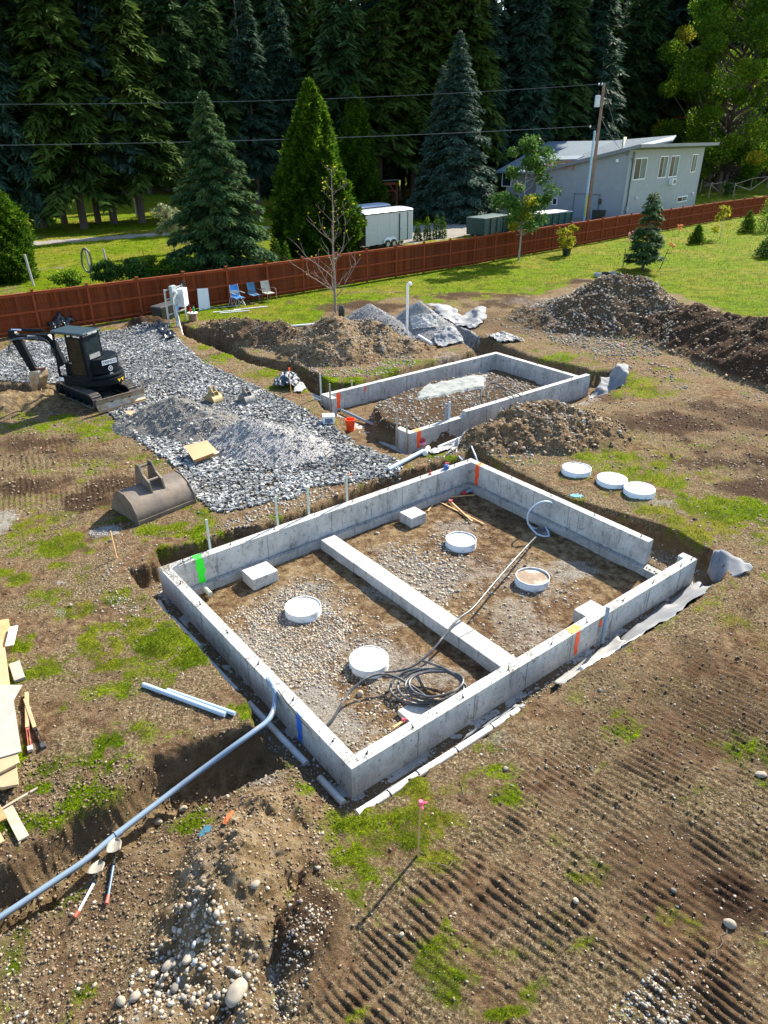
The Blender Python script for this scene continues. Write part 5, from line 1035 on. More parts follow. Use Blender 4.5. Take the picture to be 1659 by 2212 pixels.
cob([(190,1152),(228,1142),(250,1140),(252,1150),(222,1160),(200,1166)], 420, .02, .05, 'splash of blue-grey gravel on the turf beside the big bucket', 0, 2, mat=M_CRU, protos=CRU); cob([(118,1315),(140,1313),(142,1326),(130,1334),(118,1326)], 160, .015, .035, 'small splash of white grit on the turf', 0, 2)
cob([(225,1290),(270,1285),(305,1315),(300,1335),(255,1325)], 160, .02, .08, 'loose stones on the worn turf by the ditch', 0, 2)
# twigs and roots on the mud
for k in range(26):
    px, py = [(1300, 1540), (1200, 1560), (1000, 1690), (920, 1850), (1560, 2060), (1475, 1640), (1380, 1500), (1640, 1720), (660, 1640), (700, 1860)][k % 10]; px += R.uniform(-60, 60); py += R.uniform(-40, 40); a = R.uniform(0, 6.28); L = R.uniform(.08, .35); c = P(px, py); pts = []
    for i in range(6): pts.append((c.x + math.cos(a) * L * i / 5, c.y + math.sin(a) * L * i / 5)); a += R.uniform(-.35, .35)
    m = MB(); m.tube([Vector((x, y, zs(x, y) + .012)) for x, y in pts], .0045, 5); tag(m.build('twig', simple('dark_twig', (.13, .10, .07), .9) if k == 0 else bpy.data.materials['dark_twig']), 'thin crooked twig lying on the churned soil', 'twig', 'twigs scattered on the churned soil')

cloth('pale_mud_sheet', 'pale grey-green crust of washed-out concrete slumped over the rubble in the small foundation', [(882, 868), (905, 838), (1058, 806), (1050, 838)], simple('washout_crust', (.20, .215, .205), .9, var=.35, scale=3.5, bmp=.5, dirt=(.24, .25, .23), dirt_amt=.35), .05, n=40, folds=5, lift=lambda u, v: -.10 * (np.minimum(np.minimum(u, 1 - u), np.minimum(v, 1 - v)) < .07) + .03, seed=31, cat='concrete washout')
# ================================================================== EXCAVATOR, BUCKETS, YARD THINGS
M_BLK = simple('black_machine_paint', (.006, .009, .012), .36, var=.2, spec=.09); M_BLUEK = simple('blue_black_roof', (.018, .035, .042), .4, var=.25)
M_RUB = simple('rubber_track', (.045, .043, .042), .85, var=.3, dirt=(.14, .105, .07), dirt_amt=.35); M_STEEL = simple('worn_steel', (.36, .33, .28), .45, .6, var=.2, dirt=(.30, .20, .10), dirt_amt=.5); M_ROD = simple('chrome_rod', (.65, .66, .68), .15, 1.0, var=.05)
M_WHT = simple('white_sticker', (.75, .76, .76), .5, var=.04); M_YEL = simple('yellow_sticker', (.75, .50, .03), .5); M_SEAT = simple('seat_cloth', (.05, .05, .055), .9)
def glass_mat(name, col=(.02, .025, .03), rough=.04):
    m, t, b = nodes(name); b.inputs['Base Color'].default_value = (*col, 1); b.inputs['Roughness'].default_value = rough; b.inputs['Transmission Weight'].default_value = .75; b.inputs['IOR'].default_value = 1.2; b.inputs['Specular IOR Level'].default_value = .7; return m
M_GLS = glass_mat('cab_glass', (.25, .27, .28)); M_GLSD = simple('dark_window', (.012, .020, .025), .3, var=.3, spec=.08)
def text_part(name, txt, size, origin, right, up, mat, parent, depth=.004, align='CENTER'):
    cu = bpy.data.curves.new(name, 'FONT'); cu.body = txt; cu.size = size; cu.extrude = depth; cu.align_x = align; cu.align_y = 'CENTER'
    tmp = bpy.data.objects.new('t', cu); COL.objects.link(tmp); dg = bpy.context.evaluated_depsgraph_get(); dg.update(); me = bpy.data.meshes.new_from_object(tmp.evaluated_get(dg)); bpy.data.objects.remove(tmp)
    r = Vector(right).normalized(); u = Vector(up).normalized(); n = r.cross(u); M = Matrix((r, u, n)).transposed(); w0 = world_of(parent)
    for v in me.vertices: v.co = Vector(origin) + M @ v.co - w0
    me.materials.clear(); me.materials.append(mat); me.update(); me.name = name; return add_obj(name, me, parent)
EC = Vector((-9.82, 23.42, 0)); EC.z = zs(EC.x, EC.y) + .04
ex = thing('excavator', 'black compact excavator with cab, boom and grey blade on the crushed rock pad', 'excavator', EC)
f0 = Vector((math.cos(math.radians(139)), math.sin(math.radians(139)), 0)); s0 = Vector((-f0.y, f0.x, 0))     # undercarriage: forward, left (towards us is +s0 rotated)
if s0.y > 0: s0 = -s0
def U0(a, b, z): return EC + f0 * a + s0 * b + Vector((0, 0, z))
for side in (1, -1):
    b0 = side * .66; prof = []
    for i in range(9): a = -pi / 2 + pi * i / 8; prof.append((1.05 + .23 * math.cos(a), .25 + .235 * math.sin(a)))
    for i in range(9): a = pi / 2 + pi * i / 8; prof.append((-1.05 + .23 * math.cos(a), .25 + .235 * math.sin(a)))
    inner = [(x * .955, .25 + (z - .25) * .84) for x, z in prof]
    m = MB(); n = len(prof)
    for w in (-.16, .16):
        pass
    V = [U0(x, b0 - .16, z) for x, z in prof] + [U0(x, b0 + .16, z) for x, z in prof] + [U0(x, b0 - .16, z) for x, z in inner] + [U0(x, b0 + .16, z) for x, z in inner]
    m.add(V, [(i, (i + 1) % n, n + (i + 1) % n, n + i) for i in range(n)] + [(i, 2 * n + i, 2 * n + (i + 1) % n, (i + 1) % n) for i in range(n)] + [(n + i, n + (i + 1) % n, 3 * n + (i + 1) % n, 3 * n + i) for i in range(n)] + [(2 * n + i, 3 * n + i, 3 * n + (i + 1) % n, 2 * n + (i + 1) % n) for i in range(n)])
    for k in range(22):   # tread lugs
        x = -1.05 + 2.1 * k / 21; m.box(U0(x, b0, .492), (.045, .30, .022), rz=math.atan2(f0.y, f0.x)); 
    for i in range(len(prof)):
        x, z = prof[i]; 
        if abs(x) > 1.06: m.bar(U0(x * 1.008, b0 - .15, z), U0(x * 1.008, b0 + .15, z), .03, .03)
    tk = m.build('track', M_RUB, ex)
    for x, r in ((1.05, .185), (-1.05, .185), (-.6, .10), (-.2, .10), (.2, .10), (.6, .10)):
        m = MB(); z = .25 if r > .15 else .14; m.tube([U0(x, b0 - .11, z), U0(x, b0 + .13, z)], r, 16); m.tube([U0(x, b0 + .12 * side - .0, z), U0(x, b0 + .155 * side, z)], r * .4, 10); m.build('wheel', M_BLK, tk)
    m = MB(); m.bar(U0(-.85, b0, .27), U0(.85, b0, .27), .20, .20); m.build('track_frame', M_BLK, ex, bevel=.01)
m = MB(); m.box(U0(0, 0, .38), (1.1, 1.0, .18), rz=math.atan2(f0.y, f0.x)); m.tube([U0(0, 0, .45), U0(0, 0, .62)], .36, 24); m.build('undercarriage', M_BLK, ex)
# blade at the rear, with arms
prof = [(-1.62, .44), (-1.55, .36), (-1.52, .24), (-1.55, .12), (-1.64, .02)]; m = MB()
V = [U0(x, -.86, z) for x, z in prof] + [U0(x, .86, z) for x, z in prof] + [U0(x + .035, -.86, z) for x, z in prof] + [U0(x + .035, .86, z) for x, z in prof]; k = len(prof)
m.add(V, [(i, k + i, k + i + 1, i + 1) for i in range(k - 1)] + [(2 * k + i, 2 * k + i + 1, 3 * k + i + 1, 3 * k + i) for i in range(k - 1)] + [(0, 2 * k, 3 * k, k), (k - 1, 2 * k - 1, 4 * k - 1, 3 * k - 1)] + [(i, i + 1, 2 * k + i + 1, 2 * k + i) for i in range(k - 1)] + [(k + i, 3 * k + i, 3 * k + i + 1, k + i + 1) for i in range(k - 1)])
bl = m.build('dozer_blade', M_STEEL, ex)
m = MB(); m.bar(U0(-1.625, -.86, .04), U0(-1.625, .86, .04), .012, .07); m.build('cutting_edge', simple('rusty_edge', (.42, .24, .10), .6, .5, var=.3), bl)
for s in (-.3, .3): m = MB(); m.bar(U0(-.5, s, .30), U0(-1.52, s * 1.1, .2), .10, .14); m.build('blade_arm', M_BLK, ex)
# upper structure
fa = math.radians(160.6); f1 = Vector((math.cos(fa), math.sin(fa), 0)); s1 = Vector((-f1.y, f1.x, 0))
if s1.y > 0: s1 = -s1
def U1(a, b, z): return EC + f1 * a + s1 * b + Vector((0, 0, z))
yaw = math.atan2(f1.y, f1.x)
# rounded platform with counterweight
pl = []
for i in range(13): a = math.radians(90 + 180 * i / 12); pl.append((-.30 + .74 * math.cos(a), .78 * math.sin(a)))
pl += [(.72, -.70), (.80, -.3), (.80, .70), (.55, .78)]
m = MB(); m.prism([U1(a, b, .60) for a, b in pl], (0, 0, .22)); m.build('platform', M_BLK, ex, bevel=.03)
pl2 = [(a, b) for a, b in [(-.30 + .72 * math.cos(math.radians(90 + 180 * i / 12)), .76 * math.sin(math.radians(90 + 180 * i / 12))) for i in range(13)]] + [(-.05, -.76), (-.05, .76)]
m = MB(); m.prism([U1(a, b, .825) for a, b in pl2], (0, 0, .12)); m.build('counterweight', M_BLK, ex, bevel=.04)
pl3 = [(-.30 + .60 * math.cos(math.radians(90 + 180 * i / 12)), .66 * math.sin(math.radians(90 + 180 * i / 12))) for i in range(13)] + [(-.12, -.66), (-.12, .66)]
m = MB(); m.prism([U1(a, b, .95) for a, b in pl3], (0, 0, .52)); hood = m.build('engine_hood', M_BLK, ex, bevel=.05)
# cab: posts, roof, doors, glass
cb0, cb1 = -.02, .76; ca0, ca1 = -.52, .72; zt = 2.28; zb = .84
def post(a, b, a2, b2, w=.06, z0=zb, z1=zt): m = MB(); m.bar(U1(a, b, z0), U1(a2, b2, z1), w, w, tuple(s1)); return m.build('cab_post', M_BLK, ex, bevel=.008)
post(ca1, cb1, ca1 - .08, cb1); post(ca1, cb0, ca1 - .08, cb0); post(ca0, cb1, ca0 + .06, cb1, .08); post(ca0, cb0, ca0 + .06, cb0); post(.18, cb1, .15, cb1, .05)
m = MB(); m.prism([U1(a, b, zt) for a, b in ((ca0 - .06, cb0 - .05), (ca1 - .02, cb0 - .05), (ca1 + .04, cb0 + .05), (ca1 + .04, cb1 - .04), (ca1 - .02, cb1 + .05), (ca0 - .06, cb1 + .05))], (0, 0, .09)); rf = m.build('cab_roof', M_BLUEK, ex, bevel=.035)
m = MB(); m.box(U1((ca0 + ca1) / 2, cb1, zb + .02), (ca1 - ca0, .05, .10), rz=yaw); m.build('door_sill', M_BLK, ex, bevel=.01)
# closed rear half of the left side: door with tinted window, and its frame
m = MB()
for a, b in (((-.44, .98), (-.40, 2.20)), ((.14, .96), (.12, 2.20))): m.bar(U1(a[0], cb1 + .03, a[1]), U1(b[0], cb1 + .03, b[1]), .05, .03, tuple(s1))
m.bar(U1(-.44, cb1 + .03, .98), U1(.14, cb1 + .03, .96), .03, .05); m.bar(U1(-.40, cb1 + .03, 2.20), U1(.12, cb1 + .03, 2.20), .03, .05); m.bar(U1(-.42, cb1 + .03, 1.48), U1(.13, cb1 + .03, 1.48), .02, .03)
dr = m.build('cab_door', M_BLK, ex)
m = MB(); m.prism([U1(-.42, cb1 + .035, 1.0), U1(.13, cb1 + .035, 1.0), U1(.11, cb1 + .035, 2.19), U1(-.38, cb1 + .035, 2.19)], tuple(s1 * .008)); m.build('pane', simple('tinted_reflecting_pane', (.014, .013, .010), .15, var=.7, scale=4, spec=.3), dr)
m = MB(); m.box(U1(.10, cb1 + .065, 1.38), (.10, .03, .03), rz=yaw); m.build('handle', M_STEEL, dr)
m = MB(); m.prism([U1(ca0 - .01, cb0 + .04, 1.50), U1(ca0 - .01, cb1 - .05, 1.50), U1(ca0 + .04, cb1 - .05, 2.24), U1(ca0 + .04, cb0 + .04, 2.24)], tuple(f1 * -.01)); m.build('rear_window', M_GLSD, ex)
m = MB(); m.box(U1(ca0 + .02, (cb0 + cb1) / 2, 1.2), (.06, cb1 - cb0, .62), rz=yaw); m.build('cab_rear_panel', M_BLK, ex, bevel=.02)
m = MB(); m.box(U1(-.05, .37, 1.15), (.45, .48, .12), rz=yaw); m.box(U1(-.28, .37, 1.45), (.12, .46, .6), rz=yaw); m.build('seat', M_SEAT, ex, bevel=.04)
m = MB(); m.box(U1(.45, .30, 1.05), (.35, .5, .45), rz=yaw); m.tube([U1(.45, .55, 1.25), U1(.5, .55, 1.48)], .02, 8); m.tube([U1(.25, .12, 1.2), U1(.28, .12, 1.45)], .02, 8); m.build('control_console', M_BLK, ex, bevel=.02)
m = MB(); m.tube([U1(.3, .5, 1.62), U1(.12, .44, 1.50)], .03, 8); m.build('armrest', simple('tan_armrest', (.40, .24, .16), .7), ex)
# stickers
text_part('lettering', 'JOHN DEERE', .075, U1(ca0 - .075, (cb0 + cb1) / 2, zt + .045), tuple(-s1), (0, 0, 1), M_WHT, ex)
m = MB(); m.box(U1(ca0 - .03, (cb0 + cb1) / 2 + .02, 1.58), (.01, .5, .15), rz=yaw); st1 = m.build('sticker', simple('grey_sticker', (.22, .22, .22), .5, var=.4, scale=30), ex)
ra = math.radians(200); hp_ = lambda ang, r, z: U1(-.30 + r * math.cos(ang), r * 1.1 * math.sin(ang), z)
def on_hood(ang, z, w, h, name, mat, txt=None, size=.1, tm=None, off=0.0):
    c = hp_(ang, .602, z); t = (hp_(ang + .02, .602, z) - hp_(ang - .02, .602, z)).normalized(); n = Vector((t.y, -t.x, 0)); 
    if n.dot(c - EC) < 0: n = -n
    if t.dot(Vector((1, 0, 0))) < 0: t = -t
    if n.y > 0 and False: pass
    r = Vector((0, 0, 1)).cross(n).normalized(); c = c + n * (.045 + off); m = MB(); m.prism([c - r * w / 2 + Vector((0, 0, -h / 2)), c + r * w / 2 + Vector((0, 0, -h / 2)), c + r * w / 2 + Vector((0, 0, h / 2)), c - r * w / 2 + Vector((0, 0, h / 2))], n * .004); o = m.build(name, mat, ex)
    if txt: text_part('lettering', txt, size, c + n * .006, tuple(r), (0, 0, 1), tm or M_BLK, ex)
    return c, r, n
on_hood(math.radians(163), 1.36, .56, .15, 'sticker', M_WHT, 'TREMCO', .13)
c, r, n = on_hood(math.radians(163), 1.14, .01, .01, 'emblem_backing', M_BLK)
m = MB(); Mx = Matrix((r, Vector((0, 0, 1)), n)).transposed(); m.lathe([(.085, 0), (.085, .008), (.068, .008), (.068, 0)], 20, c=c, M=Mx); m.build('emblem_ring', M_WHT, ex)
m = MB(); z_ = Vector((0, 0, 1))
for a, b in (((-.04, -.035), (-.01, .02)), ((-.01, .02), (.03, .03)), ((.03, .03), (.045, .05)), ((.0, .02), (.005, -.03)), ((.02, .01), (.045, -.03)), ((-.01, .02), (-.025, .055)), ((-.025, .055), (.0, .06))): m.bar(c + r * a[0] + z_ * a[1] + n * .006, c + r * b[0] + z_ * b[1] + n * .006, .012, .004, tuple(n))
m.build('emblem_mark', M_WHT, ex); text_part('lettering', '35G', .07, c - z_ * .17 + n * .006, tuple(r), (0, 0, 1), M_WHT, ex)
for k, a in enumerate((175, 187)):
    ang = math.radians(a); c = U1(-.30 + .745 * math.cos(ang), .785 * math.sin(ang), .72); m = MB(); nn = (c - U1(-.3, 0, .72)).normalized(); rr_ = Vector((-nn.y, nn.x, 0)); m.bar(c + nn * .035 + rr_ * .05 + Vector((0, 0, .05)), c + nn * .035 - rr_ * .01 + Vector((0, 0, -.05)), .03, .01, tuple(nn)); m.bar(c + nn * .035 - rr_ * .05 + Vector((0, 0, .05)), c + nn * .035 + rr_ * .01 + Vector((0, 0, -.05)), .03, .01, tuple(nn)); m.build('warning_sticker', M_YEL, ex)
# boom, stick and bucket lie in one vertical plane
def ray_plane(px, py, q0, nrm):
    u = (px - CX) / FPX; v = -(py - CY) / FPX; d = Vector((u, cp + v * sp, -sp + v * cp)); o_ = Vector((0, 0, CAMH)); return o_ + d * ((q0 - o_).dot(nrm) / d.dot(nrm))
fb = Vector((math.cos(math.radians(166)), math.sin(math.radians(166)), 0)); nb = Vector((-fb.y, fb.x, 0)); q0 = U1(.62, -.22, 0)
K = lambda px, py: ray_plane(px, py, q0, nb)
def plate(name, pts, th, mat, parent, bevel=.012): m = MB(); pts = [K(*p) if not isinstance(p, Vector) else p for p in pts]; m.prism([p - nb * th / 2 for p in pts], nb * th); return m.build(name, mat, parent, bevel=bevel)
bm_ = plate('boom', [(132, 792), (112, 745), (98, 736), (88, 735), (30, 731), (20, 728), (19, 716), (26, 712), (40, 723), (90, 722), (105, 722), (118, 735), (142, 785)], .17, M_BLK, ex)
plate('stick', [(20, 712), (32, 716), (44, 728), (50, 740), (84, 806), (80, 812), (72, 808), (38, 752), (20, 724)], .14, M_BLK, ex)
def cyl(a, b, r, rod=.55, nm='hydraulic_cylinder'):
    A, B = (K(*a) if not isinstance(a, Vector) else a), (K(*b) if not isinstance(b, Vector) else b); m = MB(); M_ = A + (B - A) * rod; m.tube([A, M_], r, 10); c_ = m.build(nm, M_BLK, ex, smooth=True); m = MB(); m.tube([M_, B], r * .55, 8); m.build('piston_rod', M_ROD, c_, smooth=True)
cyl((94, 714), (25, 712), .055, .66); cyl((124, 775), (102, 738), .05, .55)
cyl((136, 790), (108, 746), .045, .5); cyl((40, 735), (70, 795), .045, .55)
for k in range(4):
    m = MB(); o_ = nb * (.10 + .02 * k) * -1; o_ = o_ if o_.y < 0 else -o_
    pts = [K(128 - 3 * k, 770 - 2 * k), K(112, 742 - 2 * k), K(92, 726 + k), K(60, 727 + k), K(34, 730 + k), K(24, 742 + 3 * k), K(34, 766), K(50, 786), K(64, 802 - 4 * k)]; m.tube([p + o_ for p in smooth_path(pts, 4)], .012, 6); m.build('hydraulic_hose', M_HOSE, ex, smooth=True)
o_ = nb * .09; o_ = o_ if o_.y < 0 else -o_
c = K(74, 727) + o_; m = MB(); rr_ = -fb if fb.x < 0 else fb; m.prism([c - rr_ * .20 - z_ * .055, c + rr_ * .20 - z_ * .055, c + rr_ * .20 + z_ * .055, c - rr_ * .20 + z_ * .055], o_.normalized() * .004); m.build('sticker', M_WHT, ex); text_part('lettering', 'TREMCO', .095, c + o_.normalized() * .007, tuple(rr_), (0, 0, 1), M_BLK, ex)
bk = plate('bucket', [(72, 800), (92, 798), (96, 812), (90, 838), (80, 842), (74, 822)], .50, M_STEEL, ex, .01)
plate('linkage', [(70, 792), (86, 795), (98, 793), (96, 800), (74, 804)], .10, simple('rust_red_iron', (.16, .07, .05), .6, .4), ex)
for k in range(4): m = MB(); b_ = K(79, 842) + nb * (-.2 + .13 * k); m.bar(b_, b_ + Vector((.05, 0, -.12)), .05, .03); m.build('tooth', M_STEEL, bk)
m = MB(); c = U1(.70, .30, 2.25); m.lathe([(.001, .06), (.05, .04), (.06, 0), (.001, 0)], 12, c=c + f1 * .15 - s1 * .35); m.build('work_light', simple('amber_lens', (.35, .28, .02), .3), ex)
m = MB(); m.box(U1(.62, .80, .78), (.14, .01, .12), rz=yaw); m.build('sticker', M_WHT, ex)
# ---- loose buckets
def bucket(name, label, p0, yaw_, wd, sc, mat, ears=True, tip=0.0):
    """curved digging bucket lying on its mouth"""
    rt = thing(name, label, 'excavator bucket', p0, yaw_); prof = [(-.52, .0), (-.47, .20), (-.34, .38), (-.15, .48), (.06, .50), (.20, .40), (.34, .20), (.46, .02)]
    prof = [(a * sc, b * sc) for a, b in prof]; th = .02 * sc; k = len(prof); inn = [(a * .95, b - th * 1.2) for a, b in prof]; V = []; w = wd / 2
    for q in (prof, inn):
        for y in (-w, w): V += [Vector((y, a, b)) for a, b in q]
    m = MB(); m.add(V, [(i, i + 1, k + i + 1, k + i) for i in range(k - 1)] + [(2 * k + i, 3 * k + i, 3 * k + i + 1, 2 * k + i + 1) for i in range(k - 1)] + [(0, k, 3 * k, 2 * k), (k - 1, 3 * k - 1, 4 * k - 1, 2 * k - 1)][:2]); m.build('shell', mat, rt, local=True, smooth='all')
    for y in (-w, w):
        m = MB(); m.prism([Vector((y - th / 2, a * 1.03, b * 1.03)) for a, b in prof] , Vector((th, 0, 0))); m.build('side_plate', mat, rt, local=True, bevel=.004)
    m = MB(); m.box((0, -.50 * sc, .03 * sc), (wd * 1.02, .03 * sc, .09 * sc)); m.build('lip', mat, rt, local=True, bevel=.004)
    e = .13 * sc if ears else 0
    for y in (-e, e):
        m = MB(); m.prism([Vector((y - .018 * sc, a * sc, b * sc)) for a, b in ((-.30, .40), (-.24, .60), (-.06, .70), (.05, .86), (.16, .86), (.20, .70), (.24, .36))], Vector((.036 * sc, 0, 0))); m.build('ear', mat, rt, local=True, bevel=.004)
    m = MB(); m.tube([Vector((-e, .11 * sc, .80 * sc)), Vector((e, .11 * sc, .80 * sc))], .028 * sc, 10); m.build('pin', mat, rt, local=True); m = MB(); m.tube([Vector((-e, -.16 * sc, .60 * sc)), Vector((e, -.16 * sc, .60 * sc))], .028 * sc, 10); m.build('pin', mat, rt, local=True)
    return rt
M_BKT = simple('brown_worn_bucket', (.12, .095, .075), .6, .2, var=.35, scale=4, dirt=(.17, .125, .085), dirt_amt=.3, bmp=.15); a = P(290, 1128); b = P(411, 1080); c = P(350, 1085)
yw = math.atan2((b - a).y, (b - a).x); ce = (a + b) / 2 + Vector((-math.sin(yw), math.cos(yw), 0)) * .42
bucket('excavator_bucket', 'wide brown digging bucket resting on the turf left of the rock pad', Vector((ce.x, ce.y, zs(ce.x, ce.y))), yw, 1.55, 1.28, M_BKT)
p = PS(463, 868); bucket('excavator_bucket', 'yellow-tan narrow bucket on the crushed rock, left of the dark one', p, math.radians(48), .42, .62, simple('yellow_worn_bucket', (.33, .25, .11), .6, .2, var=.2, dirt=(.25, .20, .14), dirt_amt=.3))
p = PS(534, 868); bucket('excavator_bucket', 'dark grey narrow bucket on the crushed rock, right of the yellow one', p, math.radians(42), .42, .62, simple('grey_worn_bucket', (.16, .155, .15), .5, .4, var=.25, dirt=(.30, .27, .22), dirt_amt=.35))
# ---- fence
FT = PA([(-60, 647), (47, 634), (272, 607), (463, 583.5), (551, 573.5), (844.5, 535), (1022, 513), (1074, 505), (1266.6, 478), (1346, 466), (1458, 451), (1556, 436.5), (1659, 424), (1760, 411)], 1.8)
M_FEN = simple('red_brown_fence', (.145, .032, .010), .95, spec=.05, var=.28, scale=4, dirt=(.08, .025, .012), dirt_amt=.2); M_FENP = simple('red_brown_post', (.22, .052, .020), .9, spec=.1, var=.15)
seg = [(FT[i], FT[i + 1]) for i in range(len(FT) - 1)]; cum = [0]
for a, b in seg: cum.append(cum[-1] + float(np.linalg.norm(b - a)))
def fp(d):
    for i, (a, b) in enumerate(seg):
        if d <= cum[i + 1] or i == len(seg) - 1: t = (d - cum[i]) / (cum[i + 1] - cum[i]); q = a + (b - a) * t; return Vector((q[0], q[1], 0))
fence = thing('board_fence', 'long red-brown wooden board fence crossing behind the whole site', 'fence', fp(20)); nsec = int(cum[-1] / 2.42); pm = None; bmesh_ = None; nb_ = 0; far_m = MB()
def inst(name, me, loc, rz, parent): o = add_obj(name, me, parent, loc - world_of(parent)); o.rotation_euler = (0, 0, rz); return o
m = MB(); m.box((0, 0, .95), (.10, .10, 1.9)); m.box((0, 0, 1.915), (.14, .14, .03)); pme = m.build('post', M_FENP, fence, local=True); pdat = pme.data; bpy.data.objects.remove(pme)
m = MB(); m.box((0, 0, .90), (.150, .018, 1.74)); x_ = m.build('board', M_FEN, fence, local=True); bdat = x_.data; bpy.data.objects.remove(x_); bds = []
for kk, cc_ in enumerate(((.145, .032, .010), (.115, .026, .009), (.175, .042, .014), (.135, .036, .014))): q_ = bdat.copy(); q_.materials.clear(); q_.materials.append(simple('red_brown_board', cc_, .95, spec=.05, var=.3, scale=5, dirt=(.06, .03, .018), dirt_amt=.3)); bds.append(q_)
for k in range(nsec + 1):
    a = fp(k * 2.42); b = fp(min((k + 1) * 2.42, cum[-1])); d = b - a; rz = math.atan2(d.y, d.x); a.z = zg(a.x, a.y) * .3; inst('post', pdat, a, rz, fence)
    if k == nsec: break
    nrm = Vector((-d.y, d.x, 0)).normalized()
    for z in (.22, .98, 1.74): m = MB(); m.bar(a + d * .02 + Vector((0, 0, z)) - nrm * .04, b - d * .02 + Vector((0, 0, z)) - nrm * .04, .04, .09); m.build('rail', M_FENP, fence)
    m = MB(); m.bar(a + Vector((0, 0, 1.805)), b + Vector((0, 0, 1.805)), .13, .025); m.build('cap_rail', M_FENP, fence)
    for j in range(16):
        p = a + d * ((j + .5) / 16) + nrm * (.02 + R.uniform(0, .006)); p.z = R.uniform(-.01, .005)
        if nb_ < 300: o = inst('board', bds[R.randrange(4)], p, rz + R.uniform(-.01, .01), fence); nb_ += 1
        else: far_m.box((p.x, p.y, .90 + p.z), (.150, .018, 1.74), rz=rz)
o = far_m.build('board', M_FEN, fence); o['kind'] = 'stuff'
# ---- electric meter stand and things by the fence
M_GAL = simple('galvanised', (.42, .43, .42), .45, .5, var=.1); M_BOX = simple('grey_cabinet', (.30, .35, .35), .5, var=.06); M_BOXL = simple('light_grey_cabinet', (.55, .58, .60), .45, var=.06)
b0_ = P(366, 706); b1_ = P(403, 691); d = (b1_ - b0_).normalized(); nn = Vector((d.y, -d.x, 0)); yw = math.atan2(d.y, d.x)
rt = thing('meter_stand', 'grey electric meter and panels on a galvanised frame at the head of the trench', 'electric meter stand', b0_)
for q in (b0_, b1_): m = MB(); m.box((q.x, q.y, .85), (.06, .06, 1.7), rz=yw); m.build('frame_post', M_GAL, rt)
for z in (.55, 1.25, 1.66): m = MB(); m.bar(b0_ + Vector((0, 0, z)) + nn * .05, b1_ + Vector((0, 0, z)) + nn * .05, .03, .05); m.build('frame_rail', M_GAL, rt)
c = b0_ + d * .42 + nn * .16; m = MB(); m.box((c.x, c.y, 1.38), (.36, .16, .86), rz=yw); mc = m.build('meter_cabinet', M_BOX, rt, bevel=.01)
m = MB(); q = c + nn * .08 + Vector((0, 0, 1.52)); m.tube([q, q + nn * .07], .085, 18); m.tube([q + nn * .07, q + nn * .12], .07, 18); m.build('meter_dial', M_BOXL, mc, smooth=True)
c2 = b0_ + d * 1.05 + nn * .22; m = MB(); m.box((c2.x, c2.y, 1.18), (.52, .34, .82), rz=yw + .15); pc = m.build('power_cabinet', M_BOXL, rt, bevel=.012); m = MB(); q = c2 + nn * .18; m.box((q.x, q.y, 1.14), (.44, .01, .62), rz=yw + .15); m.build('cabinet_door', M_WHT, pc)
m = MB(); q2 = c2 + nn * .19; m.box((q2.x + .1, q2.y, .86), (.14, .012, .07), rz=yw + .15); m.build('label_plate', simple('dark_green_plate', (.02, .10, .08), .5), pc); m = MB(); m.box((q2.x - .0, q2.y, 1.30), (.12, .012, .14), rz=yw + .15); m.build('label_plate', simple('pale_red_notice', (.45, .30, .30), .6, var=.3, scale=20), pc)
q = b0_ + d * .72 + nn * .12; m = MB(); m.box((q.x, q.y, 1.30), (.14, .12, .16), rz=yw); m.build('socket_box', M_BOXL, rt); m = MB(); m.box((q.x, q.y, 1.08), (.14, .12, .18), rz=yw); m.build('socket_box', M_BOXL, rt)
for k, off in enumerate((.36, .46, .54)):
    a = b0_ + d * off + nn * .14; e = P(386 + 4.5 * k, 718 + 3 * k, -.3); m = MB(); m.tube([a + Vector((0, 0, 1.0)), a + Vector((0, 0, .7)), (a + e) / 2 + Vector((0, 0, .2)), e], .035, 10); m.build('conduit_riser', M_GAL, rt, smooth=True)
p = P(409, 664, 1.6); m = MB(); c = b1_ + nn * .1 + Vector((0, 0, 1.6)); m.lathe([(.07, 0), (.075, .24), (.001, .24)], 12, c=c); tag(m.build('mug', M_TARP), 'tall black cup standing on top of the light grey power cabinet', 'cup')
p = PS(360, 688); rt = thing('storage_chest', 'black storage chest behind the meter stand', 'chest', p, yw - .1); m = MB(); m.box((0, 0, .32), (1.35, .6, .62)); m.build('body', M_TARP, rt, local=True, bevel=.03); m = MB(); m.box((0, 0, .66), (1.4, .64, .08)); m.build('lid', simple('charcoal_lid', (.05, .05, .052), .5), rt, local=True, bevel=.02); m = MB(); m.box((.45, -.31, .45), (.3, .02, .22)); m.build('blue_panel', simple('bright_blue', (.02, .14, .45), .4), rt, local=True)
p = PS(418, 693); rt = thing('wood_round', 'brown log round with a white lid on it in front of the meter stand', 'log', p); m = MB(); m.lathe([(.001, .36), (.2, .36), (.21, 0), (.001, 0)], 18); m.build('log', simple('bark_brown', (.22, .13, .07), .9, var=.3), rt, local=True); m = MB(); m.lathe([(.001, .40), (.25, .40), (.25, .37), (.001, .37)], 20); m.build('white_lid', M_WHT, rt, local=True)
c = p + Vector((-.08, 0, .41)); m = MB(); m.lathe([(.001, .24), (.03, .22), (.04, .12), (.04, 0), (.001, 0)], 10, c=c); tag(m.build('bottle', M_RED), 'small red bottle on the log round', 'bottle'); c = p + Vector((.08, -.02, .41)); m = MB(); m.lathe([(.001, .28), (.03, .26), (.05, .2), (.05, 0), (.001, 0)], 10, c=c); tag(m.build('bottle', simple('green_plastic', (.03, .30, .10), .4)), 'green-topped bottle on the log round', 'bottle')
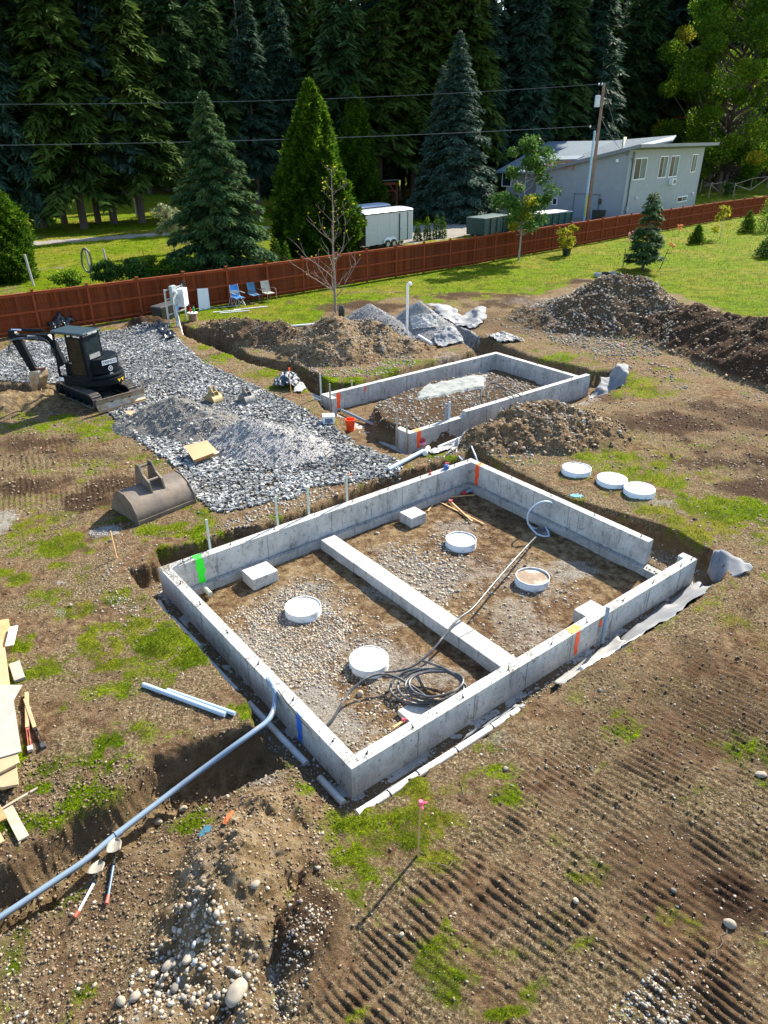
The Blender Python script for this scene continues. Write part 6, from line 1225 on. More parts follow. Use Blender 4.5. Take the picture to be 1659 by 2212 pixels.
a = P(430, 671); b = P(454, 667); m = MB(); m.prism([a, b, b + Vector((-.05, .2, 1.0)), a + Vector((-.02, .2, 1.05))], (0, .03, 0)); tag(m.build('panel_board', M_BOXL), 'pale grey panel leaning on the fence right of the power cabinet', 'panel')
for k, (a, b, l) in enumerate((((447, 668), (516, 661), 'long grey metal strip lying along the foot of the fence'), ((460, 676), (520, 671), 'white strip lying on the grass, nearest the panel'), ((475, 678), (540, 672), 'white strip lying on the grass below the folding chairs'), ((505, 671), (578, 663), 'thin white strip reaching past the last chair'))): board('metal_strip', l, a, b, .06, .03, M_GAL if k == 0 else M_WHT, .02, cat='strip')
def chair(px, py, yw, label, seatm, framem, kind):
    p = PS(px, py); rt = thing('garden_chair', label, 'chair', p, yw); z = .42; w = .27
    m = MB(); m.box((0, 0, z), (.50, .46, .03)); m.build('seat', seatm, rt, local=True, bevel=.01); m = MB(); m.prism([Vector((-w + .02, .22, z)), Vector((w - .02, .22, z)), Vector((w - .04, .36, z + .58)), Vector((-w + .04, .36, z + .58))], (0, .02, 0)); m.build('backrest', seatm, rt, local=True)
    for sx in (-1, 1):
        if kind == 'cross':
            for a, b in (((sx * w, -.24, 0), (sx * w * .9, .24, z + .05)), ((sx * w, .26, 0), (sx * w, -.22, z))): m = MB(); m.tube([Vector(a), Vector(b)], .013, 6); m.build('leg', framem, rt, local=True)
            m = MB(); m.tube([Vector((sx * w, .24, z)), Vector((sx * w * .9, .37, z + .62))], .013, 6); m.build('back_frame', framem, rt, local=True); m = MB(); m.bar((sx * (w + .02), -.22, z + .22), (sx * (w + .02), .26, z + .24), .06, .03); m.build('armrest', framem, rt, local=True)
            m = MB(); m.tube([Vector((sx * w, -.24, 0)), Vector((-sx * w, -.22, z))], .011, 6); m.build('brace', framem, rt, local=True)
        else:
            m = MB(); m.tube(smooth_path([Vector((sx * (w + .02), -.28, 0)), Vector((sx * (w + .02), -.26, z + .1)), Vector((sx * (w + .02), -.18, z + .24)), Vector((sx * (w + .02), .10, z + .25)), Vector((sx * (w + .02), .30, z + .18))]), .016, 8); m.build('leg', framem, rt, local=True); m = MB(); m.tube([Vector((sx * w, .34, 0)), Vector((sx * w, .22, z)), Vector((sx * w * .9, .37, z + .60))], .016, 8); m.build('leg', framem, rt, local=True)
M_BLCH = simple('bright_blue_cloth', (.02, .18, .48), .8); chair(516, 660, .75, 'bright blue folding chair by the fence with a folded frame leaning on it', M_BLCH, M_GAL, 'cross'); chair(552, 654, .75, 'dusty blue and grey camp chair, middle of the three chairs by the fence', simple('dusty_blue_cloth', (.05, .14, .24), .85, var=.3), M_IRON, 'cross'); chair(582, 650, .75, 'beige patio chair with curved arms, rightmost of the three by the fence', simple('beige_cloth', (.36, .35, .29), .8), simple('champagne_frame', (.35, .27, .25), .3, .6), 'arm')
m = MB(); c = PS(506, 660)
for s in (-.18, .18): m.tube([c + Vector((s - .1, -.1, 0)), c + Vector((s + .08, .12, .72))], .014, 6); m.tube([c + Vector((s + .12, -.12, 0)), c + Vector((s - .02, .12, .74))], .014, 6)
m.tube([c + Vector((-.2, .12, .73)), c + Vector((.26, .12, .73))], .014, 6); m.box(c + Vector((.02, .10, .70)), (.42, .04, .10)); tag(m.build('folded_frame', M_GAL), 'folded grey metal stool frame leaning against the bright blue chair', 'stool frame')
m = MB(); c = PS(738, 683); m.lathe([(.001, .55), (.10, .52), (.16, .3), (.15, 0), (.001, 0)], 14, c=c); tag(m.build('black_bag', M_TARP, smooth=True), 'black bag standing at the foot of the bare young tree', 'bag')
# ================================================================== HOUSE, POLE, VEHICLES BEYOND THE FENCE
def siding(name, col, pitch=.15):
    m, t, b = nodes(name); pos = geopos(t); s_ = N(t, 'ShaderNodeSeparateXYZ'); t.links.new(pos, s_.inputs[0]); fr = mth(t, 'FRACT', mth(t, 'DIVIDE', s_.outputs[2], pitch))
    n = noise(t, pos, 1.5, 5); c = ramp(t, n, [(.3, tuple(x * .92 for x in col)), (.7, tuple(x * 1.06 for x in col))]); c = mix(t, maprange(t, fr, .0, .12, .35, 0), c, tuple(x * .4 for x in col))
    t.links.new(c, b.inputs['Base Color']); b.inputs['Roughness'].default_value = .6; bump(t, b, fr, .6, .03); return m
def seamroof(name, col, axis):
    m, t, b = nodes(name); pos = geopos(t); d = N(t, 'ShaderNodeVectorMath', operation='DOT_PRODUCT'); t.links.new(pos, d.inputs[0]); d.inputs[1].default_value = axis; fr = mth(t, 'FRACT', mth(t, 'DIVIDE', d.outputs['Value'], .42))
    c = mix(t, maprange(t, fr, .0, .14, .6, 0), col, tuple(x * .45 for x in col)); n = noise(t, pos, .8, 4); c = mix(t, maprange(t, n, .4, .7, 0, .3), c, tuple(x * .7 for x in col))
    t.links.new(c, b.inputs['Base Color']); b.inputs['Roughness'].default_value = .75; b.inputs['Specular IOR Level'].default_value = .2; bump(t, b, maprange(t, fr, 0, .1, 1, 0), .5, .04); return m
M_SID = siding('grey_lap_siding', (.27, .30, .33)); M_TRIM = simple('grey_trim', (.16, .17, .18), .6, var=.06); M_WTRIM = simple('white_window_frame', (.72, .74, .75), .5, var=.04); M_CURT = simple('green_grey_curtained_pane', (.07, .12, .105), .5, var=.35, scale=1.2, spec=.15)
H0 = P(1339, 477); Hd = Vector((.646, .763, 0)); Hl = Vector((-.763, .646, 0)); HL = 22.0; HM = 10.2
def hp3(a, l, z): return H0 + Hd * a + Hl * l + Vector((0, 0, z))
hs = thing('house', 'grey two-storey house with a sloping metal roof behind the fence', 'house', H0)
m = MB(); m.prism([hp3(0, 0, -.3), hp3(0, HM, -.3), hp3(0, HM, 4.35), hp3(0, 0, 6.75)], Hd * HL); m.build('wall', M_SID, hs)
# the wing to the left
LW = 15.6
m = MB(); m.prism([hp3(2.6, HM + .01, -.3), hp3(2.6, LW, -.3), hp3(2.6, LW, 3.9), hp3(2.6, HM + .01, 3.9)], Hd * 12); m.build('wall', M_SID, hs)
M_RFM = seamroof('pale_metal_roof', (.20, .235, .25), tuple(Hd)); M_RFW = seamroof('blue_grey_metal_roof', (.13, .18, .22), tuple(Hl))
def quad_slab(pts, th, mat, name, parent): m = MB(); m.prism(pts, (0, 0, -th)); return m.build(name, mat, parent)
ov = .7
quad_slab([hp3(-ov, -1.3, 7.12), hp3(-ov, HM + .5, 4.33), hp3(HL + ov, HM + .5, 4.33), hp3(HL + ov, -1.3, 7.12)][::-1], .24, M_RFM, 'roof', hs)
m = MB(); m.bar(hp3(-ov - .03, -1.3, 6.98), hp3(-ov - .03, HM + .5, 4.18), .05, .32); m.build('fascia', M_TRIM, hs); m = MB(); m.bar(hp3(-ov, -1.34, 6.98), hp3(HL + ov, -1.34, 6.98), .05, .30); m.build('fascia', M_TRIM, hs)
# upper roof plane rising behind
wa, wb, wc, wd_ = P(1072, 364, 4.1), P(1172, 372, 4.35), hp3(13, 5.5, 7.45), hp3(13, 17.5, 7.35)
quad_slab([hp3(1.6, HM + .2, 4.2), hp3(1.6, LW + 1.0, 4.2), hp3(12.5, LW + .5, 7.2), hp3(12.5, HM - 3.0, 7.35)], .2, M_RFW, 'roof', hs)
quad_slab([hp3(3.0, 6.0, 5.75), hp3(1.8, HM + .2, 4.45), hp3(12.5, HM - 3.0, 7.38), hp3(20, 3.0, 7.9), hp3(15, 1.5, 7.4)], .16, M_RFM, 'roof', hs)
# porch notch with timber
m = MB(); q = [ray_plane(1176, 358, hp3(-.9, 0, 0), Hd), ray_plane(1224, 352, hp3(-.9, 0, 0), Hd)]
o_ = hp3(-.2, 7.2, 5.55); quad_slab([o_ + Hl * 1.9, o_ + Hl * -1.6 + Vector((0, 0, .15)), o_ + Hl * -1.2 + Hd * 2.4 + Vector((0, 0, .45)), o_ + Hl * 2.2 + Hd * 2.4 + Vector((0, 0, .30))][::-1], .14, M_RFW, 'porch_roof', hs)
M_CED = simple('cedar_timber', (.42, .16, .06), .6); 
for l in (1.5, -.4, -1.2): m = MB(); a = o_ + Hl * l + Vector((0, 0, -.15)); m.bar(a, a + Vector((0, 0, -.75)), .16, .16, tuple(Hd)); m.build('porch_post', M_CED, hs)
m = MB(); m.bar(o_ + Hl * 1.6 + Vector((0, 0, -.25)), o_ + Hl * -1.4 + Vector((0, 0, -.10)), .14, .2); m.build('porch_beam', M_CED, hs); m = MB(); a = o_ + Vector((0, 0, -.62)) + Hd * .3; m.box(a, (2.6, .1, .62), rz=math.atan2(Hl.y, Hl.x)); m.build('porch_wall', simple('cream_panel', (.5, .46, .36), .8), hs)
def wpt(px, py, plane): return ray_plane(px, py, hp3(0, 0, 0) if plane == 'l' else hp3(0, -.0, 0), Hd if plane == 'l' else Hl)
def window(parent, a, l, z, w, h, face, panes=2, mat=None):
    d = Hd if face == 'r' else Hl; n = -Hl if face == 'r' else -Hd; c = hp3(a, l, z) + n * .03; rz = math.atan2(d.y, d.x); fr_ = MB(); t = .09
    for s in (-1, 1): fr_.bar(c + d * s * (w / 2 - t / 2) + Vector((0, 0, -h / 2)), c + d * s * (w / 2 - t / 2) + Vector((0, 0, h / 2)), t, .08, tuple(n)); fr_.bar(c - d * (w / 2 - t) + Vector((0, 0, s * (h / 2 - t / 2))), c + d * (w / 2 - t) + Vector((0, 0, s * (h / 2 - t / 2))), .08, t)
    if panes == 2: fr_.bar(c + Vector((0, 0, -h / 2 + t)), c + Vector((0, 0, h / 2 - t)), .06, .06, tuple(n))
    f = fr_.build('window', M_WTRIM, parent); 
    for k in range(panes):
        ww = (w - 2 * t) / panes; q = c - d * (w / 2 - t) + d * ww * (k + .5); m = MB(); m.box(q - n * .0, (ww - .03, .03, h - 2 * t), rz=rz); m.build('pane', mat or (M_CURT if k else M_GLSD), f)
    return f
def on_r(px, py): p = ray_plane(px, py, H0 + Vector((0, 0, 0)), Hl); return (p - H0).dot(Hd), p.z
def on_l(px, py): p = ray_plane(px, py, H0, Hd); return (p - H0).dot(Hl), p.z
for (x0, y0, x1, y1, face, pn) in ((1369, 341, 1395, 388, 'r', 2), (1423, 337, 1440, 384, 'r', 2), (1446, 336, 1464, 382, 'r', 2), (1493, 333, 1504, 372, 'r', 2), (1462, 424, 1483, 436, 'r', 2), (1193, 427, 1204, 443, 'l', 1)):
    f_ = on_r if face == 'r' else on_l; a0, z0 = f_(x0, (y0 + y1) / 2); a1, z1 = f_(x1, (y0 + y1) / 2); zt_ = f_((x0 + x1) / 2, y0)[1]; zb_ = f_((x0 + x1) / 2, y1)[1]; am = (a0 + a1) / 2
    window(hs, am if face == 'r' else -.0, 0 if face == 'r' else am, (zt_ + zb_) / 2, abs(a1 - a0), zt_ - zb_, face, pn)
p = ray_plane(1095, 388, hp3(2.6, 0, 0), Hd); window(hs, 2.6, (p - H0).dot(Hl), p.z, 1.3, 1.5, 'l', 1)
a, z = on_r(1449, 392); m = MB(); q = hp3(a, -.2, z); m.box(q, (1.1, .5, .62), rz=math.atan2(Hd.y, Hd.x)); ac = m.build('air_conditioner', M_WTRIM, hs, bevel=.02); m = MB(); m.box(q - Hl * .26, (.75, .02, .42), rz=math.atan2(Hd.y, Hd.x)); m.build('grille', M_TARP, ac)
m = MB(); m.bar(hp3(-.02, -.02, -.2), hp3(-.02, -.02, 6.6), .16, .16, tuple(Hd)); m.build('corner_trim', M_WTRIM if False else M_SID, hs)
m = MB(); a, z = on_r(1349, 465); a2, z2 = on_r(1366, 345); m.tube([hp3(a, -.08, .6), hp3(a, -.08, z2)], .06, 8); m.tube([hp3(a, -.1, z2), hp3(a + .1, -.12, z2 + .6), hp3(a - .25, -.14, z2 + .75), hp3(a - .3, -.1, z2 - .1)], .04, 6); m.build('service_conduit', simple('dark_cable', (.05, .06, .07), .5), hs); m = MB(); m.box(hp3(a, -.15, 1.1), (.35, .2, .5), rz=math.atan2(Hd.y, Hd.x)); m.build('meter_box', M_BOX, hs)
a, z = on_l(1267, 435); gd = MB(); gd.box(hp3(-.04, a, 1.15), (2.7, .06, 2.3), rz=math.atan2(Hl.y, Hl.x)); g_ = gd.build('garage_door', simple('grey_door', (.22, .26, .30), .5, var=.05), hs)
for s in (-1, 1): m = MB(); m.box(hp3(-.09, a + s * 1.42, 1.2), (.16, .06, 2.4), rz=math.atan2(Hl.y, Hl.x)); m.build('trim', M_TRIM, g_)
m = MB(); m.box(hp3(-.09, a, 2.38), (3.0, .06, .16), rz=math.atan2(Hl.y, Hl.x)); m.build('trim', M_TRIM, g_)
for px, py, f_ in ((1297, 435, on_l), (1334, 347, on_l)): a, z = f_(px, py); m = MB(); m.box(hp3(-.12, a, z), (.28, .2, .5 if py > 400 else .3), rz=0); m.build('wall_lamp', M_TARP if py > 400 else M_WTRIM, hs, bevel=.02)
for px, py in ((1373, 427), (1495, 418), (1499, 314)): a, z = on_r(px, py); m = MB(); m.box(hp3(a, -.1, z), (.25, .2, .25)); m.build('wall_vent', M_BOXL, hs)
p = hp3(4.2, 2.6, 6.3); m = MB(); m.tube([p, p + Vector((0, 0, 1.2))], .14, 10); m.tube([p + Vector((0, 0, 1.2)), p + Vector((0, 0, 1.45))], .22, 10); m.lathe([(.35, 0), (.14, .4)], 12, c=p); m.build('flue', M_ROD, hs)
# flag hanging under the rake
p = ray_plane(1178, 352, hp3(-.6, 0, 0), Hd); fl = thing('flag', 'small striped flag with a blue corner hanging at the house wall', 'flag', p); m = MB(); m.bar(p + Vector((-.3, 0, -.3)), p + Vector((.35, 0, .55)), .04, .04); m.build('staff', M_WOODG, fl)
rr_ = Vector((.75, .1, -.55)).normalized(); uu = Vector((.25, 0, .9)).normalized()
for k in range(7): m = MB(); a = p + uu * (.30 - .10 * k); m.prism([a, a + rr_ * 1.1, a + rr_ * 1.1 + uu * .10, a + uu * .10], (0, .015, 0)); m.build('stripe', simple('flag_red', (.5, .02, .03), .7) if k % 2 == 0 else M_WHT, fl)
m = MB(); a = p + uu * .05 + Vector((0, -.02, 0)); m.prism([a, a + rr_ * .45, a + rr_ * .45 + uu * .36, a + uu * .36], (0, -.01, 0)); m.build('canton', simple('flag_blue', (.03, .04, .20), .7), fl)
# power pole
pb = P(1268, 480); pl_ = thing('power_pole', 'tall wooden power pole with a grey transformer in front of the house', 'power pole', pb); ptop = 12.3; M_POLE = simple('pole_wood', (.20, .13, .09), .85, var=.25, scale=3)
m = MB(); m.tube([pb + Vector((0, 0, -.3)), pb + Vector((0, 0, ptop))], .19, 12, r1=.13); m.build('pole', M_POLE, pl_, smooth=True)
tz = 10.3; q = pb + Vector((-.48, -.1, tz)); m = MB(); m.lathe([(.001, 1.0), (.24, .96), (.26, .9), (.26, 0), (.001, 0)], 16, c=q); m.build('transformer', simple('pale_grey_can', (.50, .54, .55), .4), pl_, smooth=True); m = MB(); m.tube([q + Vector((.05, 0, 1.0)), q + Vector((.05, 0, 1.35))], .05, 8); m.build('bushing', M_IRON, pl_)
m = MB(); m.bar(pb + Vector((-.55, 0, 12.1)), pb + Vector((.1, 0, 12.1)), .05, .05); m.build('pin_arm', M_IRON, pl_); m = MB(); m.bar(pb + Vector((-.9, 0, 8.55)), pb + Vector((0, 0, 8.45)), .06, .06); m.build('pin_arm', M_IRON, pl_)
for x, z in ((-.5, 12.1), (-.2, 12.1), (-.85, 8.55)): m = MB(); m.lathe([(.05, 0), (.09, .08), (.05, .16), (.001, .2)], 10, c=pb + Vector((x, 0, z))); m.build('insulator', M_BOXL, pl_)
for x, col in ((-.30, simple('pale_riser', (.52, .58, .60), .4)), (-.42, simple('blue_riser', (.20, .40, .55), .4))): m = MB(); m.tube([pb + Vector((x, -.08, 0)), pb + Vector((x, -.08, 8.3))], .055, 8); m.build('riser_pipe', col, pl_, smooth=True)
m = MB(); m.box(pb + Vector((-.32, -.12, 1.6)), (.16, .1, 2.0)); m.build('guard', simple('yellow_guard', (.55, .42, .04), .6), pl_)
M_WIRE = simple('overhead_wire', (.16, .16, .16), .4, .5)
def wire(name, label, a, b, sag, r=.018):
    a = Vector(a); b = Vector(b); pts = []
    for i in range(31): t = i / 30; p = a.lerp(b, t); p.z -= sag * 4 * t * (1 - t); pts.append(p)
    m = MB(); m.tube(pts, r, 6); tag(m.build(name, M_WIRE), label, 'wire')
def far_pt(px, py, Y): u = (px - CX) / FPX; v = -(py - CY) / FPX; d = Vector((u, cp + v * sp, -sp + v * cp)); return Vector((0, 0, CAMH)) + d * (Y / d.y)
wire('power_line', 'upper overhead power line running left from the pole top', pb + Vector((-.5, 0, 12.2)), far_pt(-260, 224, 62), .55); wire('power_line', 'lower overhead power line running left from the pole', pb + Vector((-.85, 0, 8.7)), far_pt(-260, 316, 60), .35, .024)
a, z = on_r(1366, 348); wire('service_cable', 'black service cable drooping from the pole to the house corner', pb + Vector((.1, 0, 9.4)), hp3(a, -.3, z), .5, .022); wire('service_cable', 'thin second cable from the pole top to the house corner', pb + Vector((.1, 0, 11.8)), hp3(a, -.4, z - .2), .9, .014)
# wheelie bin, dumpsters, trailers, shelter
p = P(1291, 480); rt = thing('wheelie_bin', 'black rubbish bin in front of the garage door', 'bin', p); m = MB(); m.box((0, 0, .55), (1.1, .7, 1.05), taper=1.1); m.build('body', M_TARP, rt, local=True, bevel=.04); m = MB(); m.box((0, 0, 1.12), (1.3, .8, .09)); m.build('lid', M_TARP, rt, local=True, bevel=.03)
M_DMP = simple('green_steel', (.009, .040, .035), .55, var=.25, dirt=(.07, .10, .09), dirt_amt=.2)
def dumpster(a, b, dep, h, label, col, lidc):
    A, B = P(*a), P(*b); d = (B - A); L = d.length; d.normalize(); n = Vector((-d.y, d.x, 0)); c = (A + B) / 2 + n * dep / 2; rt = thing('dumpster', label, 'dumpster', Vector((c.x, c.y, 0)), math.atan2(d.y, d.x)); m = MB(); m.box((0, 0, h / 2 + .1), (L, dep, h), taper=1.03); m.build('body', col, rt, local=True, bevel=.03)
    k = max(2, int(L / .9))
    for i in range(k + 1): m = MB(); m.box((-L / 2 + L * i / k, -dep / 2 - .05, h / 2 + .1), (.10, .10, h)); m.build('rib', col, rt, local=True)
    m = MB(); m.box((0, 0, h + .13), (L + .1, dep + .1, .08)); m.build('lid', lidc, rt, local=True, bevel=.02)
dumpster((1044, 512), (1098, 502), 1.8, 1.35, 'dark green dumpster behind the fence left of the young leafy tree', M_DMP, simple('dark_green_lid', (.02, .06, .06), .5)); dumpster((1105, 503), (1232, 488), 2.0, 1.2, 'long green skip with a pale top behind the young leafy tree', simple('mid_green_steel', (.012, .06, .05), .55, var=.25), simple('pale_grey_cover', (.50, .50, .48), .8))
def trailer(a, b, dep, h, z0, label, wheels=True, door=True, dark_end=True, lab2=None):
    A, B = P(*a), P(*b); d = (B - A); L = d.length; d.normalize(); n = Vector((-d.y, d.x, 0)); c = (A + B) / 2 + n * dep / 2; rt = thing('cargo_trailer', label, 'trailer', Vector((c.x, c.y, 0)), math.atan2(d.y, d.x)); M_TR = simple('silver_panel', (.42, .44, .47), .35, .2, var=.06); M_TRD = simple('black_edge', (.03, .035, .04), .4)
    k = 4
    for i in range(k): m = MB(); m.box((-L / 2 + L * (i + .5) / k, -dep / 2, z0 + h / 2), (L / k - .015, .05, h)); m.build('side_panel', M_TR, rt, local=True)
    m = MB(); m.box((0, .03, z0 + h / 2), (L - .02, dep - .06, h)); m.build('body', M_TR, rt, local=True)
    m = MB(); q = []
    for i in range(9): t = pi * i / 8; q.append(Vector((-L / 2 - .05, -math.cos(t) * (dep / 2 + .05), z0 + h + .16 * math.sin(t) + .02)))
    m.prism(q, (L + .1, 0, 0)); m.build('roof', simple('pale_blue_roof', (.50, .56, .66), .3, .2, var=.05), rt, local=True, smooth=True); m = MB(); m.box((0, -dep / 2 - .035, z0 + h - .03), (L + .04, .04, .09)); m.build('top_trim', M_TRD, rt, local=True)
    for x in (-L / 2, L / 2): m = MB(); m.box((x, -dep / 2 - .01, z0 + h / 2), (.07, .08, h)); m.build('corner_post', M_TRD if x < 0 else M_WHT, rt, local=True)
    if dark_end: m = MB(); m.box((-L / 2 - .03, 0, z0 + h / 2), (.05, dep - .06, h - .05)); m.build('rear_door', simple('brown_ramp_door', (.09, .06, .045), .6), rt, local=True)
    if wheels:
        m = MB(); q = [Vector((-.78, 0, z0 + .02)), Vector((-.70, 0, z0 + .28)), Vector((-.45, 0, z0 + .42)), Vector((.45, 0, z0 + .42)), Vector((.70, 0, z0 + .28)), Vector((.78, 0, z0 + .02))]; m.prism([v + Vector((.0, -dep / 2 - .06, 0)) for v in q], (0, -.06, 0)); m.build('fender', M_WHT, rt, local=True)
        for x in (-.37, .37): m = MB(); m.tube([Vector((x, -dep / 2 - .20, .34)), Vector((x, -dep / 2 - .02, .34))], .33, 18); wh = m.build('wheel', M_TARP, rt, local=True); m = MB(); m.tube([Vector((x, -dep / 2 - .215, .34)), Vector((x, -dep / 2 - .19, .34))], .17, 12); m.build('rim', M_GAL, wh, local=True)
    if door:
        x = L / 2 - 1.15; dd = MB(); dd.box((x, -dep / 2 - .05, z0 + h * .47), (.95, .04, h * .86)); dr_ = dd.build('side_door', M_TR, rt, local=True)
        m = MB()
        for s in (-1, 1): m.box((x + s * .5, -dep / 2 - .06, z0 + h * .47), (.08, .06, h * .9))
        m.build('door_frame', M_TRD, dr_, local=True); m = MB(); m.box((x - .28, -dep / 2 - .1, z0 + h * .42), (.25, .06, .05)); m.build('handle', M_GAL, dr_, local=True)
    m = MB(); m.bar((L / 2, 0, .45), (L / 2 + .9, 0, .45), .1, .1); m.build('hitch', M_IRON, rt, local=True); return rt
trailer((789, 545), (889, 528), 2.1, 2.25, .42, 'silver enclosed cargo trailer with a side door parked behind the fence')
trailer((778, 512), (842, 502), 2.0, 1.9, .4, 'second silver trailer mostly hidden behind the nearer one', False, False, False)
trailer((1018, 468), (1052, 462), 2.0, 2.3, .45, 'white trailer parked behind the tall blue-green spruce', False, False, False)
p0 = P(800, 452); p1 = P(857, 448); sh = thing('open_shelter', 'red timber open shelter with a dark roof behind the trailers', 'shelter', p0); M_RT = simple('red_timber', (.28, .07, .03), .7); d = (p1 - p0).normalized(); n = Vector((-d.y, d.x, 0))
for q in (p0, p1, p0 + n * 4, p1 + n * 4): m = MB(); m.bar(q, q + Vector((0, 0, 2.8)), .2, .2, (1, 0, 0)); m.build('post', M_RT, sh)
m = MB(); m.bar(p0 + Vector((0, 0, 2.7)), p1 + Vector((0, 0, 2.7)), .2, .28); m.build('beam', M_RT, sh); m = MB(); m.bar(p0 + Vector((0, 0, 1.9)), p1 + Vector((0, 0, 1.9)), .1, .12); m.build('beam', M_RT, sh); m = MB(); m.bar(p1 + Vector((0, 0, 1.5)), p1 - d * 1.2 + Vector((0, 0, 2.6)), .12, .12); m.build('brace', M_RT, sh)
m = MB(); m.prism([p0 - d * .5 - n * .4 + Vector((0, 0, 3.0)), p1 + d * .3 - n * .4 + Vector((0, 0, 3.05)), p1 + d * .3 + n * 4.4 + Vector((0, 0, 2.8)), p0 - d * .5 + n * 4.4 + Vector((0, 0, 2.8))], (0, 0, .12)); m.build('roof', M_TRIM, sh)
# garden fence of poles and braces right of the house
gf = thing('garden_fence', 'rough pole fence with diagonal braces right of the house', 'fence', P(1510, 430)); M_PO = simple('grey_rail', (.22, .17, .12), .85)
gp = [(1511, 428), (1530, 436), (1560, 430), (1582, 436), (1620, 420), (1655, 415)]; gq = [P(a, b - 8) for a, b in gp]
for q in gq: m = MB(); m.tube([q, q + Vector((0, 0, 2.0))], .09, 8); m.build('post', M_PO, gf)
for i in range(len(gq) - 1): m = MB(); m.tube([gq[i] + Vector((0, 0, 1.8)), gq[i + 1] + Vector((0, 0, 1.8))], .05, 6); m.build('rail', M_PO, gf); m = MB(); m.tube([gq[i] + Vector((0, 0, 1.7 if i % 2 else .1)), gq[i + 1] + Vector((0, 0, .1 if i % 2 else 1.7))], .07, 6); m.build('brace', M_PO, gf)
# posts in the left paddock
for (px, py, h, lab) in ((73, 618, 1.8, 'leaning grey fence post by the round cedar at the left edge'), (198, 595, 1.7, 'grey post with a black hose hung over it in the left paddock'), (236, 590, 1.5, 'weathered post in the leafy bush behind the fence')):
    p = P(px, py); m = MB(); m.tube([p, p + Vector((-.12, 0, h))], .07, 8); tag(m.build('fence_post', simple('silver_post', (.36, .34, .31), .85)), lab, 'post')
p = P(198, 595) + Vector((-.12, -.08, 1.55)); pts = [p + Vector((.30 * math.sin(a) * (1 + .1 * math.sin(2 * a)), 0, -.62 + .72 * math.cos(a))) for a in [2 * pi * i / 24 for i in range(25)]]; m = MB(); m.tube(pts, .06, 8, cap=False); tag(m.build('hose_loop', M_HOSE), 'black hose looped over a post in the left paddock', 'hose')
# ================================================================== TREES
def bark(name, c): return simple(name, c, .9, var=.35, scale=8, bmp=.4)
M_BARK = bark('conifer_bark', (.085, .062, .048)); M_BARKP = bark('pale_bark', (.30, .26, .22)); M_BARKS = bark('snag_bark', (.32, .29, .27))
def needle(name, stops, trans=.15):
    m = leaf_mat(name, stops, trans, .7); t = m.node_tree; return m
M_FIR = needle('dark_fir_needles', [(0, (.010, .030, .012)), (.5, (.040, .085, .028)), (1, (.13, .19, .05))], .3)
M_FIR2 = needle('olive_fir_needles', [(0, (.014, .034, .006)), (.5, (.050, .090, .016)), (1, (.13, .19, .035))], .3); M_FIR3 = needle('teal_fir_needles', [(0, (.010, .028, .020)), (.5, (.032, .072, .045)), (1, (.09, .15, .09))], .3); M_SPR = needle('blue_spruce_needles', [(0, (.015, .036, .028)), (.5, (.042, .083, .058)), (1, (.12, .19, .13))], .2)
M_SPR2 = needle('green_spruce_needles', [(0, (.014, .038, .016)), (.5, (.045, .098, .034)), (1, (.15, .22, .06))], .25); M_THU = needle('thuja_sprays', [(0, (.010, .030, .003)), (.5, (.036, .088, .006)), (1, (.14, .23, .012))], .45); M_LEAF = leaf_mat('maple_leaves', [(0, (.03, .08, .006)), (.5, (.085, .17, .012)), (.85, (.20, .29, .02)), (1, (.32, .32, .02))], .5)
M_LEAFR = leaf_mat('reddening_leaves', [(0, (.16, .05, .02)), (.6, (.24, .10, .03)), (1, (.30, .18, .04))], .4); M_LEAFY = leaf_mat('yellow_green_leaves', [(0, (.10, .13, .01)), (.5, (.26, .27, .015)), (1, (.50, .40, .03))], .45); M_LEAFD = leaf_mat('mid_green_leaves', [(0, (.02, .05, .01)), (.5, (.05, .12, .02)), (1, (.12, .20, .04))], .35)
def tri_mesh(name, V, tint, mats):
    me = np_mesh(name, V.reshape(-1, 3), np.arange(len(V) * 3).reshape(-1, 3), mats=mats); c = me.color_attributes.new('tint', 'FLOAT_COLOR', 'POINT'); t = np.repeat(np.clip(tint, 0, 1), 3); c.data.foreach_set('color', np.stack([t, t, t, np.ones_like(t)], -1).astype(np.float32).ravel()); return me
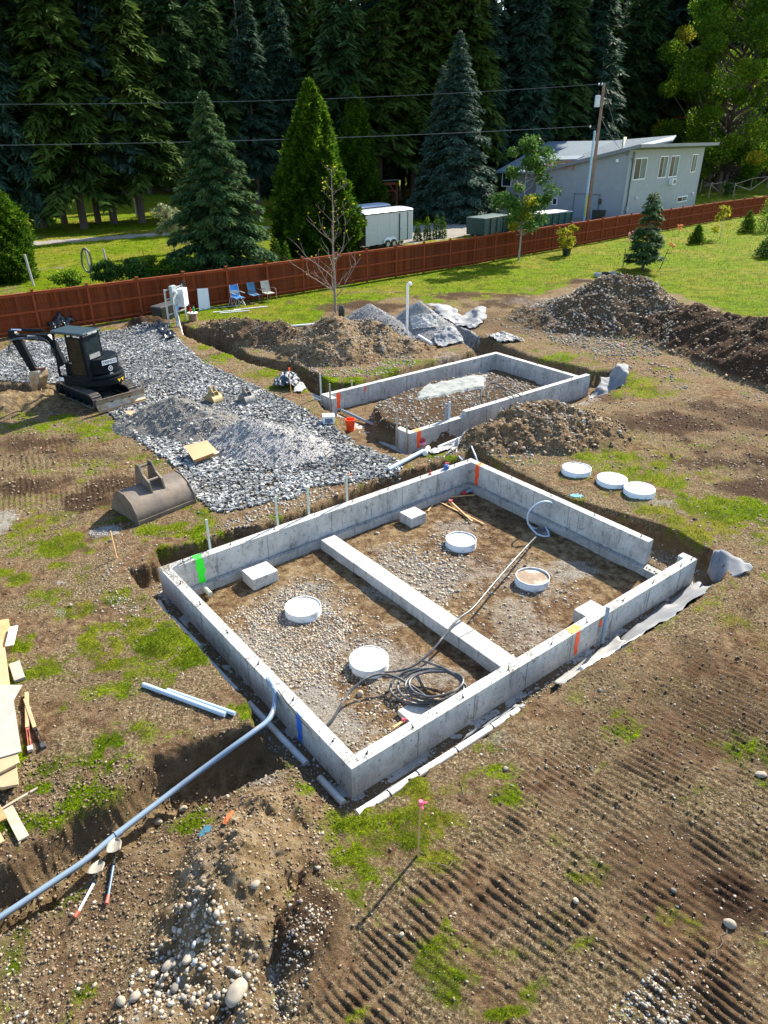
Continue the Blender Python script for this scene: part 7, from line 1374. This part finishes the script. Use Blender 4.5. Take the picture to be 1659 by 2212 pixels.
def conifer(h, rad, n_tw, seed, bare=.12, droop=.35, power=.8, twig=.5, spread=.10, top_thin=1.0, gap=.15, up=.0):
    """needle sprays hung along whorled branches; returns triangles, tints"""
    rg = np.random.default_rng(seed); T = []; C = []; nb = int(h * (26 if bare < .05 else 10))
    zb = bare * h; tri = []
    f = np.sort(rg.random(nb) ** .85); z0 = zb + (h - zb) * f; L = rad * (1 - f) ** power * rg.uniform(.65, 1.1, nb) + .12; az = np.cumsum(rg.uniform(1.9, 2.8, nb)); lump = 1 + .22 * np.sin(az * 2 + seed) ; L *= lump
    keep = rg.random(nb) > gap; z0, L, az, f = z0[keep], L[keep], az[keep], f[keep]; nb = len(z0); per = np.maximum(6, (n_tw * L / L.sum()).astype(int))
    bi = np.repeat(np.arange(nb), per); s = rg.random(len(bi)) ** .65; Lb = L[bi]; r = Lb * s; dr_ = droop * Lb * (s ** 1.5) * rg.uniform(.8, 1.2, len(bi)) - up * Lb * s
    a = az[bi] + rg.normal(0, spread, len(bi)) * (1.2 - s * .6); side = rg.choice([-1, 1], len(bi)); wid = (.28 * Lb * (1 - s) + .05) * rg.random(len(bi)) * side
    ca, sa = np.cos(a), np.sin(a); px = ca * r - sa * wid; py = sa * r + ca * wid; pz = z0[bi] - dr_ + rg.normal(0, .05, len(bi))
    tl = twig * rg.uniform(.6, 1.3, len(bi)) * np.clip(.55 + .6 * (1 - f[bi]), .4, 1.2); th = a + side * rg.uniform(.3, 1.1, len(bi)); dz = -rg.uniform(.1, .7, len(bi)) * tl
    P0 = np.stack([px, py, pz], -1); D = np.stack([np.cos(th) * tl, np.sin(th) * tl, dz], -1); Wd = np.stack([-np.sin(th), np.cos(th), rg.normal(0, .5, len(bi))], -1) * (tl * .20)[:, None]
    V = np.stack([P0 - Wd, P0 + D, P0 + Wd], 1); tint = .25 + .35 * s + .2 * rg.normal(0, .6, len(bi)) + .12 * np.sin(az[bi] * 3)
    return V, tint, (z0, L, az, droop)
def limbs(zL, h, r0, every=1):
    m = MB(); m.tube([(0, 0, -.3), (0, 0, h * .5), (0, 0, h * .97)], r0, 8, r1=.03)
    return m
def conifer_tree(name, label, cat, loc, spec, mat, group=None, scale=1.0, rz=0, protos={}):
    key = (spec, mat.name)
    if key not in protos:
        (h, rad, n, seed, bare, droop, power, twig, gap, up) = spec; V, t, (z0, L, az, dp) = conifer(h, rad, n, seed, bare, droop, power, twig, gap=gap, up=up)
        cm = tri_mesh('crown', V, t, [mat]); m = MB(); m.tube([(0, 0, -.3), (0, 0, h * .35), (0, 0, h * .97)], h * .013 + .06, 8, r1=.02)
        for i in range(0, len(z0), 3 if h > 15 else 2):
            e = Vector((math.cos(az[i]) * L[i] * .8, math.sin(az[i]) * L[i] * .8, z0[i] - (droop - up) * L[i] * .7)); m.tube([Vector((0, 0, z0[i])), (Vector((0, 0, z0[i])) + e) / 2 + Vector((0, 0, .1 * L[i])), e], .03 + .008 * L[i], 4, cap=False, r1=.01)
        tmp = m.build('trunk', M_BARK, None); tr = tmp.data; 
        for v in tr.vertices: v.co += tmp.location
        bpy.data.objects.remove(tmp); protos[key] = (cm, tr)
    cm, tr = protos[key]; rt = thing(name, label, cat, loc, rz, group); rt.scale = (scale,) * 3; add_obj('trunk', tr, rt); add_obj('crown', cm, rt); return rt
GF = 'tall dark conifers of the forest edge'
FIRS = [(27, 4.6, 15000, 1, .16, .38, .62, .95, .22, 0.), (25, 4.0, 13000, 2, .2, .30, .7, .9, .25, .05), (30, 5.0, 17000, 3, .14, .45, .6, 1.0, .2, 0.), (24, 4.4, 13000, 4, .12, .5, .65, .95, .3, 0.), (28, 4.2, 14000, 5, .24, .35, .6, .9, .28, .05)]
# front row of the forest on the left: trunks one can count
FR = [(97, 492), (140, 484), (183, 494), (213, 481), (247, 483), (308, 482), (400, 472), (26, 500), (-60, 505), (-150, 512)]
LAB = ['tall fir at the forest edge, its trunk leftmost in the sunny clearing', 'tall fir with a thin dark trunk, second from the left in the clearing', 'tall fir with the pale broad trunk standing nearest in the clearing', 'tall fir with a thin trunk just right of the broad pale one', 'tall fir with the stout trunk in the middle of the clearing', 'tall fir with low branches hiding its trunk at the right of the clearing', 'tall fir behind the green spruce at the end of the clearing', 'tall fir behind the round cedar at the left edge', 'tall fir cut off by the left edge of the photo', None]
for k, (px, py) in enumerate(FR):
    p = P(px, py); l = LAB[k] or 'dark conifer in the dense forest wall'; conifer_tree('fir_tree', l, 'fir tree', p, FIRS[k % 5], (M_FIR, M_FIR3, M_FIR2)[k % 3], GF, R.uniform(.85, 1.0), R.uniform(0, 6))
RR = random.Random(5); cnt = 0; pts = []
for row, (Y0, dx) in enumerate(((92, 4.4), (100, 4.8), (109, 5.2), (120, 5.6), (134, 6.0))):
    x = -84 - row * 8
    while x < 92 + row * 10:
        X = x + RR.uniform(-1.6, 1.6); Y = Y0 + RR.uniform(-2.5, 2.5) + (max(0, X + 5) * .50 if X > -5 else 0); x += dx * RR.uniform(.8, 1.25)
        Y += 24 if X > 30 else 0
        Y += 26 if X < -6 else 0
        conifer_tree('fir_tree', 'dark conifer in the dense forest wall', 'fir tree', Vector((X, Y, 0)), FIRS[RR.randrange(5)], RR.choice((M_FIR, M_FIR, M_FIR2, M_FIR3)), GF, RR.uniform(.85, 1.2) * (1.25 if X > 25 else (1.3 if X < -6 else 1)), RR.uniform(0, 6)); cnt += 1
print('forest', cnt)
for (px, py, sc, l) in ((620, 452, .72, 'mid-height fir standing behind the two thujas'), (560, 462, .85, 'tall fir right of the green spruce top'), (800, 440, .95, 'tall fir behind the trailers, left of the blue spruce'), (870, 432, .85, 'shaded fir just left of the blue spruce'), (1060, 425, .8, 'thin-crowned fir between the blue spruce and the house'), (1160, 408, .75, 'fir rising behind the left end of the house roof'), (480, 466, .95, 'tall fir directly behind the green spruce')):
    p = P(px, py); conifer_tree('fir_tree', l, 'fir tree', p, FIRS[(px // 10) % 5], (M_FIR, M_FIR2, M_FIR3)[(px // 10) % 3], GF, sc, R.uniform(0, 6))
conifer_tree('spruce_tree', 'full green spruce standing right behind the fence', 'spruce tree', P(478, 588), (10.2, 3.5, 60000, 21, .01, .25, .82, .30, .03, .10), M_SPR2)
conifer_tree('spruce_tree', 'tall blue-green spruce in the middle by the gravel drive', 'spruce tree', P(978, 476), (16.6, 4.5, 70000, 22, .01, .25, .78, .42, .03, .10), M_SPR)
conifer_tree('spruce_tree', 'lower second leader crowding the left side of the blue spruce', 'spruce tree', P(948, 470), (14.0, 3.6, 26000, 23, .01, .25, .78, .42, .08, .10), M_SPR)
conifer_tree('young_spruce', 'young open spruce with bare lower branches on the bright lawn', 'spruce tree', P(1388, 582), (4.9, 1.6, 8000, 24, .04, .05, .70, .26, .35, .12), M_SPR2)
def blob_tree(h, rad, n, seed, prof, leaf, clump=.5, jitter=.08, shell=.35):
    """dense crown: sprays on lumps spread through a body of revolution"""
    rg = np.random.default_rng(seed); f = rg.random(n * 2); rr = prof(f); k = rg.random(n * 2) < rr; f = f[k][:n]; rr = rr[k][:n]; n = len(f); a = rg.uniform(0, 6.283, n); q = 1 - shell * rg.random(n) ** 1.5
    lump = 1 + jitter * np.sin(a * 3 + f * 9 + seed) + jitter * np.sin(a * 7 - f * 21) + jitter * .8 * np.sin(a * 15 + f * 44)
    r = rad * rr * q * lump; Pc = np.stack([np.cos(a) * r, np.sin(a) * r, f * h + rg.normal(0, .05, n)], -1); D = rg.normal(0, 1, (n, 3)); D[:, 2] = np.abs(D[:, 2]) * .9; D[:, 0] += np.cos(a) * .8; D[:, 1] += np.sin(a) * .8; D /= np.linalg.norm(D, axis=1)[:, None]; W = np.cross(D, rg.normal(0, 1, (n, 3))); W /= np.linalg.norm(W, axis=1)[:, None]
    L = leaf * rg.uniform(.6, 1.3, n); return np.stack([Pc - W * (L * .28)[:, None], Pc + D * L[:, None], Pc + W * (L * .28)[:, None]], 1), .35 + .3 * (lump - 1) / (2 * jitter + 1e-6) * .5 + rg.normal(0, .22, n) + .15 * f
def make_blob(name, label, cat, loc, h, rad, n, seed, prof, leaf, mat, group=None, **kw):
    V, t = blob_tree(h, rad, n, seed, prof, leaf, **kw); rt = thing(name, label, cat, loc, 0, group); me = tri_mesh('crown', V, t, [mat]); add_obj('crown', me, rt); m = MB(); m.tube([(0, 0, -.2), (0, 0, h * .9)], h * .018 + .02, 8, r1=.02); m.build('trunk', M_BARK, rt, local=True); return rt
cone = lambda f: np.clip((1 - f) ** .72 * np.minimum(1, .78 + f * 1.8), 0, 1)
make_blob('thuja_tree', 'large smooth cone-shaped thuja left of the trailer', 'thuja tree', P(683, 548), 11.3, 3.35, 60000, 31, cone, .26, M_THU, shell=.35, jitter=.13); make_blob('thuja_tree', 'second slimmer thuja cone behind the larger one', 'thuja tree', P(770, 462), 12.6, 3.1, 40000, 32, cone, .32, M_THU, shell=.35, jitter=.13)
make_blob('thuja_tree', 'round bushy cedar cut off by the left edge of the photo', 'thuja tree', P(0, 606), 5.6, 2.2, 30000, 33, lambda f: np.clip(np.sqrt(np.clip(1 - (f * 1.05 - .32) ** 2 / .56, 0, 1)), 0, 1), .2, M_THU)
# small hedge thujas behind the fence
k = 0
for px in (598, 616, 672, 705, 727, 750, 774, 806, 838, 862, 903, 924, 944, 958):
    p = P(px, {598: 590, 616: 588}.get(px, 553 - (px - 672) * .125)); make_blob('hedge_thuja', 'small hedge thuja behind the fence', 'hedge thuja', p + Vector((0, 1.0, 0)), 1.75 + .25 * math.sin(px), .38, 700, 40 + k, cone, .14, M_THU, 'row of little hedge thujas behind the fence'); k += 1
# broadleaved trees
def broadleaf(name, label, loc, h, crown, n_leaf, seed, leaf, mat, bark_, trunk_r, trunk_h, mat2=None, frac2=0.0, gap=.35, blobs=40, blob_r=.22, cat='tree', twigs=True):
    rg = np.random.default_rng(seed); cr, cz0, cz1 = crown; rt = thing(name, label, cat, loc); m = MB(); m.tube([(0, 0, -.2), (.05 * h * .1, 0, trunk_h), (0, 0, h * .8)], trunk_r, 10, r1=trunk_r * .15); Cs = []
    for i in range(blobs):
        f = rg.random() ** .8; z = cz0 + (cz1 - cz0) * f; rr = cr * math.sqrt(max(.02, 1 - (2 * f - .85) ** 2 / 1.4)) * rg.uniform(.35, 1.0); a = rg.uniform(0, 6.283); c = Vector((math.cos(a) * rr, math.sin(a) * rr, z)); Cs.append(c)
        s = Vector((0, 0, max(trunk_h * .8, z - rr * .9))); mid = (s + c) / 2 + Vector((0, 0, -.04 * h)); m.tube([s, mid, c], trunk_r * .28, 5, cap=False, r1=trunk_r * .05)
    m.build('trunk', bark_, rt, local=True); which = rg.integers(0, blobs, n_leaf); C0 = np.array([c[:] for c in Cs])[which]; G_ = rg.normal(0, 1, (n_leaf, 3)); G_ /= np.linalg.norm(G_, axis=1)[:, None]; br = blob_r * cr * rg.uniform(.6, 1.25, blobs)[which]
    Pc = C0 + G_ * (br * rg.random(n_leaf) ** .45)[:, None] * np.array([1, 1, .75]); D = rg.normal(0, 1, (n_leaf, 3)); D /= np.linalg.norm(D, axis=1)[:, None]; W = np.cross(D, rg.normal(0, 1, (n_leaf, 3))); W /= np.linalg.norm(W, axis=1)[:, None]; L = leaf * rg.uniform(.6, 1.3, n_leaf)
    V = np.stack([Pc - W * (L * .42)[:, None], Pc + D * L[:, None], Pc + W * (L * .42)[:, None]], 1); t = .45 + rg.normal(0, .2, n_leaf) + .12 * rg.normal(0, 1, blobs)[which]
    if mat2:
        far_ = rg.random(blobs)[which] < frac2; add_obj('crown', tri_mesh('crown', V[~far_], t[~far_], [mat]), rt); add_obj('turning_leaves', tri_mesh('turning_leaves', V[far_], t[far_], [mat2]), rt)
    else: add_obj('crown', tri_mesh('crown', V, t, [mat]), rt)
    return rt
broadleaf('maple_tree', 'huge broadleaved maple right of the house filling the top right corner', P(1548, 412), 27, (11.5, 2.5, 29), 150000, 51, .28, M_LEAF, M_BARK, .55, 4, M_LEAFY, .04, blobs=170, blob_r=.19); broadleaf('maple_tree', 'second maple beyond the right edge behind the lawn', P(1720, 395), 24, (9, 3, 24), 30000, 52, .5, M_LEAF, M_BARK, .5, 4, M_LEAFY, .2, blobs=60, blob_r=.25)
broadleaf('maple_tree', 'low reddening maple crown at the left side of the huge maple', P(1475, 402), 15, (3.2, 9, 15), 5000, 53, .34, M_LEAF, M_BARK, .25, 6, M_LEAFR, .5, blobs=22, blob_r=.3)
broadleaf('young_tree', 'young leafy green tree standing against the fence in front of the house', P(1120, 562), 7.9, (2.1, 2.0, 7.6), 9000, 54, .17, M_LEAFD, M_BARKP, .08, 2.2, M_LEAFY, .2, blobs=46, blob_r=.30)
broadleaf('birch_tree', 'thin yellowing trees showing between the dark conifers above the blue spruce', P(1015, 408), 22, (4, 8, 22), 7000, 55, .34, M_LEAFY, M_BARKP, .2, 8, blobs=40, blob_r=.24); broadleaf('alder_tree', 'tall thin alder with a bare grey trunk left of the house', P(1098, 402), 22, (4.5, 8, 24), 6000, 56, .36, M_LEAF, M_BARKP, .35, 12, blobs=36, blob_r=.24)
broadleaf('hazel_bush', 'pale leafy bush beside the green spruce on the left', P(378, 548), 3.6, (1.3, .6, 3.4), 2600, 57, .16, leaf_mat('pale_leaves', [(0, (.12, .14, .04)), (1, (.38, .38, .24))], .3), M_BARKP, .05, .8, blobs=18, blob_r=.4, cat='bush')
for px, py, h, r, l, mt, sd_ in ((232, 615, 1.2, .8, 'leafy green bush by the weathered post behind the fence', M_LEAFD, 61), (285, 610, 1.3, 1.1, 'bushy dark shrub behind the fence left of the green spruce', M_LEAFD, 62), (340, 602, 1.2, 1.0, 'shrub with yellowing leaves beside the green spruce', M_LEAF, 63), (400, 600, 1.1, 1.0, 'low green shrub at the foot of the green spruce', M_LEAFD, 64), (150, 625, .9, .8, 'low weeds behind the fence near the leaning post', M_LEAF, 69), (1607, 402, 3.2, 2.2, 'round glossy shrub on the lawn right of the house', M_LEAFD, 65), (1575, 425, 1.6, 1.0, 'dark low shrub by the pole fence', M_LEAFD, 66)):
    broadleaf('shrub', l, P(px, py), h, (r, .2, h), 3500, sd_, .12 if h < 3 else .25, mt, M_BARKP, .04, .3, blobs=24, blob_r=.42, cat='shrub')
p = P(1223, 552); rt = broadleaf('potted_shrub', 'yellow-green shrub in a black pot on the lawn before the fence', p, 2.1, (.75, .5, 2.1), 1500, 67, .13, M_LEAFY, M_BARKP, .03, .5, blobs=18, blob_r=.4, cat='potted shrub'); m = MB(); m.lathe([(.001, .02), (.27, 0), (.33, .48), (.36, .5), (.33, .45), (.001, .42)], 18); m.build('pot', M_TARP, rt, local=True)
for px, py, h, r, l, mt, sd_ in ((1503, 526, 1.5, .7, 'bushy young conifer on the bright lawn near the fence', M_THU, 71), (1612, 503, 1.9, .75, 'small conifer on the lawn, second from the right edge', M_THU, 73), (1652, 500, 3.2, 1.3, 'bushy young tree cut by the right edge of the lawn', M_LEAF, 74), (1655, 556, 1.6, 1.0, 'grey-green bush at the right edge of the lawn', M_LEAFD, 75)):
    make_blob('small_conifer' if mt == M_THU else 'bush', l, 'small conifer' if mt == M_THU else 'bush', P(px, py), h, r, 1800, sd_, cone, .15, mt, shell=.8, jitter=.15)
broadleaf('sapling', 'thin leafy sapling on the lawn between two small conifers', P(1554, 518), 2.6, (.8, .5, 2.6), 700, 72, .15, M_LEAFY, M_BARKP, .03, .6, blobs=16, blob_r=.35, cat='sapling')
for px, py, h, mt, l in ((1465, 508, .9, simple('orange_flowers', (.75, .20, .01), .7), 'orange flowering plant on the lawn near the fence'), (1450, 545, .7, simple('red_orange_flowers', (.6, .08, .01), .7), 'red-orange flowering plant right of the young open spruce'), (1358, 545, 1.5, simple('pink_flowers', (.6, .25, .25), .7), 'pink flower on a tall stem left of the young open spruce')):
    p = P(px, py); rt = thing('flowering_plant', l, 'flower', p); m = MB(); m.tube([(0, 0, 0), (.03, 0, h * .6)], .015, 5); m.build('stem', M_LEAFD, rt, local=True); m = MB()
    for i in range(16): m.box((R.uniform(-.2, .2), R.uniform(-.2, .2), h * R.uniform(.55, 1)), (.10, .10, .06), rz=R.uniform(0, 3))
    m.build('flowers', mt, rt, local=True)
for px, py, l in ((1345, 580, 'green stake left of the young open spruce'), (1425, 582, 'leaning green stake right of the young open spruce')): p = P(px, py); m = MB(); m.bar(p, p + Vector((.0 if px < 1400 else .35, 0, 1.3)), .04, .04, (1, 0, 0)); tag(m.build('stake', simple('green_stake', (.03, .08, .03), .6)), l, 'stake')
p = P(1307, 598); 
for k in range(3): m = MB(); m.lathe([(.22, 0), (.24, .22), (.22, .22), (.20, .02), (.001, .02)], 16, c=p + Vector((.55 * k - .5, .2 * k, .02))); tag(m.build('plant_pot', M_TARP if k % 2 else simple('grey_pot', (.30, .31, .32), .5)), ('dark empty pot left in the group on the lawn behind the rubble mound', 'dark middle pot in the group on the lawn behind the rubble mound', 'grey rightmost pot in the group on the lawn behind the rubble mound')[k], 'plant pot')
# bare trees grown limb by limb
def bare_tree(name, label, loc, h, r0, seed, mat, spread=.55, leafs=0, levels=3, lmat=None, nbr=16, group=None, start=.22, cat='bare tree'):
    rg = random.Random(seed); rt = thing(name, label, cat, loc); m = MB(); tips = []
    def limb(p, d, L, r, lev):
        pts = [p]; k = 5
        for i in range(k): d = (d + Vector((rg.uniform(-.22, .22), rg.uniform(-.22, .22), rg.uniform(-.05, .18)))).normalized(); pts.append(pts[-1] + d * L / k)
        m.tube(pts, r, 5 if lev else 8, cap=False, r1=r * .25); tips.append(pts[-1])
        if lev < levels - 1:
            for j in range(5 if lev else nbr):
                q = rg.randint(1, k); b = pts[q]; a = rg.uniform(0, 6.28); nd = (d * .6 + Vector((math.cos(a), math.sin(a), .25)) * .8).normalized(); limb(b, nd, L * rg.uniform(.25, .5), r * .4, lev + 1)
    trunk = [Vector((0, 0, -.2))]; d = Vector((0, 0, 1))
    for i in range(9): trunk.append(Vector((rg.uniform(-.03, .03) * h * .12 * i * .3, rg.uniform(-.03, .03) * h * .1 * i * .3, h * (i + 1) / 9)))
    m.tube(trunk, r0, 8, r1=r0 * .12)
    for j in range(nbr * 2):
        f = start + (1 - start) * rg.random() ** 1.1; z = h * f; a = rg.uniform(0, 6.28); el = rg.uniform(.25, .75); L = h * spread * (1 - f * .82) * rg.uniform(.5, 1.0); limb(Vector((0, 0, z)), Vector((math.cos(a) * math.cos(el), math.sin(a) * math.cos(el), math.sin(el))), L, r0 * (.32 * (1 - f) + .10), 1)
    m.build('branches', mat, rt, local=True)
    if leafs:
        V = []
        for i in range(leafs): t = Vector(rg.choice(tips)) + Vector((rg.uniform(-.1, .1), rg.uniform(-.1, .1), rg.uniform(-.1, .1))); s = .05; a = rg.uniform(0, 6.28); V.append([t, t + Vector((math.cos(a) * s * 1.6, math.sin(a) * s * 1.6, s)), t + Vector((-math.sin(a) * s, math.cos(a) * s, s * 1.2))])
        add_obj('leaves', tri_mesh('leaves', np.array([[v[:] for v in q] for q in V]), rng.random(len(V)), [lmat]), rt)
    return rt
bare_tree('bare_tree', 'bare young grey tree with a few yellow leaves on the brown dirt cone', PS(725, 690), 6.6, .075, 3, bark('grey_twigs', (.20, .16, .13)), .46, 110, 3, M_LEAFY, 15, start=.14)
bare_tree('dead_tree', 'pale dead fir trunk with bare branches in front of the dark forest', P(297, 468), 20, .16, 5, M_BARKS, .22, 0, 3, None, 14, start=.25); bare_tree('dead_tree', 'bare-branched dead fir in the forest above the thujas', P(545, 452), 22, .14, 8, bark('brown_snag', (.16, .11, .08)), .2, 0, 3, None, 14, start=.3)
